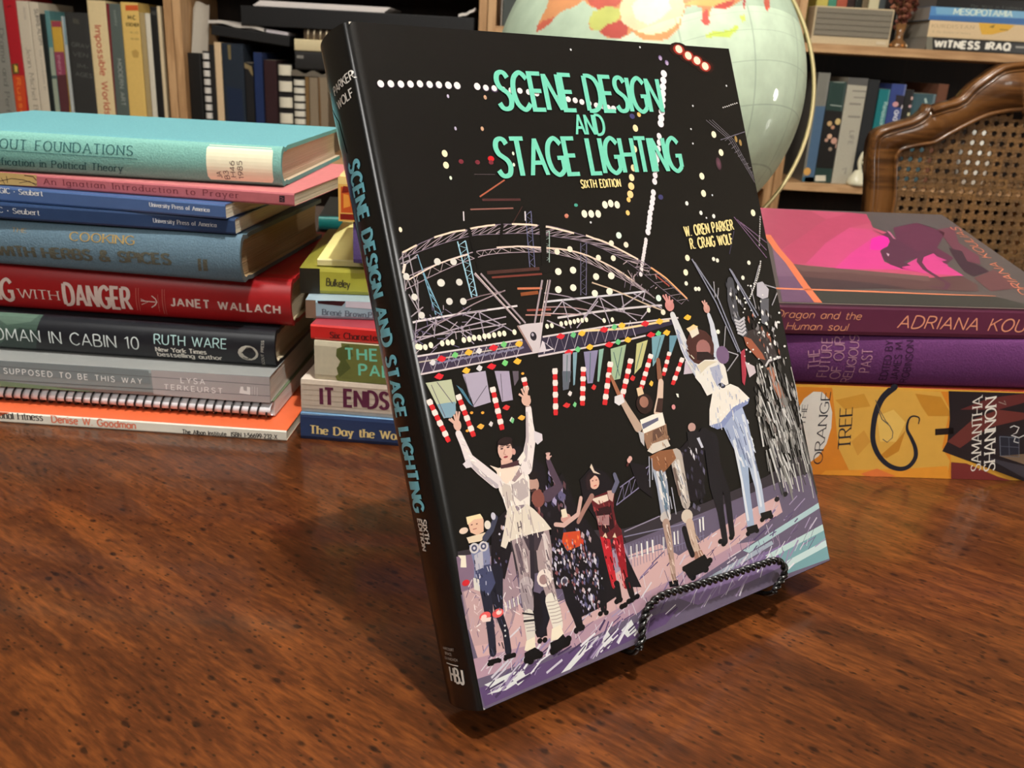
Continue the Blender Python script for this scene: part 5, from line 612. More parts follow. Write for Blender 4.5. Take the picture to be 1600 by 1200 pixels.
ART = [[3,1,0,608,331,1,1598,2389],
[3,1,0,623,336,1,1649,2363,1699,2343],
[3,1,0,638,342,1,1745,2319],
[3,2,2,365,241,3,1598,2389,1649,2363],
[3,2,2,378,245,3,1699,2343,1745,2319],
[3,3,4,213,183,-1,1598,2391,1650,2364,1700,2344,1746,2320],
[3,3,5,166,141,1,82,2191,122,2192,161,2192,200,2194,240,2195],
[3,3,5,179,147,1,279,2195,318,2194,359,2193,397,2193,485,2193,523,2189],
[3,3,5,192,151,1,561,2186],
[3,4,6,128,131,-1,82,2193,122,2194,162,2194,201,2195,240,2197,280,2196,319,2196],
[3,4,6,140,138,-1,359,2195,397,2195,485,2194],
[3,4,6,124,116,-1,523,2190,561,2189,601,2185,638,2183,679,2182,720,2178,758,2173],
[3,4,7,132,118,-1,867,2160,911,2153,946,2149,979,2143,1016,2138,1053,2130,1086,2126,1115,2122],
[3,4,7,144,123,-1,1143,2118],
[3,4,8,180,166,-1,1475,2276,1464,2246,1454,2217,1445,2189,1437,2163,1427,2135,1417,2107,1406,2079,1397,2055],
[3,4,9,139,145,-1,1373,2000,1366,1972,1353,1945,1344,1921,1333,1899,1322,1878,1313,1855,1304,1832,1294,1805,1274,1758,1265,1735,1256,1716,1246,1694,1233,1673,1225,1652,1217,1633,1209,1614,1199,1594],
[3,4,10,95,104,-1,1218,1644,1213,1632,1205,1613,1197,1595,1179,1561,1174,1549,1168,1537,1161,1525,1156,1512,1149,1499,1143,1487,1137,1475,1131,1461,1123,1443,1113,1422],
[3,4,11,117,118,-1,1472,2346,1506,2326],
[3,4,12,79,88,-1,1473,2344,1507,2323],
[3,4,13,146,154,-1,1244,2035,1215,1946,1189,1866,1168,1826],
[3,4,14,166,159,-1,1156,1790,1142,1756],
[3,4,15,107,110,-1,1127,1734,1108,1680,1280,2094],
[3,4,16,145,157,-1,878,1688,913,1686,949,1684,994,1719,1026,1723,1059,1716],
[3,4,17,151,157,-1,1714,2006,1738,1923,1585,1819,1574,1742,1872,1639],
[3,4,18,95,99,-1,1459,1703,1534,1657,1610,1638,1062,1550,1036,1591],
[3,4,19,49,47,-1,1562,1633,1627,1732,1616,2136,1569,1966,1575,2031,1862,2233,902,1652,975,2358,1363,2388,1311,1737],
[3,4,20,98,68,-1,844,1725],
[3,4,21,96,87,-1,785,1684],
[3,4,22,148,114,-1,1239,2086,1311,1737],
[3,4,23,119,130,-1,286,1942,282,1899],
[3,4,24,55,72,-1,291,1852,589,1937,582,1894],
[3,4,25,145,108,-1,483,1919],
[3,4,26,110,87,-1,349,1911,420,1907,480,1905],
[3,4,27,50,72,-1,353,2034,348,2154],
[3,4,28,70,85,-1,470,2033,511,2153],
[3,4,29,96,77,-1,787,1686],
[1,4,30,58,400,1778,526,1837],
[1,4,31,93,408,1766,581,1759],
[1,4,32,57,348,1733,540,1728],
[1,4,33,32,395,1862,487,1859],
[1,4,34,41,583,1733,522,1669],
[3,4,35,48,34,-1,1811,2131,1825,2134,1839,2137,1853,2140,1867,2144,1881,2147,1895,2150,1909,2153],
[3,4,36,40,49,-1,1915,1617,1911,1606,1908,1595,1904,1584,1900,1574,1897,1563,1893,1552,1890,1542,1886,1531,1882,1520,1879,1510,1875,1499,1871,1488],
[1,4,37,39,1682,2072,1811,1980,1925,1778],
[1,4,37,40,1703,2072,1826,1980,1925,1793],
[1,4,37,40,1722,2073,1840,1980,1925,1807],
[1,4,38,29,1779,1977,1814,1993],
[1,4,38,29,1796,1958,1829,1973],
[1,4,38,29,1812,1940,1845,1953],
[1,4,38,30,1828,1921,1860,1932],
[1,4,38,30,1845,1903,1875,1912],
[1,4,38,30,1861,1884,1891,1891],
[1,4,38,30,1878,1865,1906,1870],
[1,4,38,30,1894,1847,1922,1850],
[1,4,38,30,1911,1828,1925,1829],
[1,4,39,44,1751,1981,1925,2018],
[3,4,40,87,154,-1,1855,1984,1880,1967],
[3,4,41,210,361,1,1708,1873],
[1,4,42,51,1739,1627,1904,1426],
[1,4,42,51,1757,1614,1914,1461],
[1,4,42,51,1774,1602,1924,1496],
[1,4,43,43,1662,1463,1722,1566],
[1,5,44,36,37,1597,72,1609,123,1626,175,1641,224,1649,273,1655,321,1660,363,1665,403,1669,443,1670,483,1670,524,1667,566,1664,610,1660,654,1655,696,1649,733,1640,766,1630,803,1618,846,1604,892,1588,941,1569,1000,1542,1063,1511,1114,1484,1143,1468,1159,1457,1179,1441,1210,1415,1245,1385,1277,1355,1308,1327,1336,1301,1355,1283],
[1,5,44,28,19,1573,44,1580,82,1590,127,1601,183,1613,248,1625,308,1634,353,1638,393,1637,434,1635,484,1634,537,1632,587,1628,633,1622,676,1614,722,1605,772,1596,824,1584,878,1567,936,1542,997,1511,1055,1477,1109,1437,1161,1395,1208,1356,1249,1323,1284,1294,1308,1275],
[1,5,45,26,19,1573,56,1603,42,1579,105,1620,74,1588,162,1637,113,1598,216,1648,160,1608,271,1655,215,1619,323,1660,272,1629,369,1665,321,1635,413,1669,361,1637,457,1670,397,1637,502,1669,434,1635,547,1665,479,1634,594,1661,526,1632,643,1656,572,1629,690,1650,615,1624,731,1641,654,1618,768,1629,694,1611,810,1616,737,1602,857,1600,782,1593,909,1582,829,1583,968,1557,878,1567,1035,1525,931,1545,1096,1494,985,1518,1136,1472,1037,1487,1157,1459,1087,1453,1178,1442,1135,1416,1212,1414,1180,1379,1249,1380,1220,1346,1285,1348,1256,1317,1317,1318,1287,1292,1345,1293,1308,1275],
[1,5,45,38,23,1508,60,1518,113,1533,167,1546,217,1557,268,1567,315,1575,355,1579,391,1580,429,1581,472,1582,516,1582,553,1581,578,1579,595,1576,619,1572,656,1568,699,1562,746,1553,796,1539,849,1521,900,1499,948,1474,995,1445,1039,1416,1082,1385,1122,1353,1149,1330],
[1,5,45,30,21,1469,60,1481,117,1500,173,1517,225,1531,277,1544,324,1553,358,1559,387,1562,425,1563,486,1562,557,1558,615,1554,641,1553,651,1552,671,1547,714,1536,769,1521,824,1502,875,1480,926,1455,977,1428,1029,1400,1080,1370,1120,1346,1143,1331,1155,1322,1163,1316],
[1,5,46,28,21,1469,42,1513,60,1481,86,1525,117,1500,140,1539,173,1517,192,1552,225,1531,242,1562,277,1544,291,1571,324,1553,335,1577,358,1559,373,1580,387,1562,410,1581,425,1563,450,1581,486,1562,494,1582,557,1558,534,1581,615,1554,566,1580,641,1553,586,1577,651,1552,607,1574,671,1547,638,1570,714,1536,678,1565,769,1521,723,1558,824,1502,771,1546,875,1480,822,1530,926,1455,874,1510,977,1428,924,1486,1029,1400,972,1460,1080,1370,1017,1431,1120,1346,1060,1401,1143,1331,1102,1369,1155,1322,1135,1342,1163,1316],
[1,5,47,33,95,1586,120,1367],
[1,5,47,34,105,1517,145,1364],
[1,5,47,24,105,1517,96,1571,111,1496,100,1540,116,1474,104,1508,122,1452,107,1477,128,1430,111,1446,134,1408,114,1414,139,1386,118,1383,145,1364],
[1,5,48,51,267,1620,281,1413],
[1,5,48,51,301,1620,304,1416],
[1,5,48,36,301,1620,268,1605,302,1591,270,1575,302,1562,272,1546,302,1533,274,1516,303,1504,276,1487,303,1475,278,1457,304,1446,280,1428,304,1416],
[1,5,49,39,593,1714,562,1500],
[1,5,49,39,619,1713,586,1498],
[1,5,49,27,619,1713,590,1696,614,1677,585,1660,608,1641,580,1625,603,1605,575,1589,597,1569,570,1553,592,1534,565,1518,586,1498],
[1,5,50,39,649,1634,630,1513],
[1,5,50,39,688,1631,658,1510],
[1,5,50,28,688,1631,647,1620,681,1604,642,1593,675,1577,638,1566,668,1550,634,1540,661,1524,630,1513],
[1,5,51,41,830,1574,779,1369],
[1,5,51,42,860,1572,806,1366],
[1,5,51,29,860,1572,826,1557,851,1537,817,1522,842,1503,809,1488,833,1469,800,1454,824,1434,791,1420,815,1400,783,1386,806,1366],
[1,5,52,55,591,1713,584,1677],
[1,5,52,51,317,1727,311,1693],
[1,6,53,62,37,1597,55,1603,80,1612,99,1619],
[1,6,53,64,175,1641,195,1645,224,1650,251,1655,274,1657,295,1658,310,1659],
[1,6,53,67,331,1662,345,1664,365,1666,385,1667,406,1669,427,1669,443,1670],
[1,6,53,70,519,1668,535,1667,558,1665,581,1663,602,1661,622,1658,636,1656],
[1,6,53,73,647,1656,666,1651,694,1645,722,1638,753,1629,784,1621,806,1614],
[1,6,53,77,864,1602,874,1598,889,1592,906,1585,924,1580,943,1573,971,1561,1018,1536,1074,1506,1114,1484],
[1,6,54,76,1176,1444,1194,1432,1222,1413,1252,1390,1286,1357,1323,1320,1349,1293],
[1,6,55,70,1189,1415,1210,1398,1239,1374,1260,1357],
[1,6,56,52,41,1501,73,1513,119,1530,166,1545,215,1556,265,1564,300,1570],
[1,6,57,63,430,1585,449,1585,477,1584,502,1583,518,1583,532,1582,553,1580,593,1575,641,1569,675,1564],
[1,6,58,67,661,1566,683,1563,714,1559,746,1553,775,1546,803,1538,830,1529,854,1520,876,1510,900,1499,927,1486,955,1471,984,1455,1015,1435,1045,1413,1067,1398],
[1,6,59,70,24,1353,48,1355,83,1356,124,1358,170,1359,222,1360,279,1360,346,1361,419,1361,471,1361],
[1,6,60,48,18,1287,35,1289,59,1293,91,1297,130,1302,176,1308,227,1314,291,1319,361,1324,412,1327],
[1,6,61,43,119,1336,139,1341,167,1349,197,1358,224,1368,251,1378,285,1389,335,1402,391,1415,431,1424],
[1,6,62,40,234,1401,255,1405,286,1410,319,1415,357,1418,398,1420,427,1421],
[1,6,63,35,26,1322,66,1331,125,1344,183,1354,239,1359,295,1361,335,1363],
[1,6,64,43,28,1300,61,1299,110,1298,170,1298,249,1299,339,1300,406,1301],
[1,6,65,77,597,1362,645,1361,715,1359,787,1357,856,1355,926,1353,989,1352,1043,1351,1089,1350,1121,1349],
[1,6,66,84,645,1295,701,1295,781,1296,863,1295,942,1293,1021,1291,1088,1288,1137,1286,1173,1284,1196,1282],
[1,6,67,44,605,1396,632,1391,671,1382,715,1370,761,1353,811,1333,868,1312,940,1289,1020,1267,1078,1251],
[1,6,68,58,847,1413,876,1402,918,1386,961,1368,1005,1348,1050,1326,1092,1305,1133,1287,1172,1270,1199,1259],
[1,6,69,49,585,1344,617,1340,662,1336,705,1330,741,1322,774,1314,797,1308],
[1,6,70,44,573,1322,630,1313,711,1302,771,1293],
[1,6,71,40,17,1279,122,1350],
[1,6,71,41,62,1369,183,1296],
[1,6,71,42,138,1360,288,1253],
[1,6,71,44,292,1359,211,1304],
[1,6,71,44,299,1358,302,1252],
[1,6,71,44,299,1358,427,1271],
[1,6,71,44,376,1295,224,1361],
[1,6,71,42,184,1302,81,1253],
[1,6,71,44,299,1270,390,1294],
[1,6,71,41,41,1360,18,1284],
[1,6,71,42,118,1362,96,1291],
[1,6,71,42,204,1300,252,1247],
[1,6,72,48,682,1356,784,1285],
[1,6,72,48,686,1356,700,1248],
[1,6,72,50,871,1354,897,1242],
[1,6,72,50,867,1354,766,1276],
[1,6,72,50,877,1347,971,1282],
[1,6,72,51,973,1288,1041,1236],
[1,6,72,51,988,1347,985,1274],
[1,6,72,53,1053,1347,1193,1269],
[1,6,72,53,1103,1348,976,1299],
[1,6,72,53,1138,1287,1066,1240],
[1,6,72,53,1123,1358,1094,1311],
[1,6,72,48,728,1245,859,1337],
[1,6,72,48,671,1252,593,1291],
[1,6,72,49,797,1308,869,1257],
[1,6,72,47,628,1315,691,1361],
[5,6,36,-41,41,-29,29,1,28,3,73,74,75,45,1404,283,1378,248,1230,13,1262],
[5,6,26,-36,36,-36,29,1,34,3,76,77,78,1035,1528,1212,1438,1183,1327,994,1371],
[1,6,79,43,37,1597,20,1463],
[1,6,79,43,60,1589,65,1425],
[1,6,79,43,95,1586,26,1547],
[1,6,79,43,33,1524,63,1374],
[1,6,79,42,22,1559,89,1576],
[1,6,79,43,75,1497,50,1359],
[1,6,79,42,30,1451,62,1369],
[1,6,79,42,22,1373,76,1401],
[1,6,80,95,39,1557,24,1525],
[1,6,81,78,383,1477,613,1469],
[1,6,82,129,366,1496,657,1489],
[1,6,83,81,486,1425,600,1415],
[1,6,84,134,496,1402,578,1401],
[1,6,85,81,510,1340,622,1330],
[1,6,86,54,499,1323,616,1309],
[1,6,87,155,325,1663,335,1514],
[1,6,87,133,476,1672,445,1589],
[1,6,87,251,664,1660,625,1470],
[1,6,88,223,656,1662,633,1495],
[1,6,89,251,606,1489,677,1482],
[3,7,90,91,107,-1,213,1266,236,1266,257,1268,279,1266,302,1268,321,1267,344,1267,368,1268,389,1267,435,1266,77,1266,54,1262,123,1266,146,1266,165,1264,34,1265,24,1268],
[3,7,91,85,99,-1,588,1269,611,1269,657,1270,680,1270,701,1270,722,1271,741,1273,761,1271,783,1271,871,1257,914,1255],
[3,7,91,99,108,-1,1117,1271],
[3,7,92,157,138,-1,166,1478],
[3,7,93,136,127,-1,241,1473,185,1409,242,1403,168,1554,234,1548],
[3,7,93,123,124,-1,34,1513,50,1439,64,1373],
[3,7,94,65,92,-1,47,1677],
[3,7,95,158,139,-1,765,1470,692,1471,874,1434],
[3,7,95,171,142,-1,953,1430],
[3,7,95,156,136,-1,675,1402,749,1402,851,1369],
[3,7,95,168,142,-1,928,1369],
[3,7,96,130,121,-1,982,1500,905,1508,1064,1549,987,1561,705,1548,770,1553,1195,1253],
[3,7,97,145,137,-1,1185,1314,1035,1590],
[3,7,98,139,140,-1,1397,1467,1370,1406],
[3,7,99,99,95,-1,1360,1359,1410,1330,1429,1328,1555,1449,1577,1441],
[3,7,99,111,101,-1,1777,1414,1718,1350,1494,1132,1646,1266],
[0,8,100,16,1231,469,1232,593,1231,585,1180,457,1179,21,1169],
[0,8,101,536,1229,831,1229,1274,1215,1270,1199,1059,1181,519,1160],
[1,9,102,61,16,1235,463,1234],
[1,9,103,61,15,1172,457,1179,577,1179],
[1,9,104,47,18,1214,450,1214],
[1,9,105,65,558,1232,910,1233,1275,1220],
[1,9,106,70,520,1163,973,1165,1073,1170],
[1,9,107,86,755,1230,953,1213,1221,1215],
[1,9,108,36,19,1175,54,1229,66,1174,102,1229,114,1174,151,1229,163,1173,200,1229,212,1173,250,1229,263,1173,302,1229,314,1172,354,1229,366,1172,407,1230,420,1171,461,1230],
[1,9,108,38,549,1169,589,1231,598,1169,638,1232,648,1170,688,1234,698,1170,739,1235,749,1171,791,1236,801,1172,844,1237,854,1172,897,1238,907,1173,952,1239,962,1173,1007,1240,1018,1174],
[1,9,109,72,62,1199,89,1203],
[1,9,109,72,89,1199,116,1204],
[1,9,109,73,116,1199,144,1204],
[1,9,109,72,144,1199,171,1204],
[1,9,109,74,171,1200,199,1204],
[1,9,109,75,199,1200,227,1204],
[1,9,109,76,227,1200,256,1204],
[1,9,109,76,256,1200,285,1205],
[1,9,109,76,285,1200,314,1205],
[1,9,109,76,314,1200,343,1205],
[1,9,109,76,343,1200,372,1205],
[1,9,109,78,372,1201,402,1205],
[1,9,109,79,402,1201,433,1206],
[1,9,109,80,433,1201,463,1206],
[0,10,110,88,1213,100,1221,110,1225,119,1219,128,1215,120,1205,109,1201,98,1206],
[0,10,110,65,1154,77,1162,87,1166,96,1160,105,1156,96,1146,86,1142,75,1147],
[0,10,110,309,1222,321,1230,333,1234,342,1228,352,1224,343,1214,331,1209,320,1214],
[0,10,110,285,1156,297,1164,309,1168,318,1162,328,1158,319,1148,307,1144,296,1149],
[0,10,111,205,1219,215,1227,225,1232,233,1226,241,1222,233,1212,223,1208,214,1212],
[0,10,111,426,1221,437,1229,448,1233,456,1227,464,1224,456,1213,445,1208,435,1213],
[0,10,111,403,1158,415,1166,425,1170,433,1164,442,1160,434,1150,423,1145,413,1150],
[0,10,111,180,1157,191,1165,201,1169,208,1163,216,1160,208,1149,198,1145,189,1150],
[0,10,112,151,1218,160,1226,168,1230,173,1225,179,1222,173,1211,165,1207,158,1211],
[0,10,112,363,1227,372,1235,380,1240,386,1234,393,1231,386,1220,377,1215,370,1220],
[0,10,112,352,1159,361,1168,369,1172,375,1167,382,1163,375,1152,366,1148,359,1152],
[0,10,113,253,1218,262,1227,270,1231,275,1226,281,1223,275,1212,267,1207,259,1212],
[0,10,113,240,1157,249,1165,257,1170,262,1164,268,1161,262,1150,254,1146,247,1150],
[0,10,113,57,1205,66,1213,73,1217,78,1212,84,1209,78,1198,70,1194,64,1198],
[0,10,110,620,1223,633,1231,645,1235,654,1229,664,1225,655,1215,643,1211,631,1216],
[0,10,110,837,1221,850,1229,863,1234,873,1228,884,1224,874,1213,862,1209,849,1214],
[0,10,110,1057,1218,1071,1226,1085,1231,1096,1225,1107,1221,1097,1210,1083,1205,1069,1211],
[0,10,110,644,1158,657,1165,669,1169,678,1163,688,1159,679,1149,667,1145,655,1150],
[0,10,110,848,1160,862,1168,875,1172,885,1166,896,1162,886,1151,873,1147,860,1152],
[0,10,110,1077,1169,1092,1177,1105,1182,1116,1175,1128,1171,1117,1160,1103,1156,1090,1161],
[0,10,114,727,1221,739,1229,750,1233,758,1227,767,1224,758,1213,747,1209,737,1214],
[0,10,114,936,1226,948,1234,960,1239,969,1233,978,1229,969,1218,957,1213,946,1219],
[0,10,114,1141,1217,1155,1226,1167,1231,1176,1224,1187,1221,1177,1209,1164,1204,1152,1210],
[0,10,114,752,1164,764,1171,775,1176,784,1170,793,1166,784,1156,773,1151,762,1156],
[0,10,114,952,1165,964,1173,976,1178,985,1172,995,1168,986,1157,974,1153,962,1158],
[0,10,114,1169,1167,1182,1175,1195,1180,1204,1173,1214,1170,1204,1158,1192,1153,1180,1159],
[0,10,114,1304,1215,1318,1223,1331,1228,1341,1222,1352,1218,1342,1206,1329,1202,1316,1207],
[0,10,115,689,1220,698,1228,707,1233,713,1227,719,1224,712,1213,704,1208,696,1213],
[0,10,115,900,1224,910,1233,919,1238,926,1232,933,1229,925,1218,916,1213,908,1217],
[0,10,115,696,1162,706,1170,715,1175,721,1169,727,1166,720,1155,711,1150,704,1155],
[0,10,115,904,1163,914,1172,923,1176,930,1171,937,1167,929,1156,920,1151,912,1156],
[0,10,115,1127,1168,1138,1176,1148,1181,1155,1175,1162,1172,1154,1160,1144,1155,1135,1160],
[0,10,116,1324,1169,1340,1177,1355,1182,1367,1175,1379,1171,1368,1160,1353,1155,1338,1161],
[1,11,117,77,311,1498,469,1293],
[1,11,117,77,338,1496,492,1293],
[1,11,117,82,608,1446,534,1288],
[1,11,117,85,645,1443,568,1284],
[1,11,118,33,315,1501,467,1299],
[1,11,118,36,634,1444,559,1285],
[0,11,119,451,1286,491,1290,573,1286,530,1179,498,1180],
[0,11,120,451,1286,498,1180,499,1195,458,1290],
[0,11,121,552,1218,600,1178,527,1177],
[0,11,122,561,1210,589,1182,562,1183],
[3,11,123,149,170,-1,516,1240],
[3,11,124,58,63,-1,514,1246],
[0,12,125,28,1140,131,1136,133,1054,102,1008,71,1008],
[0,12,126,55,1060,130,1057,124,1018,101,1005,71,1009],
[0,12,127,180,1147,277,1144,274,1030,201,1024],
[0,12,128,315,1138,378,1128,370,1022,321,1023],
[0,12,129,146,1114,168,1095,199,1025,182,1043],
[0,12,130,636,1155,676,1155,645,1046,605,1032],
[0,12,131,685,1154,707,1153,664,1031,656,1029],
[0,12,132,738,1149,811,1146,752,1023,726,1026],
[0,12,133,816,1147,841,1148,785,1023,776,1026],
[0,12,134,875,1142,960,1148,894,1018,851,1018],
[0,12,135,1016,1144,1080,1151,1016,1048,972,1024],
[0,12,136,1104,1160,1181,1161,1112,1065,1078,1039],
[0,12,137,1204,1152,1252,1148,1191,1071,1183,1080],
[0,12,138,1265,1036,1318,1048,1316,977,1241,982],
[0,12,139,392,1126,419,1122,412,1092,388,1070],
[0,12,140,617,1091,660,1085,630,1019,603,1019],
[1,13,141,29,48,1130,78,1012],
[1,13,141,30,196,1028,270,1091],
[1,13,141,29,72,1136,118,1052],
[1,13,141,31,339,1124,325,1026],
[1,13,141,30,186,1137,191,1056],
[1,13,142,38,887,1128,893,1030],
[1,13,142,39,934,1140,871,1022],
[1,13,142,40,1049,1142,985,1041],
[1,13,142,41,1153,1153,1094,1061],
[1,13,142,36,656,1149,628,1048],
[1,13,142,37,770,1141,738,1031],
[0,14,143,35,1084,17,1080,18,1069,23,1060,41,1064,41,1075],
[0,14,144,40,1064,24,1061,26,1050,30,1041,46,1044,45,1055],
[0,14,143,47,1045,29,1041,30,1030,35,1021,53,1025,52,1035],
[0,14,144,52,1025,36,1022,37,1011,42,1001,58,1005,57,1015],
[0,14,143,59,1006,41,1002,41,991,47,982,65,985,64,996],
[0,14,144,64,986,48,982,49,972,54,962,70,965,69,976],
[0,14,143,71,966,53,962,53,952,59,942,77,946,76,956],
[0,14,144,75,946,60,943,61,932,66,922,81,926,80,936],
[0,14,143,155,1081,135,1078,135,1067,139,1058,159,1061,159,1071],
[0,14,144,158,1061,141,1058,141,1048,145,1039,162,1041,162,1051],
[0,14,143,163,1042,143,1039,143,1029,147,1019,167,1022,167,1032],
[0,14,144,165,1022,149,1020,148,1009,153,1000,169,1002,170,1012],
[0,14,143,171,1003,151,1000,151,990,155,980,175,983,175,993],
[0,14,144,173,983,156,981,156,970,160,961,177,963,177,973],
[0,14,143,179,964,159,961,158,951,163,941,183,944,183,954],
[0,14,144,181,944,164,942,164,931,168,922,185,924,185,934],
[0,14,143,303,1083,282,1082,280,1072,283,1062,304,1063,306,1073],
[0,14,144,302,1063,285,1063,283,1052,285,1042,303,1043,305,1053],
[0,14,143,304,1043,284,1043,282,1033,285,1023,305,1023,307,1033],
[0,14,144,304,1024,286,1023,284,1013,287,1003,305,1003,306,1014],
[0,14,143,306,1004,286,1003,283,993,286,983,307,984,309,994],
[0,14,144,305,984,288,984,286,974,289,964,306,964,308,974],
[0,14,143,308,964,287,964,285,954,288,944,308,944,311,954],
[0,14,144,307,945,289,944,288,934,290,924,308,924,310,935],
[0,14,143,446,1096,425,1095,423,1087,426,1078,447,1079,449,1088],
[0,14,144,445,1079,427,1079,425,1070,428,1062,446,1062,448,1071],
[0,14,143,447,1063,426,1062,424,1054,427,1045,448,1046,450,1054],
[0,14,143,596,1106,575,1108,570,1098,570,1086,591,1083,596,1094],
[0,14,144,590,1084,572,1086,567,1076,567,1064,585,1062,589,1072],
[0,14,143,586,1062,566,1065,561,1054,561,1043,581,1040,586,1050],
[0,14,144,580,1040,562,1043,558,1032,557,1021,575,1018,580,1029],
[0,14,143,576,1018,556,1021,551,1011,551,999,571,996,577,1007],
[0,14,144,570,997,553,999,548,989,548,977,565,975,570,985],
[0,14,143,567,975,546,978,541,967,541,956,562,953,567,963],
[0,14,144,560,953,543,956,538,945,538,934,555,931,560,942],
[0,14,143,733,1090,711,1094,706,1085,706,1076,728,1072,734,1080],
[0,14,144,727,1072,707,1076,702,1067,702,1057,721,1054,726,1062],
[0,14,143,723,1054,701,1058,695,1049,695,1039,717,1035,723,1044],
[0,14,144,716,1036,697,1039,692,1030,691,1020,711,1017,716,1026],
[0,14,143,712,1017,690,1021,685,1012,685,1003,707,998,712,1007],
[0,14,144,705,999,686,1003,681,994,681,984,700,980,705,989],
[0,14,143,702,981,680,985,674,976,674,966,696,962,702,971],
[0,14,144,695,963,676,966,671,958,671,948,690,944,695,953],
[0,14,143,873,1089,851,1095,843,1086,841,1074,864,1068,872,1078],
[0,14,144,863,1069,843,1074,836,1065,834,1054,853,1048,860,1058],
[0,14,143,855,1048,832,1054,825,1045,823,1034,846,1028,853,1037],
[0,14,144,844,1029,825,1034,818,1024,816,1013,835,1008,842,1017],
[0,14,143,837,1008,814,1014,807,1004,805,993,827,987,835,997],
[0,14,144,826,988,807,993,800,984,798,973,817,967,824,977],
[0,14,143,818,967,796,974,789,964,787,953,809,947,817,956],
[0,14,144,808,948,789,953,782,944,779,933,799,927,806,937],
[0,14,143,982,1085,960,1092,951,1084,948,1073,970,1066,979,1074],
[0,14,144,969,1066,950,1073,942,1064,938,1054,957,1047,965,1056],
[0,14,143,959,1047,937,1054,929,1046,926,1035,948,1028,956,1036],
[0,14,144,946,1029,927,1035,919,1026,916,1016,935,1009,943,1018],
[0,14,143,937,1009,915,1017,906,1008,904,998,925,990,934,999],
[0,14,144,924,991,905,998,897,989,894,979,913,972,921,981],
[0,14,143,914,972,893,979,884,971,881,960,903,953,911,961],
[0,14,144,902,954,883,960,875,952,872,941,890,935,898,943],
[0,14,143,1093,1087,1073,1095,1064,1087,1061,1078,1081,1070,1090,1078],
[0,14,144,1080,1071,1062,1078,1054,1070,1050,1061,1068,1054,1076,1062],
[0,14,143,1070,1054,1049,1062,1041,1054,1037,1045,1058,1037,1066,1044],
[0,14,144,1057,1038,1039,1045,1031,1037,1027,1028,1045,1021,1053,1029],
[0,14,143,1046,1021,1026,1029,1018,1022,1014,1012,1035,1004,1043,1012],
[0,14,144,1034,1005,1016,1012,1008,1005,1004,995,1022,988,1030,996],
[0,14,143,1023,988,1003,996,995,989,992,980,1012,972,1020,979],
[0,14,144,1011,972,993,979,985,972,982,963,999,956,1007,963],
[0,14,143,1195,1083,1177,1089,1170,1082,1167,1073,1185,1067,1193,1074],
[0,14,144,1184,1068,1168,1073,1161,1066,1158,1057,1173,1052,1181,1059],
[0,14,143,1175,1052,1157,1058,1149,1051,1147,1043,1165,1036,1172,1043],
[0,14,144,1163,1037,1148,1042,1141,1035,1138,1027,1153,1021,1160,1028],
[0,14,143,1155,1021,1137,1028,1129,1021,1126,1012,1144,1006,1152,1013],
[0,14,144,1143,1006,1128,1012,1121,1005,1118,997,1133,991,1140,998],
[0,14,143,1263,1047,1244,1055,1234,1047,1229,1038,1248,1029,1258,1037],
[0,14,144,1247,1030,1230,1038,1221,1030,1216,1020,1232,1013,1241,1021],
[0,14,143,1234,1013,1215,1021,1205,1014,1200,1004,1219,995,1229,1003],
[0,14,144,1218,996,1201,1004,1192,996,1187,987,1203,979,1212,987],
[0,14,143,1205,979,1186,987,1176,980,1171,970,1190,962,1200,969],
[0,14,144,1189,963,1173,970,1164,963,1158,953,1174,946,1184,953],
[0,15,145,195,954,205,960,214,963,221,958,228,954,221,946,212,942,203,947],
[0,15,145,374,953,384,959,394,962,401,957,409,953,402,944,392,941,383,946],
[0,15,146,587,962,598,968,608,972,616,966,625,963,617,953,606,950,596,955],
[0,15,146,317,1000,327,1007,336,1010,344,1005,352,1001,344,992,335,989,326,994],
[0,15,147,246,953,253,960,259,964,262,959,266,956,261,947,256,943,251,947],
[0,15,147,337,951,344,958,350,963,354,958,358,955,353,946,347,941,342,945],
[0,15,147,621,1001,629,1009,635,1013,639,1008,644,1005,638,995,632,991,626,995],
[0,15,148,341,948,347,955,352,960,355,955,359,952,354,943,349,938,345,942],
[0,15,148,635,956,642,963,648,968,651,963,655,960,650,950,644,946,639,950],
[3,15,149,69,48,-1,435,1110,186,1007,231,999,154,948],
[0,15,150,943,1010,953,1018,961,1023,967,1017,974,1013,966,1002,958,998,950,1002],
[0,15,150,739,1006,748,1014,756,1019,761,1013,767,1010,760,999,752,995,745,999],
[0,15,151,1039,973,1048,981,1055,986,1059,981,1064,977,1058,966,1050,961,1045,966],
[0,16,152,22,550,250,529,537,491,767,443,1215,439,1608,464,1925,517,1925,220,1169,277,497,331,3,334],
[0,16,153,3,404,219,398,448,381,752,386,1205,403,1750,425,1925,415,1925,3,1092,3,413,3,3,3],
[0,17,154,3,328,53,388,193,405,243,263,480,263,739,339,929,340,1018,269,1298,320,1447,345,1666,365,1674,290,1352,229,1071,196,816,177,576,149,329,142,22,160],
[0,17,155,3,181,329,142,576,149,816,177,1071,196,1352,229,1470,212,1096,149,800,118,435,84,3,111],
[0,17,156,440,347,752,386,765,306,508,255],
[0,17,157,3,79,283,74,433,79,790,83,963,69,880,29,418,17,11,12],
[0,17,5,973,105,1451,147,1925,164,1925,73,1424,56,1068,50],
[0,17,158,1595,131,1925,156,1925,11,1607,24],
[0,17,159,1511,136,1925,172,1925,143,1547,115],
[0,17,160,1609,75,1925,98,1925,69,1627,47],
[0,17,161,1382,193,1925,273,1925,248,1417,173],
[0,17,162,1131,139,1569,187,1577,170,1147,116],
[5,18,170,19,89,7,47,4,23,33,47,61,6,163,164,165,166,167,168,3,270,812,293,1765,327,1890,58,749,57,27,48],
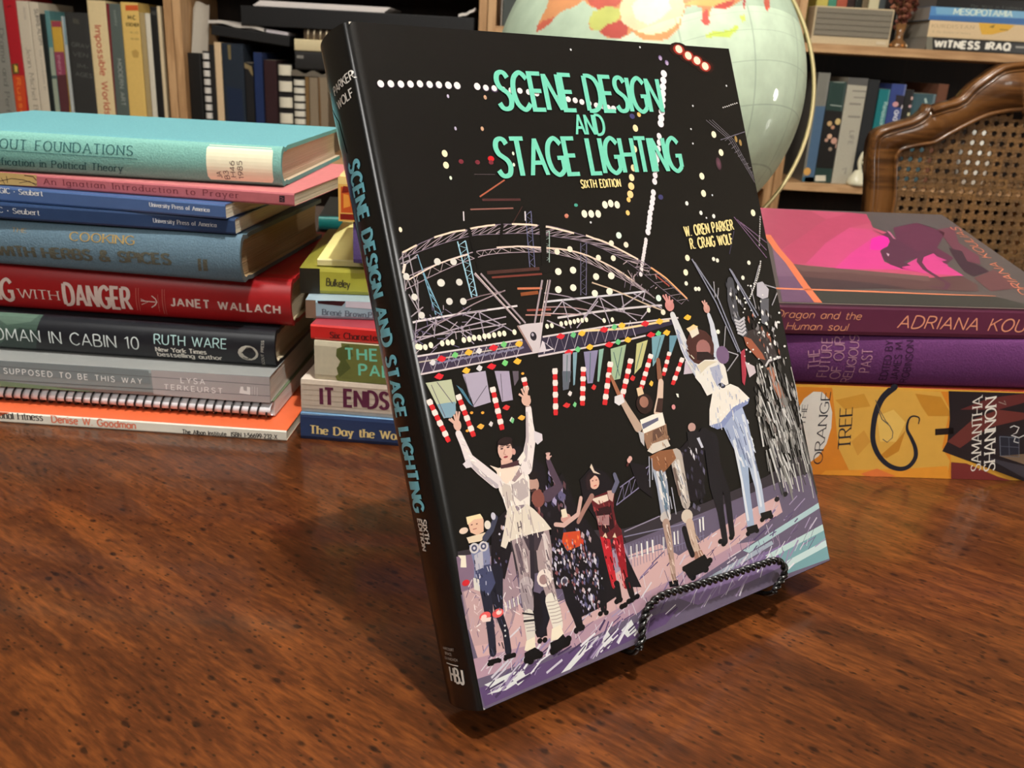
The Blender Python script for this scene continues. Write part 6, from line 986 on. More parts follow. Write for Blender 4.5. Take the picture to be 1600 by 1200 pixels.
[5,18,80,-7,12,-52,-19,1,28,3,169,170,171,19,241,799,246,1658,265,1637,126,762,104,34,79],
[0,18,172,139,61,181,97,197,50,159,31],
[0,18,172,345,14,428,57,497,88,462,46,387,14],
[0,18,172,545,53,588,96,609,52,577,28],
[0,18,172,654,75,713,99,728,51,678,40],
[0,18,172,27,48,222,60,266,64,105,36],
[0,18,172,25,83,145,87,197,73,56,58],
[0,18,173,14,512,241,491,238,334,183,246,3,282],
[0,18,174,16,410,141,420,191,279,144,201,15,221],
[0,18,175,14,534,137,519,154,416,7,413],
[5,18,60,-23,28,-37,33,2,23,35,5,176,177,178,179,180,16,522,261,479,230,267,7,245],
[5,18,60,34,110,19,62,3,34,53,81,3,181,182,183,7,134,435,84,793,94,1707,136,1716,17,737,11,20,17],
[5,18,40,23,70,7,33,3,47,70,94,2,184,185,12,154,440,106,800,118,956,45,418,17,22,28],
[1,18,109,46,753,413,905,400,1044,387,1200,386],
[1,18,186,46,763,432,957,446],
[1,18,187,40,742,333,1023,310,1179,311],
[1,18,188,81,780,370,771,320],
[1,18,188,81,811,369,801,319],
[1,18,188,82,837,367,828,317],
[1,18,188,82,867,367,857,317],
[1,18,188,83,896,365,886,315],
[1,18,188,84,955,361,945,310],
[1,18,188,85,1018,367,1008,316],
[1,18,188,86,1038,366,1028,314],
[1,18,188,88,1170,382,1159,330],
[1,18,188,89,1190,385,1179,332],
[1,18,189,29,763,378,749,288],
[1,18,189,29,779,378,765,288],
[1,18,189,29,795,377,781,288],
[1,18,189,29,810,377,797,288],
[1,18,189,29,826,377,812,288],
[1,18,189,29,842,376,829,288],
[1,18,189,29,858,376,845,288],
[1,18,189,30,874,376,861,288],
[1,18,189,29,891,375,877,288],
[1,18,189,29,907,375,893,287],
[1,18,189,30,923,375,910,287],
[1,18,189,30,940,374,926,287],
[1,18,189,30,956,374,943,287],
[1,18,189,30,973,374,960,287],
[1,18,189,31,990,374,976,287],
[1,18,189,30,1007,373,993,287],
[1,18,189,30,1023,373,1010,287],
[1,18,189,31,1040,373,1027,287],
[1,18,189,31,1058,372,1044,287],
[1,18,189,31,1075,372,1062,287],
[1,18,189,31,1092,372,1079,287],
[1,18,189,31,1109,371,1096,286],
[1,18,189,31,1127,371,1114,286],
[1,18,189,32,1144,371,1131,286],
[1,18,189,32,1162,370,1149,286],
[1,18,189,32,1180,370,1167,286],
[1,18,190,49,161,327,160,297],
[1,18,92,49,171,328,169,298],
[1,18,190,49,180,329,178,299],
[1,18,92,49,189,330,187,300],
[1,18,190,49,198,331,197,301],
[1,18,92,50,207,332,206,302],
[1,18,190,50,216,333,215,303],
[1,18,92,50,226,334,224,304],
[1,18,190,50,235,335,233,305],
[1,18,92,50,244,336,243,306],
[5,18,36,-19,25,-25,25,1,26,3,191,192,193,41,394,252,332,213,170,4,237],
[1,18,194,46,784,603,958,653],
[1,18,194,46,749,540,938,598],
[1,18,194,32,749,540,803,609,790,552,841,620,832,565,880,631,874,578,919,642,917,592,958,653],
[0,19,195,276,859,361,852,452,756,441,659,454,551,475,530,364,553,338,600,314,811],
[0,19,195,461,676,523,718,554,600,590,493,617,388,567,262,373,318],
[0,19,195,599,673,673,714,727,674,766,608,715,519,639,509,596,590],
[0,19,195,855,690,934,658,938,524,875,583],
[0,19,195,1061,677,1148,689,1247,739,1289,708,1219,459,1148,460,1081,521],
[0,19,195,742,369,794,203,740,219,712,291],
[0,19,195,432,561,588,529,646,422,677,207,569,186,467,178,427,280,403,377],
[0,19,195,176,606,251,643,239,497,187,406,139,450],
[0,19,195,251,357,338,306,318,161,274,169,241,285],
[4,20,64,17,8,196,197,198,199,200,201,202,203,413,483,552,453,595,323,584,181,514,170,442,276,403,377],
[4,20,46,19,8,196,197,198,199,200,201,202,203,423,522,617,458,594,261,374,325],
[4,20,14,20,4,204,205,206,207,474,729,523,718,515,581,442,599],
[4,20,12,12,8,196,197,198,199,200,201,202,203,183,635,240,627,205,419,150,435],
[4,20,22,25,5,208,209,210,211,212,364,682,441,659,419,570,361,594],
[4,20,22,23,4,213,214,215,216,461,738,521,688,538,626,456,613,431,671],
[4,20,12,18,3,217,218,219,1148,689,1289,708,1248,561,1168,609],
[4,20,16,23,3,220,221,222,1106,690,1256,590,1193,388,1124,451],
[3,21,223,229,278,-1,388,704],
[3,21,224,262,139,-1,395,734],
[3,21,225,144,56,-1,380,683],
[2,21,226,4,213,293,373,479,472,772,481,728,500,672,439,649],
[3,21,227,94,95,-1,474,786],
[1,21,227,45,474,786,468,804],
[1,21,227,45,474,786,474,805],
[1,21,227,45,474,786,481,804],
[1,21,227,45,474,786,486,802],
[1,21,227,48,474,784,491,789],
[3,21,228,287,324,-1,394,649],
[3,21,229,239,163,-1,500,550],
[0,21,230,485,585,508,585,510,553,484,554],
[2,21,231,4,158,184,184,158,448,539,484,527,559,550,587,606],
[0,21,232,477,501,553,489,548,434,478,432,461,471],
[4,21,10,15,3,233,234,235,477,501,553,489,548,434,478,432],
[2,22,236,5,624,480,312,312,288,108,453,104,375,95,293,89,222,83,176],
[2,22,237,5,639,491,319,270,270,155,440,144,363,138,292,149,227,145,161],
[0,22,238,72,559,151,548,147,497,135,463,145,412,105,411,65,440,76,486],
[0,22,239,75,480,141,474,147,405,114,372,78,401],
[0,22,240,84,520,121,528,112,470,79,467],
[0,22,241,63,447,85,435,80,394,58,407],
[3,23,242,194,183,-1,90,544,128,541],
[3,23,243,119,117,-1,90,544,128,541],
[3,23,244,52,52,-1,90,544,128,541],
[0,23,245,68,587,146,586,147,570,122,561,73,566],
[0,23,246,82,656,140,654,149,631,140,590,110,585,88,600],
[0,23,247,82,656,140,654,148,636,112,641,82,629],
[3,23,248,41,22,-1,98,625,119,623],
[1,23,249,24,99,608,115,608],
[2,23,250,3,247,223,198,141,566,172,588,199,625],
[3,23,251,133,155,-1,161,609],
[3,23,58,181,110,-1,62,613],
[3,23,182,96,135,-1,191,633],
[3,23,252,239,150,-1,80,306,133,301],
[3,23,253,118,78,-1,75,305,138,302],
[0,23,254,59,304,103,296,97,283,66,289],
[3,23,255,156,107,-1,31,438],
[0,23,256,21,537,51,529,45,488,22,495,30,522],
[0,23,257,57,158,102,153,104,136,60,140],
[0,23,257,123,154,168,149,170,132,126,136],
[3,23,258,90,78,-1,60,144,102,142,128,140,165,141,71,142],
[3,23,259,37,35,-1,151,251,148,234,145,216],
[2,23,260,4,528,475,396,317,448,332,449,254,464,185,467,146],
[3,23,261,121,116,-1,448,139,478,142,461,157],
[2,23,262,3,388,360,305,624,335,607,254,592,179],
[3,23,263,123,93,-1,572,165,600,160],
[2,23,264,3,359,282,282,338,306,329,221,294,175],
[3,23,265,113,98,-1,282,154,304,150],
[3,23,266,178,162,-1,439,328],
[3,23,267,118,107,-1,439,328],
[2,24,268,4,445,417,334,278,664,446,664,375,663,319,664,248],
[2,24,269,4,455,427,313,284,727,438,725,359,724,302,720,232],
[2,24,270,2,103,103,842,678,862,696],
[0,24,271,629,596,756,603,732,529,733,479,752,424,689,419,641,445,642,523],
[0,24,272,649,549,722,546,719,461,668,445,642,487],
[0,24,273,634,591,715,591,716,567,664,563],
[0,24,274,718,604,756,599,734,557,718,572],
[0,24,275,642,523,705,514,696,474,644,487],
[0,24,276,653,439,670,452,675,429],
[0,24,276,700,426,715,440,719,419],
[3,24,277,253,267,-1,664,650],
[0,24,278,625,668,645,692,683,683,667,672,646,663,642,628,623,626],
[0,24,279,668,722,676,692,703,672,670,685,658,710],
[3,24,280,38,25,-1,658,657,676,656],
[1,24,281,34,658,636,673,637],
[2,24,282,3,222,194,167,640,601,588,557,553,523],
[3,24,283,101,101,-1,864,701,856,695],
[2,24,284,3,171,229,200,770,657,776,627,749,597],
[4,24,16,11,3,285,286,287,650,429,717,419,738,320,667,332],
[3,24,288,140,105,-1,677,187,661,186,696,161,680,160,734,170,718,169,763,175,746,174],
[2,24,261,2,311,283,675,248,674,194],
[2,24,261,2,312,283,732,245,739,189],
[2,25,289,2,147,205,848,1034,871,957],
[2,25,290,3,267,326,415,877,942,901,886,936,813],
[0,25,113,847,954,891,958,892,924,860,915,840,930],
[2,25,291,2,218,280,1113,1061,1103,987],
[2,25,292,3,281,343,374,1105,971,1082,907,1053,855],
[0,25,293,1072,909,1100,904,1078,847,1043,857],
[3,25,294,448,415,-1,994,899],
[3,25,295,242,234,-1,993,907],
[0,25,296,967,967,997,970,1001,939,968,934],
[0,25,297,951,796,1089,800,1082,718,994,713,961,720],
[0,25,298,1008,785,1077,794,1063,759,997,742],
[0,25,299,953,840,1025,849,1081,848,1083,797,958,783],
[0,25,300,958,822,1052,833,1050,820,960,801],
[0,25,301,932,799,961,786,949,733,935,754],
[0,25,302,959,712,995,735,1077,738,1088,707,984,696],
[2,25,303,3,667,607,516,1001,644,1002,554,992,452],
[2,25,304,3,684,621,466,1108,659,1107,561,1111,461],
[0,25,305,967,688,1026,699,1096,692,1106,652,1045,620,1011,605,973,635],
[2,26,306,3,213,213,152,1009,613,1007,523,999,465],
[2,26,307,2,151,151,991,616,988,513],
[2,26,308,3,188,188,157,1112,636,1112,529,1110,469],
[2,26,309,2,155,155,1084,611,1087,505],
[3,26,310,298,232,-1,987,435],
[3,26,311,324,286,-1,1103,410],
[2,26,312,4,396,335,274,244,983,410,981,328,973,248,965,173],
[2,26,313,3,434,372,372,1110,378,1112,309,1121,238],
[0,26,257,937,184,987,178,985,152,936,162],
[2,26,314,2,91,91,986,401,982,305],
[0,26,315,1093,261,1146,258,1157,221,1103,220],
[0,26,316,1022,220,1158,237,1182,187,1131,169,1048,165],
[3,26,316,179,127,-1,1038,210,1070,164,1148,175,1179,204],
[2,26,317,3,277,277,277,1074,364,1081,294,1091,254],
[1,26,318,54,963,689,936,569],
[1,26,318,54,975,679,957,594],
[1,26,318,55,1050,543,1046,432],
[1,26,318,55,1031,510,1030,458],
[2,27,319,3,304,371,371,1466,1138,1463,1075,1453,1013],
[2,27,320,3,202,270,303,1456,1210,1464,1167,1462,1125],
[3,27,321,196,200,-1,1451,1239],
[1,27,322,81,1449,1239,1432,1275],
[1,27,322,81,1449,1239,1447,1276],
[1,27,322,81,1449,1239,1458,1266],
[2,27,323,5,291,388,517,582,582,1244,1235,1260,1171,1277,1094,1302,1028,1334,968],
[2,27,324,3,162,227,227,1253,1145,1274,1067,1313,999],
[3,27,325,261,247,-1,1237,1277],
[1,27,326,97,1237,1277,1210,1324],
[1,27,326,97,1237,1277,1227,1326],
[1,27,326,97,1237,1277,1246,1316],
[1,27,326,97,1237,1277,1262,1298],
[3,27,327,843,771,-1,1367,1081],
[3,27,210,428,392,-1,1384,1072],
[0,27,328,1341,1064,1407,1055,1447,1021,1386,1016,1332,1031],
[0,27,329,1318,1157,1353,1177,1374,1167,1376,1139,1329,1125],
[0,27,330,1307,1169,1353,1179,1375,1171,1358,1162,1317,1154],
[0,27,331,1319,1005,1379,1024,1475,1011,1494,972,1494,901,1407,880,1351,872,1327,927,1302,959],
[0,28,332,1398,986,1459,991,1463,934,1423,898,1405,943],
[0,28,333,1324,1004,1378,1020,1453,1006,1390,994,1334,968],
[2,28,334,4,739,739,672,604,1436,769,1461,694,1485,619,1487,555],
[2,28,335,4,755,686,618,549,1512,784,1532,709,1538,622,1536,544],
[0,28,336,1388,883,1504,899,1549,877,1606,818,1580,801,1493,787,1398,741,1330,747,1349,813],
[0,28,337,1606,818,1589,796,1499,776,1413,724,1373,722,1330,746,1400,748,1495,798,1573,813],
[3,28,338,62,49,-1,1341,750,1364,760,1387,769,1410,778,1433,786,1456,793,1478,799,1500,803,1522,806,1544,809,1566,810,1588,811],
[3,28,339,158,84,-1,1445,905,1457,896],
[2,28,340,3,611,475,441,1489,561,1470,424,1459,286],
[2,28,341,3,518,449,414,1540,565,1552,434,1545,321],
[2,29,342,3,170,136,136,1458,653,1458,483,1449,311],
[2,29,342,3,172,138,138,1544,750,1552,548,1545,350],
[0,29,343,1428,282,1498,279,1502,249,1431,248],
[3,29,265,145,103,-1,1432,253,1490,252],
[0,29,343,1531,319,1603,316,1607,286,1534,284],
[3,29,265,148,105,-1,1535,289,1595,289],
[2,29,344,3,322,286,250,1694,606,1694,460,1699,372],
[3,29,345,170,113,-1,1653,353,1713,362],
[3,29,346,225,185,-1,1227,759],
[0,29,347,1195,745,1251,741,1308,703,1314,653,1186,679],
[0,29,348,1242,709,1271,710,1288,665,1258,664],
[2,29,349,4,855,724,395,329,1321,680,1299,491,1296,381,1289,259],
[2,29,350,3,652,391,326,1291,713,1355,450,1337,275],
[3,29,316,153,106,-1,1278,249,1329,263,1262,264],
[3,29,351,108,108,-1,1147,859],
[0,29,352,1175,911,1188,908,1187,892,1178,896],
[0,30,353,1648,1108,1781,1120,1830,1025,1845,963,1750,940,1685,1016],
[0,30,354,1644,1094,1691,1073,1745,1000,1758,968,1708,983,1652,1049],
[0,30,355,1753,932,1792,934,1828,832,1844,733,1813,745,1775,841],
[2,30,356,4,422,563,492,563,1631,1341,1617,1256,1617,1184,1650,1115],
[1,30,357,106,1608,1171,1636,1158,1677,1173],
[1,30,357,106,1609,1156,1638,1144,1675,1157],
[1,30,357,105,1610,1141,1640,1129,1672,1142],
[1,30,357,106,1611,1127,1642,1114,1670,1126],
[1,30,357,105,1612,1112,1644,1099,1668,1110],
[0,30,358,1801,1318,1840,1321,1873,1281,1857,1245,1817,1242,1784,1260],
[0,30,359,1801,1243,1861,1241,1823,1115,1780,1135],
[1,30,360,108,1750,940,1778,962,1863,967],
[0,30,361,1608,1026,1638,1037,1616,924,1591,878,1580,894],
[0,30,362,1622,981,1677,951,1679,922,1632,907],
[4,30,26,19,5,363,364,365,366,367,1593,1352,1664,1345,1672,1119,1587,1187],
[4,30,48,20,6,368,369,370,371,372,373,1685,1161,1810,1220,1871,1124,1867,960,1762,946,1691,1073],
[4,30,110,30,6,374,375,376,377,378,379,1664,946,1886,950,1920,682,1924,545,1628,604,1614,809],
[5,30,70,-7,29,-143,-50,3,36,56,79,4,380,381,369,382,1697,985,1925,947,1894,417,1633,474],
[1,30,383,74,1421,1460,1515,1260],
[1,30,383,74,1432,1445,1531,1280],
[1,30,383,76,1515,1260,1593,1028],
[1,30,383,76,1531,1280,1606,1019],
[1,30,383,78,1642,1398,1750,1164],
[1,30,383,78,1650,1390,1768,1170],
[1,30,384,55,1526,1351,1516,1281],
[1,30,384,55,1548,1321,1529,1273],
[1,30,384,56,1545,1150,1508,1055],
[1,30,384,55,1506,1048,1589,1015],
[1,30,384,56,1589,1015,1500,956],
[1,30,384,58,1747,1264,1840,1396],
[1,30,384,59,1847,1306,1925,1281],
[1,30,384,60,1925,1259,1873,1206],
[1,30,384,58,1757,1300,1762,1203],
[3,30,385,51,35,-1,1733,1254,1741,1262,1749,1271,1757,1279,1765,1287,1772,1295,1780,1303,1787,1311,1795,1319,1802,1328,1808,1336,1815,1344,1821,1353,1827,1361,1833,1370,1838,1378,1843,1387,1847,1395,1851,1404,1855,1413],
[3,30,386,42,29,-1,1854,1067],
[3,30,386,54,37,-1,1690,1025],
[3,30,386,70,48,-1,1814,1125],
[3,30,386,44,30,-1,1674,1196],
[3,30,386,57,41,-1,1647,1031],
[3,30,386,45,31,-1,1781,1317],
[3,30,386,79,53,-1,1841,970],
[3,30,386,60,41,-1,1688,1211,1643,968,1669,1018,1764,1139],
[3,30,386,41,28,-1,1629,1004],
[3,30,386,79,53,-1,1904,1011,1809,1034],
[3,30,386,40,27,-1,1765,1001,1897,957],
[3,30,386,52,36,-1,1775,1152],
[3,30,386,35,24,-1,1662,1059],
[3,30,386,79,53,-1,1810,1131],
[3,30,386,61,42,-1,1814,1077],
[3,30,386,42,29,-1,1727,1199],
[3,30,386,74,50,-1,1752,1095],
[3,30,386,47,33,-1,1739,1312],
[3,30,386,72,49,-1,1912,1167,1819,964,1726,941,1794,974],
[3,30,386,56,39,-1,1802,1232],
[3,30,386,72,50,-1,1757,1308,1898,1124,1702,1238],
[3,30,386,48,32,-1,1824,1260,1715,979],
[3,30,386,79,53,-1,1890,1126],
[3,30,386,65,45,-1,1700,1257],
[3,30,387,400,399,-1,1492,1029],
[2,31,388,5,764,713,611,586,458,283,541,284,466,279,405,271,363,261,279],
[2,31,389,5,728,702,624,520,442,377,530,376,460,365,400,364,349,370,278],
[0,31,390,290,552,394,532,347,468,310,478],
[2,32,391,3,156,156,130,389,514,385,439,380,396],
[2,32,392,3,177,177,151,264,509,267,440,263,409],
[2,32,393,2,127,127,289,484,286,409],
[0,32,394,325,537,346,532,311,371,279,286,295,382],
[3,32,395,344,324,-1,354,364],
[3,32,396,189,181,-1,348,360],
[3,32,397,308,287,-1,271,363],
[3,32,398,166,136,-1,258,330],
[2,32,399,2,507,456,265,340,261,279],
[2,32,400,3,453,428,353,255,256,251,207,245,166],
[2,32,401,3,519,545,467,363,280,369,234,371,182],
[1,32,402,34,340,277,369,271,399,271],
[1,32,402,33,342,263,370,258,399,258],
[1,32,402,34,343,250,370,245,399,245],
[1,32,402,33,345,237,371,232,399,232],
[1,32,402,34,346,224,372,219,399,219],
[1,32,402,33,348,211,373,206,399,207],
[1,32,402,34,349,198,373,193,399,194],
[1,32,403,32,232,254,277,245],
[1,32,403,33,233,242,276,233],
[1,32,403,33,233,229,276,221],
[1,32,403,32,234,216,275,209],
[1,32,403,33,235,204,274,196],
[1,32,404,66,231,271,278,251],
[1,32,404,76,230,242,277,232],
[0,33,405,225,172,264,175,258,137,233,129,210,143],
[0,33,406,342,179,383,182,389,145,359,135,328,139],
[0,33,316,208,134,228,137,255,139,271,126,280,108,271,95,234,98,203,105],
[0,33,316,323,134,359,135,386,146,397,126,408,113,398,97,349,94,321,94],
[3,33,258,151,132,-1,213,108,227,100,270,107,329,101,343,103,397,110,405,121],
[0,33,407,241,785,270,794,338,785,366,769,373,731,361,667,350,626,306,623,251,631,244,684,235,716],
[0,33,408,258,654,342,640,367,615,402,568,426,527,381,529,339,532,285,533,232,530,216,509,197,523,232,592],
[0,34,409,293,723,346,737,363,718,354,668,314,657,292,683],
[0,34,410,249,743,292,718,286,669,255,641,246,693],
[0,34,411,287,646,335,642,321,633,294,626],
[0,34,412,217,811,249,794,284,791,337,780,310,745,270,731,251,753,238,786],
[0,34,413,296,738,343,779,346,752,307,730],
[2,34,414,5,243,267,364,437,461,116,946,127,904,138,852,179,804,232,747],
[2,34,415,5,263,316,421,473,500,429,979,421,924,417,877,391,820,369,768],
[2,34,416,3,123,147,172,130,844,181,783,228,733],
[2,34,417,3,79,131,158,418,966,399,876,370,799],
[0,34,121,434,895,467,876,464,853,438,842,426,860],
[0,34,418,109,838,138,852,148,820,119,821],
[0,34,419,337,806,372,832,375,808,344,784],
[5,34,34,-4,4,-25,-8,2,25,38,5,420,421,422,423,424,242,780,337,780,373,731,350,628,254,636,243,704],
[5,34,30,-7,4,-34,-9,2,25,35,5,420,421,422,423,424,256,648,353,625,417,533,233,536,211,535],
[5,34,16,4,14,-16,-5,2,24,34,5,420,421,422,423,424,119,940,131,898,180,808,226,748,211,737,135,838,118,891],
[5,34,14,-3,3,-23,-8,2,26,34,5,420,421,422,423,424,421,976,437,973,424,876,385,770,364,774,402,880],
[5,34,26,1,7,-40,-12,2,25,40,5,391,425,426,427,428,269,545,309,535,269,277,241,285],
[5,34,26,1,8,-42,-12,2,26,42,5,391,425,426,427,428,361,528,405,516,382,293,345,304],
[5,34,24,2,7,-43,-14,2,30,45,5,429,430,431,432,433,985,640,1033,630,1014,447,980,455],
[5,34,24,3,10,-44,-14,2,31,46,5,429,430,431,432,433,1086,656,1126,648,1129,449,1095,458],
[5,34,18,-3,8,-22,-7,2,30,45,4,434,435,436,437,951,796,1092,792,1087,717,970,718],
[5,34,12,-3,7,-19,-7,2,30,45,3,438,439,28,987,707,1096,692,1104,645,1012,612],
[5,34,14,2,7,-38,-12,2,30,42,3,440,441,442,971,420,999,413,982,179,949,188],
[5,34,12,3,10,-35,-12,2,31,43,3,443,444,445,1098,373,1132,365,1141,241,1101,251],
[5,34,30,0,6,-32,-9,2,28,45,5,446,447,448,449,450,647,451,758,430,742,226,646,253],
[5,34,26,-5,6,-20,-6,2,28,41,4,451,452,453,454,635,581,740,578,733,443,644,458],
[5,34,26,-3,3,-21,-6,2,24,33,5,455,456,457,458,459,72,529,145,522,136,451,107,374,79,406,68,452],
[5,34,22,-1,5,-28,-9,2,24,36,4,460,461,462,463,91,427,165,406,139,170,75,190],
[5,34,26,-5,8,-29,-8,2,33,46,5,464,465,466,467,468,1318,998,1474,1006,1494,901,1352,875],
[5,34,28,-8,3,-38,-10,2,33,47,5,464,465,466,467,468,1386,876,1540,879,1596,820,1398,741,1334,753],
[5,34,40,3,12,-58,-17,2,33,53,5,469,470,334,471,472,1406,733,1572,773,1568,545,1487,555],
[5,34,18,6,16,-35,-14,2,32,45,5,464,465,466,467,468,1241,1222,1296,1077,1335,975,1289,982,1256,1103],
[4,34,70,10,5,473,474,187,475,209,414,489,552,453,611,319,600,177,513,164,442,276,403,377],
[4,34,60,10,5,476,477,478,479,480,426,534,629,469,611,256,374,325],
[5,34,90,-7,35,-163,-64,3,42,71,106,5,481,482,483,484,485,1648,876,1925,858,1925,434,1615,472],  # grey strokes put glare on the glossy jacket's right side into the print
[1,35,486,73,117,973,98,1003],
[1,35,486,73,117,973,113,1013],
[1,35,486,73,117,973,125,1023],
[1,35,486,73,117,973,137,1020],
[1,35,486,73,117,973,89,1002],
[3,35,486,159,203,-1,118,975],
[1,35,486,83,426,1016,399,1039],
[1,35,486,83,426,1016,415,1056],
[1,35,486,83,426,1016,433,1062],
[1,35,486,83,426,1016,445,1058],
[1,35,486,83,426,1016,446,1023],
[3,35,486,213,214,-1,426,1011],
[1,35,487,26,416,988,441,987],
[0,35,488,267,820,314,811,317,784,283,786,264,796],
[0,35,489,260,802,287,801,324,803,343,804,338,785,308,786,260,789],
[3,35,490,358,394,-1,295,855],
[3,35,491,317,382,-1,293,848],
[3,35,490,331,151,-1,300,881],
[3,35,322,84,116,-1,328,838],
[3,36,492,66,29,-1,280,858,308,858],
[1,36,492,30,273,866,290,864],
[1,36,492,30,301,865,320,862],
[1,36,493,35,292,853,284,837,293,834],
[3,36,494,99,37,-1,290,826],
[1,36,495,26,293,726,286,669,290,648],
[1,36,496,25,264,704,259,645],
[1,36,497,41,285,588,283,553],
[1,36,497,41,298,590,298,554],
[1,36,497,40,283,568,300,569],
[1,36,402,35,275,618,242,540],
[1,36,402,36,345,621,348,537],
[1,36,498,30,316,627,293,533],
[0,36,499,3,2407,13,2407,3,2397,3,2391],
[0,36,500,3,12,10,3,3,3]]
# ------------------------------------------------------------------ room
ROOM = dict(x0=-2.3, x1=2.3, y0=-1.9, y1=2.53, z0=-0.75, z1=1.70)
def slab(name, lo, hi, col, mat, kind=True):
    mb = MB(); mb.box(lo, hi, col); o = mb.build(name, mat)
    return structure(o)
R_ = ROOM
slab('floor', (R_['x0'], R_['y0'], R_['z0']-.05), (R_['x1'], R_['y1'], R_['z0']), (150, 110, 74), 'floor')
slab('ceiling', (R_['x0'], R_['y0'], R_['z1']), (R_['x1'], R_['y1'], R_['z1']+.05), (196, 190, 180), 'plaster')
slab('wall_back', (R_['x0'], R_['y1'], R_['z0']), (R_['x1'], R_['y1']+.05, R_['z1']), (132, 122, 106), 'plaster')
slab('wall_front', (R_['x0'], R_['y0']-.05, R_['z0']), (R_['x1'], R_['y0'], R_['z1']), (132, 122, 106), 'plaster')
slab('wall_left', (R_['x0']-.05, R_['y0'], R_['z0']), (R_['x0'], R_['y1'], R_['z1']), (132, 122, 106), 'plaster')
slab('wall_right', (R_['x1'], R_['y0'], R_['z0']), (R_['x1']+.05, R_['y1'], R_['z1']), (132, 122, 106), 'plaster')

# ------------------------------------------------------------------ table
tb = thing('dining_table', 'stained reddish brown wooden table with dark flecks carrying the propped book and the stacks', 'table', (0, .3, -.75))
mb = MB(); mb.box((-1.15, -.85, .71), (1.2, .82, .75), (120, 64, 32)); bevel(mb.build('tabletop', 'table', tb), .006, 3)
mb = MB()
for lo, hi in (((-1.02, -.74, .62), (1.07, -.715, .71)), ((-1.02, .685, .62), (1.07, .71, .71)), ((-1.02, -.715, .62), (-.995, .685, .71)), ((1.045, -.715, .62), (1.07, .685, .71))): mb.box(lo, hi, (90, 48, 24))
mb.build('apron', 'chair', tb)
for sx in (-.985, 1.035):
    for sy in (-.705, .675):
        mb = MB(); mb.lathe([(0, 0), (.022, 0), (.026, .04), (.022, .08), (.03, .3), (.036, .5), (.03, .56), (.04, .6), (.04, .71), (0, .71)], (90, 48, 24), n=20, center=(sx, sy, 0)); mb.build('leg', 'chair', tb)

# ------------------------------------------------------------------ bookcases
case_labels = ['wood laminate bookcase at the far left holding the colourful upright books', 'wood laminate bookcase behind the tall left stack, crowded with dark binders',
               'wood laminate bookcase behind the globe', 'wood laminate bookcase at the right behind the cane-backed chair']
ZB, ZU = ZLOW - .0003, ZUP
for i, (a, b) in enumerate(CASES):
    t = thing('bookcase', case_labels[i], 'bookcase', ((a+b)/2, CASE_Y, -.75), 0, 'bookcases along the back wall')
    w = (b - a) / 2; bt = .0185
    for s_ in (-1, 1):
        mb = MB(); mb.box((s_*w if s_ < 0 else w - bt, 0, 0), (-w + bt if s_ < 0 else w, .27, 2.0), (180, 140, 96)); bevel(mb.build('side_panel', 'side', t), .001, 1)
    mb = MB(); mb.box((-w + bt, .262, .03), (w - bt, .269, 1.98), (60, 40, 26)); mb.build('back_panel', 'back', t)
    up = {0: [ZB - .31, ZB, ZB + .385, ZB + .75], 1: [ZB - .31, ZB, ZB + .41, ZB + .75], 2: [ZB - .3, ZB, ZUP, ZUP + .36], 3: [ZB - .3, ZB, ZUP, ZUP + .36]}[i]
    for zt in [-.64] + up + [1.25 - 0]:
        mb = MB(); mb.box((-w + bt, .0, zt - bt + .75), (w - bt, .262, zt + .75), (186, 146, 102)); bevel(mb.build('shelf', 'shelf', t), .001, 1)

# ------------------------------------------------------------------ stacked books on the table
def stand_matrix(o):        # spine upright: local x points down, thickness to the right
    return Matrix(((0, 0, 1, o[0]), (0, 1, 0, o[1]), (-1, 0, 0, o[2]), (0, 0, 0, 1)))
for b in BOOKS:
    t = thing(b['name'], b['label'], b['cat'], b['o'], b['yaw'], b['group'])
    c = b['cols']
    fr = make_book(t, b['L'], b['D'], b['T'], b['hard'], b['bulge'], c[0], c[1], c[2], b['mat'], b['prims'], ends=b['extra'].get('ends'))
    if 'label' in b['extra']:
        T = b['T']
        (u0, v0), (u1, v1), (u2, v2), (u3, v3) = b['extra']['label']
        ua, ub, va, vb = (u0+u1)/2, (u2+u3)/2, max(.0012, min(v1, v2)), min(T - .001, max(v0, v3))
        lb = MB(); n = 10
        for k in range(n):
            z0, z1 = va + (vb-va)*k/n, va + (vb-va)*(k+1)/n
            i0 = .0012 if k == 0 else 0; i1 = .0012 if k == n-1 else 0
            lb.add([fr(ua+i0, z0, .0003), fr(ub-i0, z0, .0003), fr(ub-i1, z1, .0003), fr(ua+i1, z1, .0003)], [(0, 1, 2, 3)], (230, 226, 196))
        print_on(lb, fr, b['extra']['ltext'], h0=3.6e-4)
        o = lb.build('shelf_label', 'paper', t.children[0]); o['label'] = 'cream paper library label'
for b in SHELF_BOOKS:
    t = thing(b['name'], b['label'], 'book' if b['name'] != 'ring_binder' else 'binder', (0, 0, 0), 0, b['group']); t.matrix_world = stand_matrix(b['o'])
    c = b['cols']; make_book(t, b['L'], b['D'], b['T'], b['hard'], b['bulge'], c[0], c[1], c[2], b['mat'], b['prims'])
for b in FLAT_BOOKS:
    t = thing('paperback_book', b['label'], 'book', b['o'], 0, 'flat pile of books on the upper right shelf')
    c = b['cols']; make_book(t, b['L'], b['D'], b['T'], b['hard'], 0, c[0], c[1], c[2], b['mat'], b['prims'])

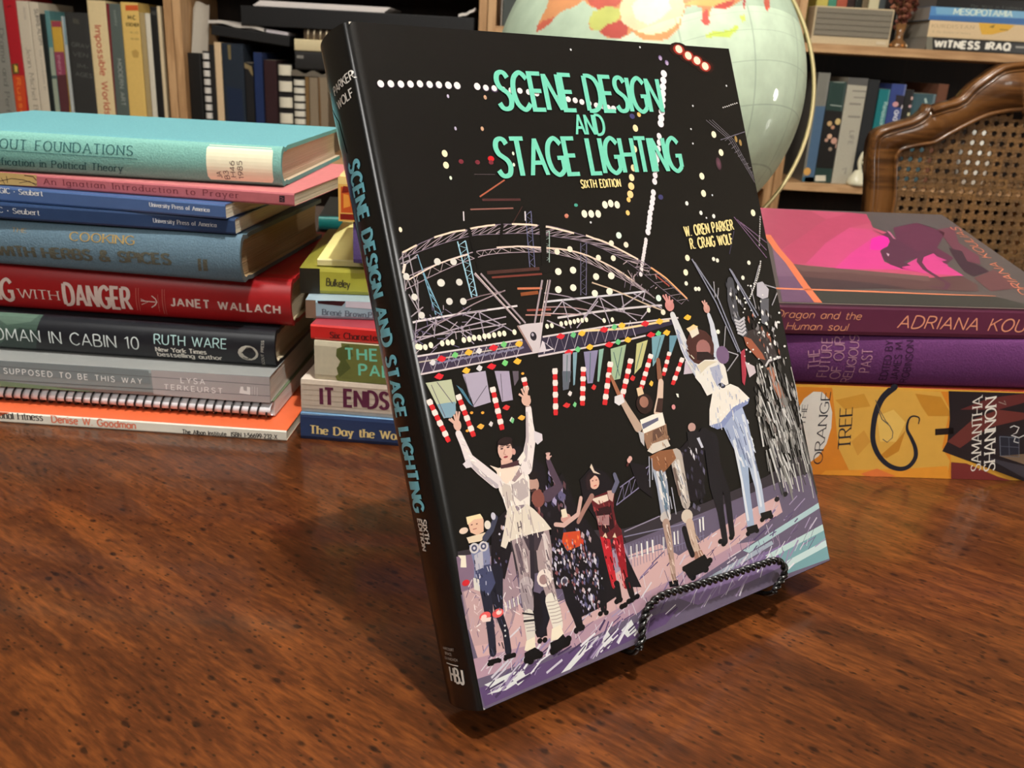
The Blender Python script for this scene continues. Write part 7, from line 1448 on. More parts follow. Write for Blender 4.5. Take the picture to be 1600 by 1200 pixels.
# spiral notebook in the left stack
s = SPIRAL
t = thing('spiral_notebook', 'white spiral-bound notebook with black wire coils, second from the table in the tall left stack', 'notebook', s['o'], s['yaw'], 'books in the tall left stack')
mb = MB(); T = s['T']; y0 = .008
mb.add([(0, y0, .0006), (s['L'], y0, .0006), (s['L'], y0, T-.0006), (0, y0, T-.0006), (0, .16, .0006), (s['L'], .16, .0006), (s['L'], .16, T-.0006), (0, .16, T-.0006)],
       [(3, 2, 1, 0)[::-1], (0, 4, 5, 1)[::-1], (1, 5, 6, 2)[::-1], (2, 6, 7, 3)[::-1], (0, 3, 7, 4)[::-1], (4, 7, 6, 5)[::-1]], (222, 220, 216))
mb.build('pages', 'pages', t)
mb = MB(); mb.box((0, .0065, T-.0006), (s['L'], .161, T), (112, 128, 96)); mb.build('cover', 'gloss', t)
mb = MB()                                                       # rounded white paper spine inside the coils
pts = []; fs = []; n = 10
for i in range(n+1):
    a = -math.pi/2 + math.pi*i/n
    for x in (.001, s['L']-.001): pts.append((x, .0085 - .0068*math.cos(a), T/2 + (T/2-.0012)*math.sin(a)))
for i in range(n): fs.append((2*i, 2*i+1, 2*i+3, 2*i+2))
mb.add(pts, fs, (226, 226, 230), 0, True)
mb.build('binding_strip', 'paper', t)
mb = MB(); pitch = .00545; nt_ = int(s['L'] / pitch) - 1; path = []
for i in range(nt_ * 14 + 1):
    a = 2*math.pi*i/14
    path.append((.004 + pitch*i/14, .0085 - (.0082)*math.cos(a), T/2 + (T/2 + .0)*math.sin(a)))
mb.tube(path, .00062, (22, 22, 24), n=5)
mb.build('wire_coil', 'plastic', t)

# yellowed booklet, purple book and picture book on the middle stack
b = CREAM
t = thing('booklet', 'pale yellow booklet lying on the chartreuse book, its cover curving to the right', 'booklet', b['o'], b['yaw'], 'books in the short stack behind the propped book')
make_book(t, b['L'], b['D'], b['T'], False, 0, (214, 204, 150), (226, 214, 140), (206, 196, 160), 'paper', (), [(1, 'p', (122, 112, 92), [(.022, .012), (.05, .012), (.055, .1), (.045, .1)])] + [(2, 'l', (70, 64, 58), .0016, [(.028+k*.002, .018+k*.011), (.06, .018+k*.011)]) for k in range(6)])
b = PURPLE
t = thing('hardcover_book', 'purple book end showing left of the propped book, on the pale yellow booklet', 'book', b['o'], b['yaw'], 'books in the short stack behind the propped book')
make_book(t, b['L'], b['D'], b['T'], True, .001, (96, 78, 132), (96, 78, 132), (190, 176, 160), 'cloth')
b = ORANGE
t = thing('hardcover_book', 'red and orange illustrated book topmost of the short middle stack, partly hidden', 'book', b['o'], b['yaw'], 'books in the short stack behind the propped book')
T = b['T']
pr = [(0, 'p', (226, 176, 90), [(0, 0), (.03, 0), (.03, T), (0, T)]), (1, 'p', (128, 30, 20), [(.001, .001), (.05, .001), (.05, T*.17), (.001, T*.17)]), (1, 'p', (196, 84, 34), [(.0015, T*.2), (.011, T*.2), (.013, T*.5), (.011, T*.8), (.0015, T*.78)]), (2, 'p', (226, 150, 60), [(.003, T*.3), (.007, T*.35), (.006, T*.6), (.003, T*.62)]),
      (2, 'p', (150, 40, 22), [(.008, T*.26), (.026, T*.26), (.026, T*.62), (.012, T*.62), (.008, T*.5)]), (3, 'p', (230, 190, 110), [(.012, T*.3), (.026, T*.3), (.026, T*.34), (.012, T*.34)]), (3, 'p', (206, 90, 40), [(.012, T*.66), (.026, T*.66), (.026, T*.8), (.012, T*.8)]), (3, 'p', (120, 26, 18), [(.002, T*.64), (.006, T*.66), (.008, T*.78), (.003, T*.8)]), (4, 'p', (236, 206, 130), [(0, T*.84), (.03, T*.84), (.03, T), (.0, T)])]
make_book(t, b['L'], b['D'], T, True, 0, (206, 120, 60), (226, 196, 130), (216, 200, 170), 'gloss', pr)

# right stack: paperback with the lifted printed cover
b = DRAGON
t = thing('paperback_book', 'pink and grey paperback with a reptile silhouette on its lifted cover, topmost at right', 'book', b['o'], b['yaw'], 'books in the stack at the right')
make_book(t, b['L'], b['D'], b['T'], False, 0, (92, 40, 64), (150, 130, 130), (206, 190, 170), 'gloss', DRAGON_SPINE)
mb = MB(); lf = b['lift']; nz = 14; T = b['T'] + .0003; DD = .158
def lifted(u, v, h):      # rises steadily from the spine fold
    return (u, v * math.cos(lf) - h * math.sin(lf), T + v * math.sin(lf) + h * math.cos(lf))
for h, fl in ((.00045, False), (0, True)):
    q = [lifted(0, 0, h), lifted(b['L'], 0, h), lifted(b['L'], DD, h), lifted(0, DD, h)]
    mb.add(q[::-1] if fl else q, [(0, 1, 2, 3)], (78, 70, 68) if not fl else (210, 200, 190))
e = [lifted(0, 0, 0), lifted(b['L'], 0, 0), lifted(b['L'], DD, 0), lifted(0, DD, 0)]; e2 = [lifted(0, 0, .00045), lifted(b['L'], 0, .00045), lifted(b['L'], DD, .00045), lifted(0, DD, .00045)]
for i in range(4): mb.add([e[i], e[(i+1) % 4], e2[(i+1) % 4], e2[i]], [(0, 1, 2, 3)], (190, 176, 168))
def inside_cover(pr):     # keep printing on the sheet
    cl = lambda p: (min(max(p[0], .0003), b['L']-.0003), min(max(p[1], .0003), DD-.0003))
    pr = list(pr)
    if pr[1] == 'p': pr[3] = [cl(p) for p in pr[3]]
    elif pr[1] == 'l': pr[4] = [cl(p) for p in pr[4]]
    return pr
print_on(mb, lifted, [inside_cover(p) for p in DRAGON_COVER], h0=.0006)
mb.build('front_cover', 'gloss', t)

# ------------------------------------------------------------------ the propped book
t = thing('hardcover_book', 'large black glossy textbook with turquoise title and stage photograph, propped on an easel', 'book'); t.matrix_world = MAIN_MATRIX
b = MAIN; L, T, BU = b['L'], b['T'], b['bulge']; L_COVER = (b['D'] - BU - .0003, L - .0003)
def in_poly(x, y, P):
    c = False; j = len(P)-1
    for i in range(len(P)):
        if (P[i][1] > y) != (P[j][1] > y) and x < (P[j][0]-P[i][0])*(y-P[i][1])/(P[j][1]-P[i][1]) + P[i][0]: c = not c
        j = i
    return c
def pairs(a): return [(a[i]*1e-4, a[i+1]*1e-4) for i in range(0, len(a), 2)]
def scatter(P, n, rnd):
    xs = [p[0] for p in P]; ys = [p[1] for p in P]; out = []
    for _ in range(n*60):
        x, y = rnd.uniform(min(xs), max(xs)), rnd.uniform(min(ys), max(ys))
        if in_poly(x, y, P): out.append((x, y))
        if len(out) == n: break
    return out
def art_row(a, rnd):      # kind, layer, ... outline points in tenths of a millimetre on the cover
    k, lay = a[0], a[1]
    if k == 0: return [[lay, 'p', ART_PALETTE[a[2]], pairs(a[3:])]]
    if k == 1: return [[lay, 'l', ART_PALETTE[a[2]], a[3]*1e-5, pairs(a[4:])]]
    if k == 2: return [[lay, 'l', ART_PALETTE[a[2]], [v*1e-5 for v in a[4:4+a[3]]], pairs(a[4+a[3]:])]]
    if k == 3:
        edge = [ART_PALETTE[a[5]]] if a[5] >= 0 else []
        return [[lay, 'e', ART_PALETTE[a[2]], p, (a[3]*1e-5, a[4]*1e-5)] + edge for p in pairs(a[6:])]
    out = []
    if k == 4:            # small faceted glints scattered over an outline
        n, size, m = a[2], a[3]*1e-4, a[4]; cs = a[5:5+m]
        for x, y in scatter(pairs(a[5+m:]), n, rnd):
            p, q = rnd.uniform(.4, 1)*size, rnd.uniform(.4, 1)*size
            out.append([lay, 'p', ART_PALETTE[rnd.choice(cs)], [(x, y), (x+p*.5, y+q), (x+p, y+q*.2), (x+p*.6, y-q)]])
    if k == 5:            # short strokes scattered over an outline
        n = a[2]; xa, xb, ya, yb = [v*1e-4 for v in a[3:7]]; m = a[7]; ws = a[8:8+m]; i = 8+m; j = a[i]; cs = a[i+1:i+1+j]
        for x, y in scatter(pairs(a[i+1+j:]), n, rnd):
            out.append([lay, 'l', ART_PALETTE[rnd.choice(cs)], rnd.choice(ws)*1e-5, [(x, y), (x+rnd.uniform(xa, xb), y+rnd.uniform(ya, yb))]])
    return out
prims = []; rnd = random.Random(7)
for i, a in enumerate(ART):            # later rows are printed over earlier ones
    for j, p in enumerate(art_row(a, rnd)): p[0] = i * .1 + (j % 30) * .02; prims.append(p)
for p in prims:
    for q in (3, 4):
        if q < len(p) and isinstance(p[q], list) and isinstance(p[q][0], tuple): p[q] = [(min(max(x, .0003), L_COVER[0]), min(max(y, .0003), L_COVER[1])) for x, y in p[q]]
def front(u, v, h): return (L - v, BU + u, T + h)
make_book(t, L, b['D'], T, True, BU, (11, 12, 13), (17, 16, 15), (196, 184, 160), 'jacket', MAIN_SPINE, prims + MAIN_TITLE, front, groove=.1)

# ------------------------------------------------------------------ wire easel
E_ = EASEL; EO, eb1, eb2, ebn = (Vector(E_[k]) for k in ('O', 'b1', 'b2', 'bn'))
def ep(u, v, w): return EO + eb1*u + eb2*v + ebn*w
root = thing('book_easel', 'black twisted-wire book easel holding up the large textbook', 'easel', tuple(ep(.07, 0, -.03))[:2] + (0,))
base = Vector(root.location)
def twisted(path, pitch=.0066, r=.00095, off=.00082, step=.0006):
    """two wires wound round each other along a smooth path"""
    path = [Vector(p) for p in spline([tuple(p) for p in path], 8)]
    out = [path[0]]; acc = 0
    d = [0]
    for a, c in zip(path, path[1:]): d.append(d[-1] + (c-a).length)
    n = int(d[-1] / step); res = []; j = 0
    for i in range(n+1):
        q = d[-1]*i/n
        while j < len(d)-2 and d[j+1] < q: j += 1
        res.append(path[j].lerp(path[j+1], (q-d[j]) / max(1e-9, d[j+1]-d[j])))
    mb = MB()
    for ph in (0, math.pi):
        st = []; prev = None
        for i, p in enumerate(res):
            tg = (res[min(n, i+1)] - res[max(0, i-1)]).normalized()
            nx = (tg.cross(Vector((0, 0, 1))) if prev is None else prev - tg*prev.dot(tg)).normalized(); prev = nx; ny = tg.cross(nx)
            a = 2*math.pi*(d[-1]*i/n)/pitch + ph
            st.append(p + (nx*math.cos(a) + ny*math.sin(a))*off - base)
        mb.tube(st, r, (12, 11, 11), n=6)
    return mb
w0 = .0048
bar = [ep(u, v, w0) for u, v in E_['bar']]
twisted(bar).build('front_bar', 'wire', root)
TB = E_['T'] + .0022
for side, (u, v) in (('l', E_['bar'][0]), ('r', E_['bar'][-1])):
    mb = MB(); pth = [ep(u, v, w0), ep(u, -.0022, w0-.004), ep(u, -.0018, -.006), ep(u, -.0018, -E_['T']*.6), ep(u, -.0016, -E_['T']+.0005), ep(u, .0004, -TB-.0004), ep(u, .006, -TB)] + [ep(u + (.07 - u)*s_*.15, .02+.13*s_, -TB) for s_ in (0, .3, .6, 1)]
    mb.tube([Vector(p)-base for p in spline([tuple(p) for p in pth], 6)], .00115, (12, 11, 11), n=8); mb.build('side_rail', 'wire', root)
ua, ub = E_['bar'][0][0], E_['bar'][-1][0]; ua += (.07-ua)*.15; ub += (.07-ub)*.15
mb = MB(); mb.tube([Vector(p)-base for p in spline([tuple(ep(ua + (ub-ua)*s_, .15 + .03*math.sin(math.pi*s_), -TB)) for s_ in [q/8 for q in range(9)]], 4)], .00115, (12, 11, 11), n=8); mb.build('top_arch', 'wire', root)
mb = MB(); mid = (ua+ub)/2; top = ep(mid, .178, -TB-.0024); ft = Vector((top.x - ebn.x*.11, top.y - ebn.y*.11, .0013))
mb.tube([top-base, top.lerp(ft, .5)-base, ft-base], .00115, (12, 11, 11), n=8); mb.build('rear_leg', 'wire', root)

# ------------------------------------------------------------------ globe
g = GLOBE; gc = Vector(g['c']); r = g['r']; gv, gx, gy = (Vector(g[k]) for k in ('v', 'ux', 'uy'))
root = thing('desk_globe', 'large pale green desk globe with orange and yellow continents, behind the propped book', 'globe', (gc.x, gc.y, 0))
mg, nt, bs = new_mat('globe_paper'); M['globe'] = mg
vc = nt.nodes.new('ShaderNodeVertexColor'); vc.layer_name = 'Col'
tc = nt.nodes.new('ShaderNodeTexCoord'); rot = nt.nodes.new('ShaderNodeMapping'); rot.inputs['Rotation'].default_value = (.5, .35, .3)
nt.links.new(tc.outputs['Object'], rot.inputs[0])
sx = nt.nodes.new('ShaderNodeSeparateXYZ'); nt.links.new(rot.outputs[0], sx.inputs[0])
def mth(op, a, b_=None, c_v=None):
    n_ = nt.nodes.new('ShaderNodeMath'); n_.operation = op
    for i, v in enumerate((a, b_, c_v)):
        if v is None: continue
        if isinstance(v, (int, float)): n_.inputs[i].default_value = v
        else: nt.links.new(v, n_.inputs[i])
    return n_.outputs[0]
lon = mth('ARCTAN2', sx.outputs[1], sx.outputs[0]); lat = mth('ARCSINE', mth('DIVIDE', sx.outputs[2], r))
ln = lambda a: mth('GREATER_THAN', mth('ABSOLUTE', mth('SUBTRACT', mth('FRACT', mth('MULTIPLY', a, 12/math.pi)), .5)), .488)
line = mth('MULTIPLY', mth('MAXIMUM', ln(lon), ln(lat)), .28)
nz = nt.nodes.new('ShaderNodeTexNoise'); nz.inputs['Scale'].default_value = 60; nz.inputs['Detail'].default_value = 6
nt.links.new(tc.outputs['Object'], nz.inputs['Vector'])
mr = nt.nodes.new('ShaderNodeMapRange'); mr.inputs[1].default_value = .35; mr.inputs[2].default_value = .65; mr.inputs[3].default_value = .93; mr.inputs[4].default_value = 1.07
nt.links.new(nz.outputs['Fac'], mr.inputs[0])
sc_ = nt.nodes.new('ShaderNodeVectorMath'); sc_.operation = 'SCALE'; nt.links.new(vc.outputs[0], sc_.inputs[0]); nt.links.new(mr.outputs[0], sc_.inputs['Scale'])
mix = nt.nodes.new('ShaderNodeMix'); mix.data_type = 'RGBA'; nt.links.new(line, mix.inputs[0]); nt.links.new(sc_.outputs[0], mix.inputs[6]); mix.inputs[7].default_value = lin((60, 90, 80))
nt.links.new(mix.outputs[2], bs.inputs['Base Color']); bs.inputs['Roughness'].default_value = .5; bs.inputs['Coat Weight'].default_value = .25; bs.inputs['Coat Roughness'].default_value = .03; bs.inputs['Specular IOR Level'].default_value = .2
boxes = [(min(p[0] for p in P), max(p[0] for p in P), min(p[1] for p in P), max(p[1] for p in P)) for _, P in LAND]
OCEAN = (196, 214, 188)
NU, NV = 640, 320; pts = []; cols = []
rnd = random.Random(5)
far = [(Vector((rnd.uniform(-1, 1), rnd.uniform(-1, 1), rnd.uniform(-1, 1))).normalized(), rnd.uniform(.2, .45)) for _ in range(7)]
for j in range(NV+1):
    th_ = math.pi*j/NV
    for i in range(NU):
        ph = 2*math.pi*i/NU; d = Vector((math.sin(th_)*math.cos(ph), math.sin(th_)*math.sin(ph), math.cos(th_)))
        pts.append(gc + d*r - Vector((gc.x, gc.y, 0))); c = OCEAN; dv = d.dot(gv)
        if dv > -.35:
            k = 1/(1+dv); X, Y = d.dot(gx)*k, d.dot(gy)*k
            for (cl, P), (xa, xb_, ya, yb_) in zip(LAND, boxes):
                if xa <= X <= xb_ and ya <= Y <= yb_ and in_poly(X, Y, P): c = tuple(cl)
        else:
            for q, rad in far:
                if (d-q).length < rad*(1 + .2*math.sin(9*d.x+7*d.z)): c = (220, 170, 110)
        cols.append(c)
mb = MB(); mb.v = [tuple(p) for p in pts]
for j in range(NV):
    for i in range(NU):
        i2 = (i+1) % NU; f = [j*NU+i, (j+1)*NU+i, (j+1)*NU+i2, j*NU+i2]
        mb.f.append(f); mb.c.append([cols[q] for q in f]); mb.m.append(0); mb.sm.append(True)
mb.build('sphere', 'globe', root)
nrm = Vector((-.0506, .9646, -.2588)); ra = nrm.cross(Vector((0, 0, 1))).normalized()
if ra.x < 0: ra = -ra
rb = ra.cross(nrm).normalized(); rb = rb if rb.z > 0 else -rb
off = Vector((gc.x, gc.y, 0))
arc = [gc - off + (ra*math.cos(a) + rb*math.sin(a))*.170 for a in [math.radians(-102 + 204*i/60) for i in range(61)]]
mb = MB(); mb.tube(arc, .0021, (206, 190, 140), n=8); arm = mb.build('meridian_arm', 'brass', root)
mb = MB()
for sgn in (-1, 1):
    a = math.radians(101*sgn); d = ra*math.cos(a) + rb*math.sin(a); mb.tube([gc-off+d*.15, gc-off+d*.174], .004, (190, 172, 120), n=10)
mb.build('axis_pin', 'brass', arm)
bp_ = gc - off - rb*.170
mb = MB(); mb.lathe([(0, 0), (.085, 0), (.086, .006), (.07, .012), (.03, .018), (.012, .024), (.009, bp_.z - .002), (0, bp_.z)], (70, 48, 30), n=40, center=(bp_.x*.6, bp_.y*.6, 0)); mb.build('base', 'brass', root)

# ------------------------------------------------------------------ chair
cx = CHAIR_OUT[-1][0] + .008; CYY = 1.25; FZ = -.75
root = thing('dining_chair', 'brown wooden dining chair with curved crest and woven cane back, behind the right stack', 'chair', (cx, CYY, FZ))
def resample(P, n):
    d = [0]
    for a, c in zip(P, P[1:]): d.append(d[-1] + math.hypot(c[0]-a[0], c[1]-a[1]))
    out = []; j = 0
    for i in range(n):
        q = d[-1]*i/(n-1)
        while j < len(P)-2 and d[j+1] < q: j += 1
        k = (q-d[j]) / max(1e-9, d[j+1]-d[j]); out.append((P[j][0] + (P[j+1][0]-P[j][0])*k, P[j][1] + (P[j+1][1]-P[j][1])*k))
    return out
sm = lambda P: [(p[0], p[1]) for p in spline(P, 5)]
lo_ = [(CHAIR_OUT[0][0] + .006, -.30), (CHAIR_OUT[0][0] + .002, -.1)] + [tuple(p) for p in CHAIR_OUT]
li_ = [(CHAIR_IN[0][0] + .006, -.21), (CHAIR_IN[0][0] + .002, -.1)] + [tuple(p) for p in CHAIR_IN]
NH = 70
half_o = resample(sm(lo_) + [(cx, CHAIR_OUT[-1][1] + .0004)], NH); half_i = resample(sm(li_) + [(cx, CHAIR_IN[-1][1] + .0004)], NH)
mir = lambda P: P + [(2*cx - x, z) for x, z in P[-2::-1]]
LO, LI = mir(half_o), mir(half_i)
mb = MB(); n = len(LO); th_ = .013
P3 = lambda P, y: [(x - cx, y, z - FZ) for x, z in P]
A_, B_, C_, D_ = P3(LO, -th_), P3(LI, -th_ + .002), P3(LO, th_), P3(LI, th_)
mb.add(A_ + B_ + C_ + D_, [(i, i+1, n+i+1, n+i) for i in range(n-1)] + [(2*n+i, 3*n+i, 3*n+i+1, 2*n+i+1) for i in range(n-1)] + [(i, 2*n+i, 2*n+i+1, i+1) for i in range(n-1)] + [(n+i, n+i+1, 3*n+i+1, 3*n+i) for i in range(n-1)]
       + [(0, n, 3*n, 2*n), (n-1, 3*n-1, 4*n-1, 2*n-1)], (96, 56, 30), 0, True)
mb.box((LI[0][0]-cx-.02, -th_, -.30-FZ), (-(LI[0][0]-cx)+.02, th_, -.21-FZ), (96, 56, 30))
def inset(P, d):
    out = []
    for i in range(len(P)):
        a = P[max(0, i-1)]; c = P[min(len(P)-1, i+1)]; dx, dz = c[0]-a[0], c[1]-a[1]; L_ = math.hypot(dx, dz) or 1
        out.append((P[i][0] + dz/L_*d, P[i][1] - dx/L_*d))
    return out
mb.tube(P3(inset(LO, .0035), -th_ + .0005), .0036, (96, 56, 30), n=10)
mb.tube(P3(inset(LO, .0105), -th_ + .0006), .0014, (96, 56, 30), n=8)
mb.tube(P3(inset(LI, -.0026), -th_ + .0016), .0028, (96, 56, 30), n=8)
back = mb.build('back_frame', 'chair', root)
# cane: strands crossing round open eyes
sp = .01285; reye = .0035; rnd = random.Random(2)
loopi = inset(LI, -.006); poly_ = [(x-cx, z-FZ) for x, z in loopi] + [(-(LI[0][0]-cx)+.006, -.205-FZ), (LI[0][0]-cx-.006, -.205-FZ)]
mb = MB(); xs = [p[0] for p in poly_]; zs = [p[1] for p in poly_]
for i in range(int(min(xs)/sp)-1, int(max(xs)/sp)+2):
    for j in range(int(min(zs)/sp)-1, int(max(zs)/sp)+2):
        x, z = i*sp, j*sp
        if not in_poly(x, z, poly_): continue
        k = rnd.uniform(.82, 1.12); col = (int(104*k), int(74*k), int(40*k)); h = sp/2
        oct_ = [(x + reye*math.cos(math.radians(22.5+45*q)), z + reye*math.sin(math.radians(22.5+45*q))) for q in range(8)]
        sq = [(x+h, z+h*.414), (x+h*.414, z+h), (x-h*.414, z+h), (x-h, z+h*.414), (x-h, z-h*.414), (x-h*.414, z-h), (x+h*.414, z-h), (x+h, z-h*.414)]
        cr_ = [(x+h, z+h), (x-h, z+h), (x-h, z-h), (x+h, z-h)]
        for y in (-.0012, .0012):
            pts_ = [(a, y + (.0006 if q % 2 else -.0004), c) for q, (a, c) in enumerate(oct_)] + [(a, y, c) for a, c in sq] + [(a, y, c) for a, c in cr_]
            fs = [(q, (q+1) % 8, 8+(q+1) % 8, 8+q) for q in range(8)] + [(8+2*q, 8+2*q+1, 16+q) for q in range(4)]
            mb.add(pts_, fs, col)
        mb.add([(a, -.0012, c) for a, c in oct_] + [(a, .0012, c) for a, c in oct_], [(q, (q+1) % 8, 8+(q+1) % 8, 8+q) for q in range(8)], (70, 46, 24))
mb.build('cane_panel', 'cane', back)['label'] = 'woven cane back panel'
sw = -(LO[0][0]-cx)
mb = MB(); mb.box((-sw, -.43, .41), (sw, .012, .45), (96, 56, 30)); bevel(mb.build('seat_rail', 'chair', root), .006)
mb = MB(); mb.box((-sw+.02, -.42, .45), (sw-.02, -.02, .475), (128, 92, 54)); bevel(mb.build('seat', 'cane', root), .01, 3)
for sx_ in (-1, 1):
    mb = MB(); mb.tube([(sx_*(sw-.018), 0, .46), (sx_*(sw-.016), .01, .3), (sx_*(sw-.012), .05, 0)], [.02, .018, .013], (96, 56, 30), n=10); mb.build('leg', 'chair', root)
    mb = MB(); mb.tube([(sx_*(sw-.025), -.40, .42), (sx_*(sw-.02), -.41, .3), (sx_*(sw-.03), -.40, .12), (sx_*(sw-.024), -.415, 0)], [.024, .022, .015, .014], (96, 56, 30), n=10); mb.build('leg', 'chair', root)

# ------------------------------------------------------------------ things lying on the middle bookcase
GB = 'black and dark binders on the shelf behind the turquoise book'
for q in RINGS:
    t = thing('spiral_notebook', q['label'], 'notebook', q['o'], 0, GB)
    body = (26, 24, 24); rc = {'white': (206, 200, 190), 'cream': (214, 208, 190), 'comb': (214, 206, 184)}[q['kind']]
    mb = MB(); mb.box((.0004, .01, .0003), (q['T']-.0004, .2, q['L']), body); mb.build('cover', 'plastic', t)
    mb = MB(); T = q['T']
    pitch = .019 if q['kind'] == 'white' else (.036 if q['kind'] == 'comb' else .0175)
    k = 0; z = q['L'] - (.004 if q['kind'] != 'comb' else .002)
    while z > .03:
        hh = pitch*(.36 if q['kind'] != 'comb' else .32)
        pts_ = []; m = 8
        for i in range(m+1):
            a = math.pi*i/m
            for zz in (z, z-2*hh): pts_.append((T/2 - T*.49*math.cos(a), .0105 - .010*math.sin(a), zz))
        mb.add(pts_, [(2*i, 2*i+1, 2*i+3, 2*i+2) for i in range(m)], rc, 0, True); z -= pitch
    mb.build('binding', 'ceramic' if q['kind'] != 'comb' else 'paper', t)
def lying(name, label, cat, blk, depth, col, mat, group=GB, bev=.0015, dz=0, tilt=0, z=None, yoff=0):
    x0, x1, z0, z1 = blk
    if z: z0, z1 = z
    mb = MB(); mb.box((0, 0, 0), (x1-x0, depth, z1-z0), col); o = mb.build(name, mat); bevel(o, bev)
    o.location = (x0, CASE_Y + .025 + yoff, z0 + dz); o.rotation_euler = (0, tilt, 0)
    return tag(o, label, cat, group)
P = PILE
# grey cloth pouch under the flat pile
x0, x1, z0, z1 = P['cloth']
mb = MB(); n = 24; th_ = .011
top_ = [(x0 + (x1-x0)*i/n, z1 - .004 + .004*math.sin(i*.55)) for i in range(n+1)]
zb_ = z1 - .0135
for (xa, za), (xb_, zb2) in zip(top_, top_[1:]):
    for y_, fl in ((0, 0), (.16, 1)): mb.add([(xa, y_, zb_), (xb_, y_, zb_), (xb_, y_, zb2), (xa, y_, za)], [(0, 1, 2, 3) if not fl else (3, 2, 1, 0)], (104, 96, 84))
    mb.add([(xa, 0, za), (xb_, 0, zb2), (xb_, .16, zb2), (xa, .16, za)], [(0, 1, 2, 3)], (104, 96, 84)); mb.add([(xa, 0, zb_), (xb_, 0, zb_), (xb_, .16, zb_), (xa, .16, zb_)], [(3, 2, 1, 0)], (104, 96, 84))
o = mb.build('cloth_pouch', 'fabric'); o.location = (0, CASE_Y + .025, 0); tag(o, 'wrinkled grey cloth folded on top of the grey-tan books', 'cloth', GB)
zc = z1 + .0003
hb = P['blackbook'][3] - P['blackbook'][2]
t = thing('hardcover_book', 'black book lying flat on the grey cloth', 'book', (P['blackbook'][0], CASE_Y+.025, zc), 0, GB)
make_book(t, P['blackbook'][1]-P['blackbook'][0], .18, P['blackbook'][3]-zc, True, .001, (24, 22, 20), (24, 22, 20), (60, 56, 50), 'matte', [(1, 'p', (120, 116, 108), [(.004, hb*.66), (.02, hb*.66), (.02, hb*.84), (.004, hb*.84)])])
zc = P['blackbook'][3] + .0003
t = thing('hardcover_book', 'cream book lying flat under the coil-bound pad', 'book', (P['creambook'][0], CASE_Y+.025, zc), 0, GB)
make_book(t, P['creambook'][1]-P['creambook'][0], .18, P['creambook'][3]-zc, True, .002, (206, 190, 150), (196, 180, 140), (190, 178, 150), 'cloth')
zc = P['creambook'][3] + .0003
t = thing('spiral_notebook', 'coil-bound pad lying on the flat cream book', 'notebook', (P['coil'][0], CASE_Y+.025, zc), 0, GB)
hh = P['coil'][3] - zc; W_ = P['coil'][1]-P['coil'][0]
mb = MB(); mb.box((0, .012, 0), (W_, .17, hh), (70, 54, 34)); mb.build('cover', 'matte', t)
mb = MB()
for k in range(9):
    x = .008 + k*W_/9
    mb.tube([(x + .0035*math.sin(a*.6), .012 + .009*math.cos(a), hh/2 + hh*.42*math.sin(a)) for a in [2*math.pi*i/16 for i in range(16)]], .0022, (206, 190, 160), n=6, closed=True)
mb.build('wire_coil', 'brass', t)
zc = P['coil'][3] + .0003
x0 = P['note'][0] + .07; x1 = CASES[1][1] - .03
zt_ = P['papers'][2] - .001
o = lying('portfolio_case', 'wide flat black portfolio lying over the coil-bound pad', 'portfolio', (x0, x1, zc, zt_), .2, (11, 10, 10), 'matte')
# papers on the portfolio
mb = MB(); x0p = P['papers'][0]; x1p = P['papers'][1]; n = 20
for lay in range(4):
    for i in range(n):
        xa, xb_ = x0p + lay*.004 + (x1p-x0p)*i/n, x0p + lay*.004 + (x1p-x0p)*(i+1)/n
        f_ = lambda x: zt_ + .0008 + lay*.0031
        q = [(xa, .002*lay, f_(xa)), (xb_, .002*lay, f_(xb_)), (xb_, .19, f_(xb_)), (xa, .19, f_(xa))]; q2 = [(a, b_, c+.0028) for a, b_, c in q]
        mb.add(q + q2, [(3, 2, 1, 0), (4, 5, 6, 7), (0, 1, 5, 4), (2, 3, 7, 6)] + ([(3, 0, 4, 7)] if i == 0 else []) + ([(1, 2, 6, 5)] if i == n-1 else []), (214, 206, 200))
o = mb.build('paper_stack', 'paper'); o.location = (0, CASE_Y+.03, 0); tag(o, 'stack of white paper sheets on the black portfolio', 'papers', GB)
(xa, za), (xb_, zb_) = SCRAP
mb = MB(); n = 10
for i in range(n):
    t0, t1 = i/n, (i+1)/n
    fz = lambda t_: zt_ + .0006 + max(0, zb_ - za)*t_*t_*.9 + .002*math.sin(t_*7)**2
    q = [(xa + (xb_-xa)*t0, 0, fz(t0)), (xa + (xb_-xa)*t1, 0, fz(t1)), (xa + (xb_-xa)*t1, .07, fz(t1)), (xa + (xb_-xa)*t0, .07, fz(t0))]; q2 = [(a, b_, c+.006) for a, b_, c in q]
    mb.add(q + q2, [(3, 2, 1, 0), (4, 5, 6, 7), (0, 1, 5, 4), (2, 3, 7, 6), (3, 0, 4, 7), (1, 2, 6, 5)], (214, 206, 196))
o = mb.build('paper_scrap', 'paper'); o.location = (0, CASE_Y+.03, 0); tag(o, 'curled white paper at the right end of the black portfolio', 'paper', GB)
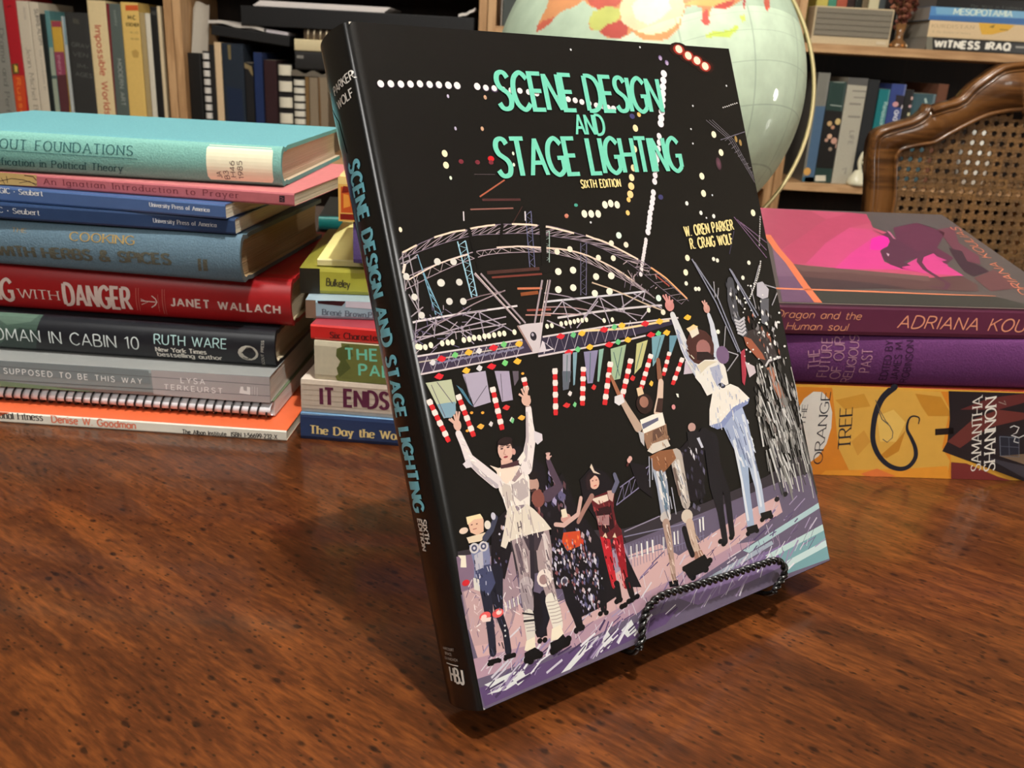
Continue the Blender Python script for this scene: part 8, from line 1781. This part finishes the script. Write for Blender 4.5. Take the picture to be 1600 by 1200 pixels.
# slanted black notebook with loose papers
x0, x1, z0, z1 = P['note']
o = lying('notebook', 'black notebook lying slanted across the dark upright books', 'notebook', (x0, x1, z0, z0+.022), .17, (13, 12, 12), 'matte', tilt=math.radians(5.5), dz=.012)
for k, (xa, xb_, dz_, col, lab) in enumerate(((x0-.008, x0+.12, .0385, (190, 182, 172), 'wavy white sheets lying on the left of the slanted black notebook'), (x0+.075, x1-.005, .0245, (184, 176, 178), 'grey and white sheet lying on the right of the slanted black notebook'))):
    mb = MB(); n = 16
    for i in range(n):
        t0, t1 = i/n, (i+1)/n
        fz = lambda t_: (.0006 + (.004*math.sin(t_*6)**2 if k == 0 else 0))
        q = [((xb_-xa)*t0, 0, fz(t0)), ((xb_-xa)*t1, 0, fz(t1)), ((xb_-xa)*t1, .15, fz(t1)), ((xb_-xa)*t0, .15, fz(t0))]; q2 = [(a, b_, c+.007) for a, b_, c in q]
        mb.add(q + q2, [(3, 2, 1, 0), (4, 5, 6, 7), (0, 1, 5, 4), (2, 3, 7, 6), (3, 0, 4, 7), (1, 2, 6, 5)], col if (k == 0 or t0 > .45) else (86, 82, 80))
    o = mb.build('paper_sheet', 'paper'); o.rotation_euler = (0, math.radians(5.5), 0)
    o.location = (xa, CASE_Y+.03+.004*k, z0 + .012 + .0225*math.cos(.096) - (xa-x0)*math.tan(math.radians(5.5)) + .0006 + .0075*0)
    tag(o, lab, 'paper', GB)
# paper sheet standing on the black binder
x0, x1, z0, z1 = P['sheet']
mb = MB(); n = 6
for i in range(n):
    xa, xb_ = x0 + (x1-x0)*i/n, x0 + (x1-x0)*(i+1)/n; ya, yb2 = .02 + .004*math.sin(i*.6), .02 + .004*math.sin((i+1)*.6)
    ha = z1 - (.012 if i == 0 else 0) + .004*math.sin(i*.9); hb_ = z1 + .004*math.sin((i+1)*.9)
    q = [(xa, ya, z0+.0004), (xb_, yb2, z0+.0004), (xb_, yb2+.03, hb_), (xa, ya+.03, ha)]; q2 = [(a, b_+.003, c) for a, b_, c in q]
    mb.add(q + q2, [(0, 1, 2, 3), (7, 6, 5, 4), (0, 4, 5, 1), (2, 6, 7, 3), (3, 7, 4, 0), (1, 5, 6, 2)], (168, 160, 146))
o = mb.build('paper_folder', 'paper'); o.location = (0, CASE_Y+.025, 0); tag(o, 'pale grey paper folder leaning upright on the plain black binder', 'folder', GB)

# ------------------------------------------------------------------ right upper shelf
x0, x1, z0, z1 = BOX
t = thing('storage_box', 'grey ribbed cardboard box with a pale rim on the upper right shelf', 'box', ((x0+x1)/2, CASE_Y+.012, ZUP+.0002))
w = (x1-x0)/2; h = z1-ZUP-.0004
mb = MB(); mb.box((-w, .004, 0), (w, .06, h), (196, 176, 140)); bevel(mb.build('body', 'matte', t), .0015)
mb = MB(); nr_ = 5
for k in range(nr_):
    za, zb_ = h*.22 + h*.74*k/nr_, h*.22 + h*.74*(k+1)/nr_
    mb.box((-w+.004, .0012, za+.0012), (w-.004, .0046, zb_), (122, 114, 98))
mb.box((-w+.004, .003, h*.22), (w-.004, .0046, h*.96), (90, 84, 72)); panel = mb.build('ribbed_panel', 'matte', t)
mb = MB(); mb.box((w-.03, .0026, h*.06), (w-.008, .0046, h*.15), (206, 190, 160)); mb.build('name_plate', 'paper', panel)
v = VASE
t = thing('flower_vase', 'small brown glass vase of dried red-brown flowers between the ribbed box and the flat books', 'vase', (v['x'], CASE_Y+.05, ZUP+.0002))
hv = v['top'] - v['z']
mb = MB(); mb.lathe([(0, 0), (.018, 0), (.021, .004), (.017, .012), (.009, .02), (.008, hv*.6), (.013, hv), (.011, hv-.002), (.007, hv*.6)], (120, 84, 50), n=24)
for k in range(9):
    a = k*.7; mb.lathe([(0, -.004), (.004, 0), (0, .004)], (206, 130, 60) if k % 2 else (220, 190, 150), n=8, center=(.019*math.cos(a), .019*math.sin(a), .006))
mb.build('vase', 'ceramic', t)
mb = MB(); rnd = random.Random(8)
for k in range(150):
    a = rnd.uniform(0, 6.28); rr = rnd.uniform(0, .034); z = hv + rnd.uniform(-.012, .075); rr *= min(1, .45 + (z-hv)*9)
    s_ = rnd.uniform(.004, .0085); c = rnd.choice([(122, 72, 54), (96, 50, 40), (150, 100, 76), (80, 44, 34), (136, 84, 70)])
    p = (rr*math.cos(a), rr*math.sin(a), z)
    mb.add([(p[0]+s_*x, p[1]+s_*y, p[2]+s_*zz) for x, y, zz in ((1, 0, 0), (-1, 0, 0), (0, 1, 0), (0, -1, 0), (0, 0, 1), (0, 0, -1))], [(0, 2, 4), (2, 1, 4), (1, 3, 4), (3, 0, 4), (2, 0, 5), (1, 2, 5), (3, 1, 5), (0, 3, 5)], c)
for k in range(14):
    a = rnd.uniform(0, 6.28); mb.tube([(0, 0, hv*.5), (.012*math.cos(a), .012*math.sin(a), hv+.02), (.024*math.cos(a), .024*math.sin(a), hv+.05)], .0009, (90, 66, 40), n=5)
mb.build('dried_flowers', 'fabric', t)

# ------------------------------------------------------------------ lower right shelf ornaments
f_ = FIGURE; hf = f_['top'] - f_['z']
t = thing('ceramic_figurine', 'small white ceramic figurine with a curled loop, on the lower right shelf beside the chair', 'figurine', (f_['x']+.006, CASE_Y+.012, ZLOW+.0002))
mb = MB(); mb.lathe([(0, 0), (.021, 0), (.023, .006), (.02, .016), (.013, .026), (.008, .034), (0, .036)], (226, 220, 190), n=24); mb.build('base', 'ceramic', t)
mb = MB(); mb.tube(spline([(.006, 0, .03), (.001, 0, .045), (.0, 0, hf*.75), (.006, 0, hf*.97), (.014, 0, hf*.9), (.013, 0, hf*.72), (.006, 0, hf*.66)], 6), .0046, (226, 220, 190), n=10); mb.build('loop', 'ceramic', t)
j = JAR
t = thing('ginger_jar', 'pale glazed jar glimpsed through the cane chair back', 'jar', (j['c'][0], CASE_Y+.10, ZLOW+.0002))
mb = MB(); mb.lathe([(0, 0), (.028, 0), (.034, .03), (.038, .07), (.033, .1), (.02, .115), (.02, .125), (0, .126)], (226, 224, 214), n=36); mb.build('body', 'ceramic', t)
mb = MB(); mb.lathe([(.022, .124), (.023, .132), (.014, .142), (.005, .146), (.006, .154), (0, .156)], (226, 224, 214), n=28); mb.build('lid', 'ceramic', t)

# ------------------------------------------------------------------ low pile on the far part of the table, seen between the stacks
GP = 'low pile of books behind the two left stacks'
def flat(label, o, yaw, L, D, T, cols, mat, hard):
    t = thing('hardcover_book' if hard else 'paperback_book', label, 'book', o, yaw, GP); make_book(t, L, D, T, hard, .002 if hard else 0, cols[0], cols[1], cols[2], mat)
flat('brown-grey book lowest of the low pile behind the two left stacks', (-.30, .80, .0002), .03, .22, .15, .026, ((92, 80, 66), (96, 84, 70), (150, 136, 114)), 'cloth', True)
flat('slate blue book in the middle of the low pile behind the two left stacks', (-.29, .805, .0265), -.05, .2, .14, .020, ((62, 70, 78), (70, 78, 88), (150, 138, 116)), 'matte', False)
flat('dark brown book in the low pile behind the two left stacks, under the teal one', (-.30, .81, .0468), .06, .21, .13, .022, ((54, 44, 36), (60, 48, 40), (140, 128, 108)), 'cloth', True)
flat('teal book topmost of the low pile behind the two left stacks', (-.181, .812, .0691), .12, .14, .12, .012, ((18, 96, 92), (26, 30, 30), (176, 164, 140)), 'gloss', True)
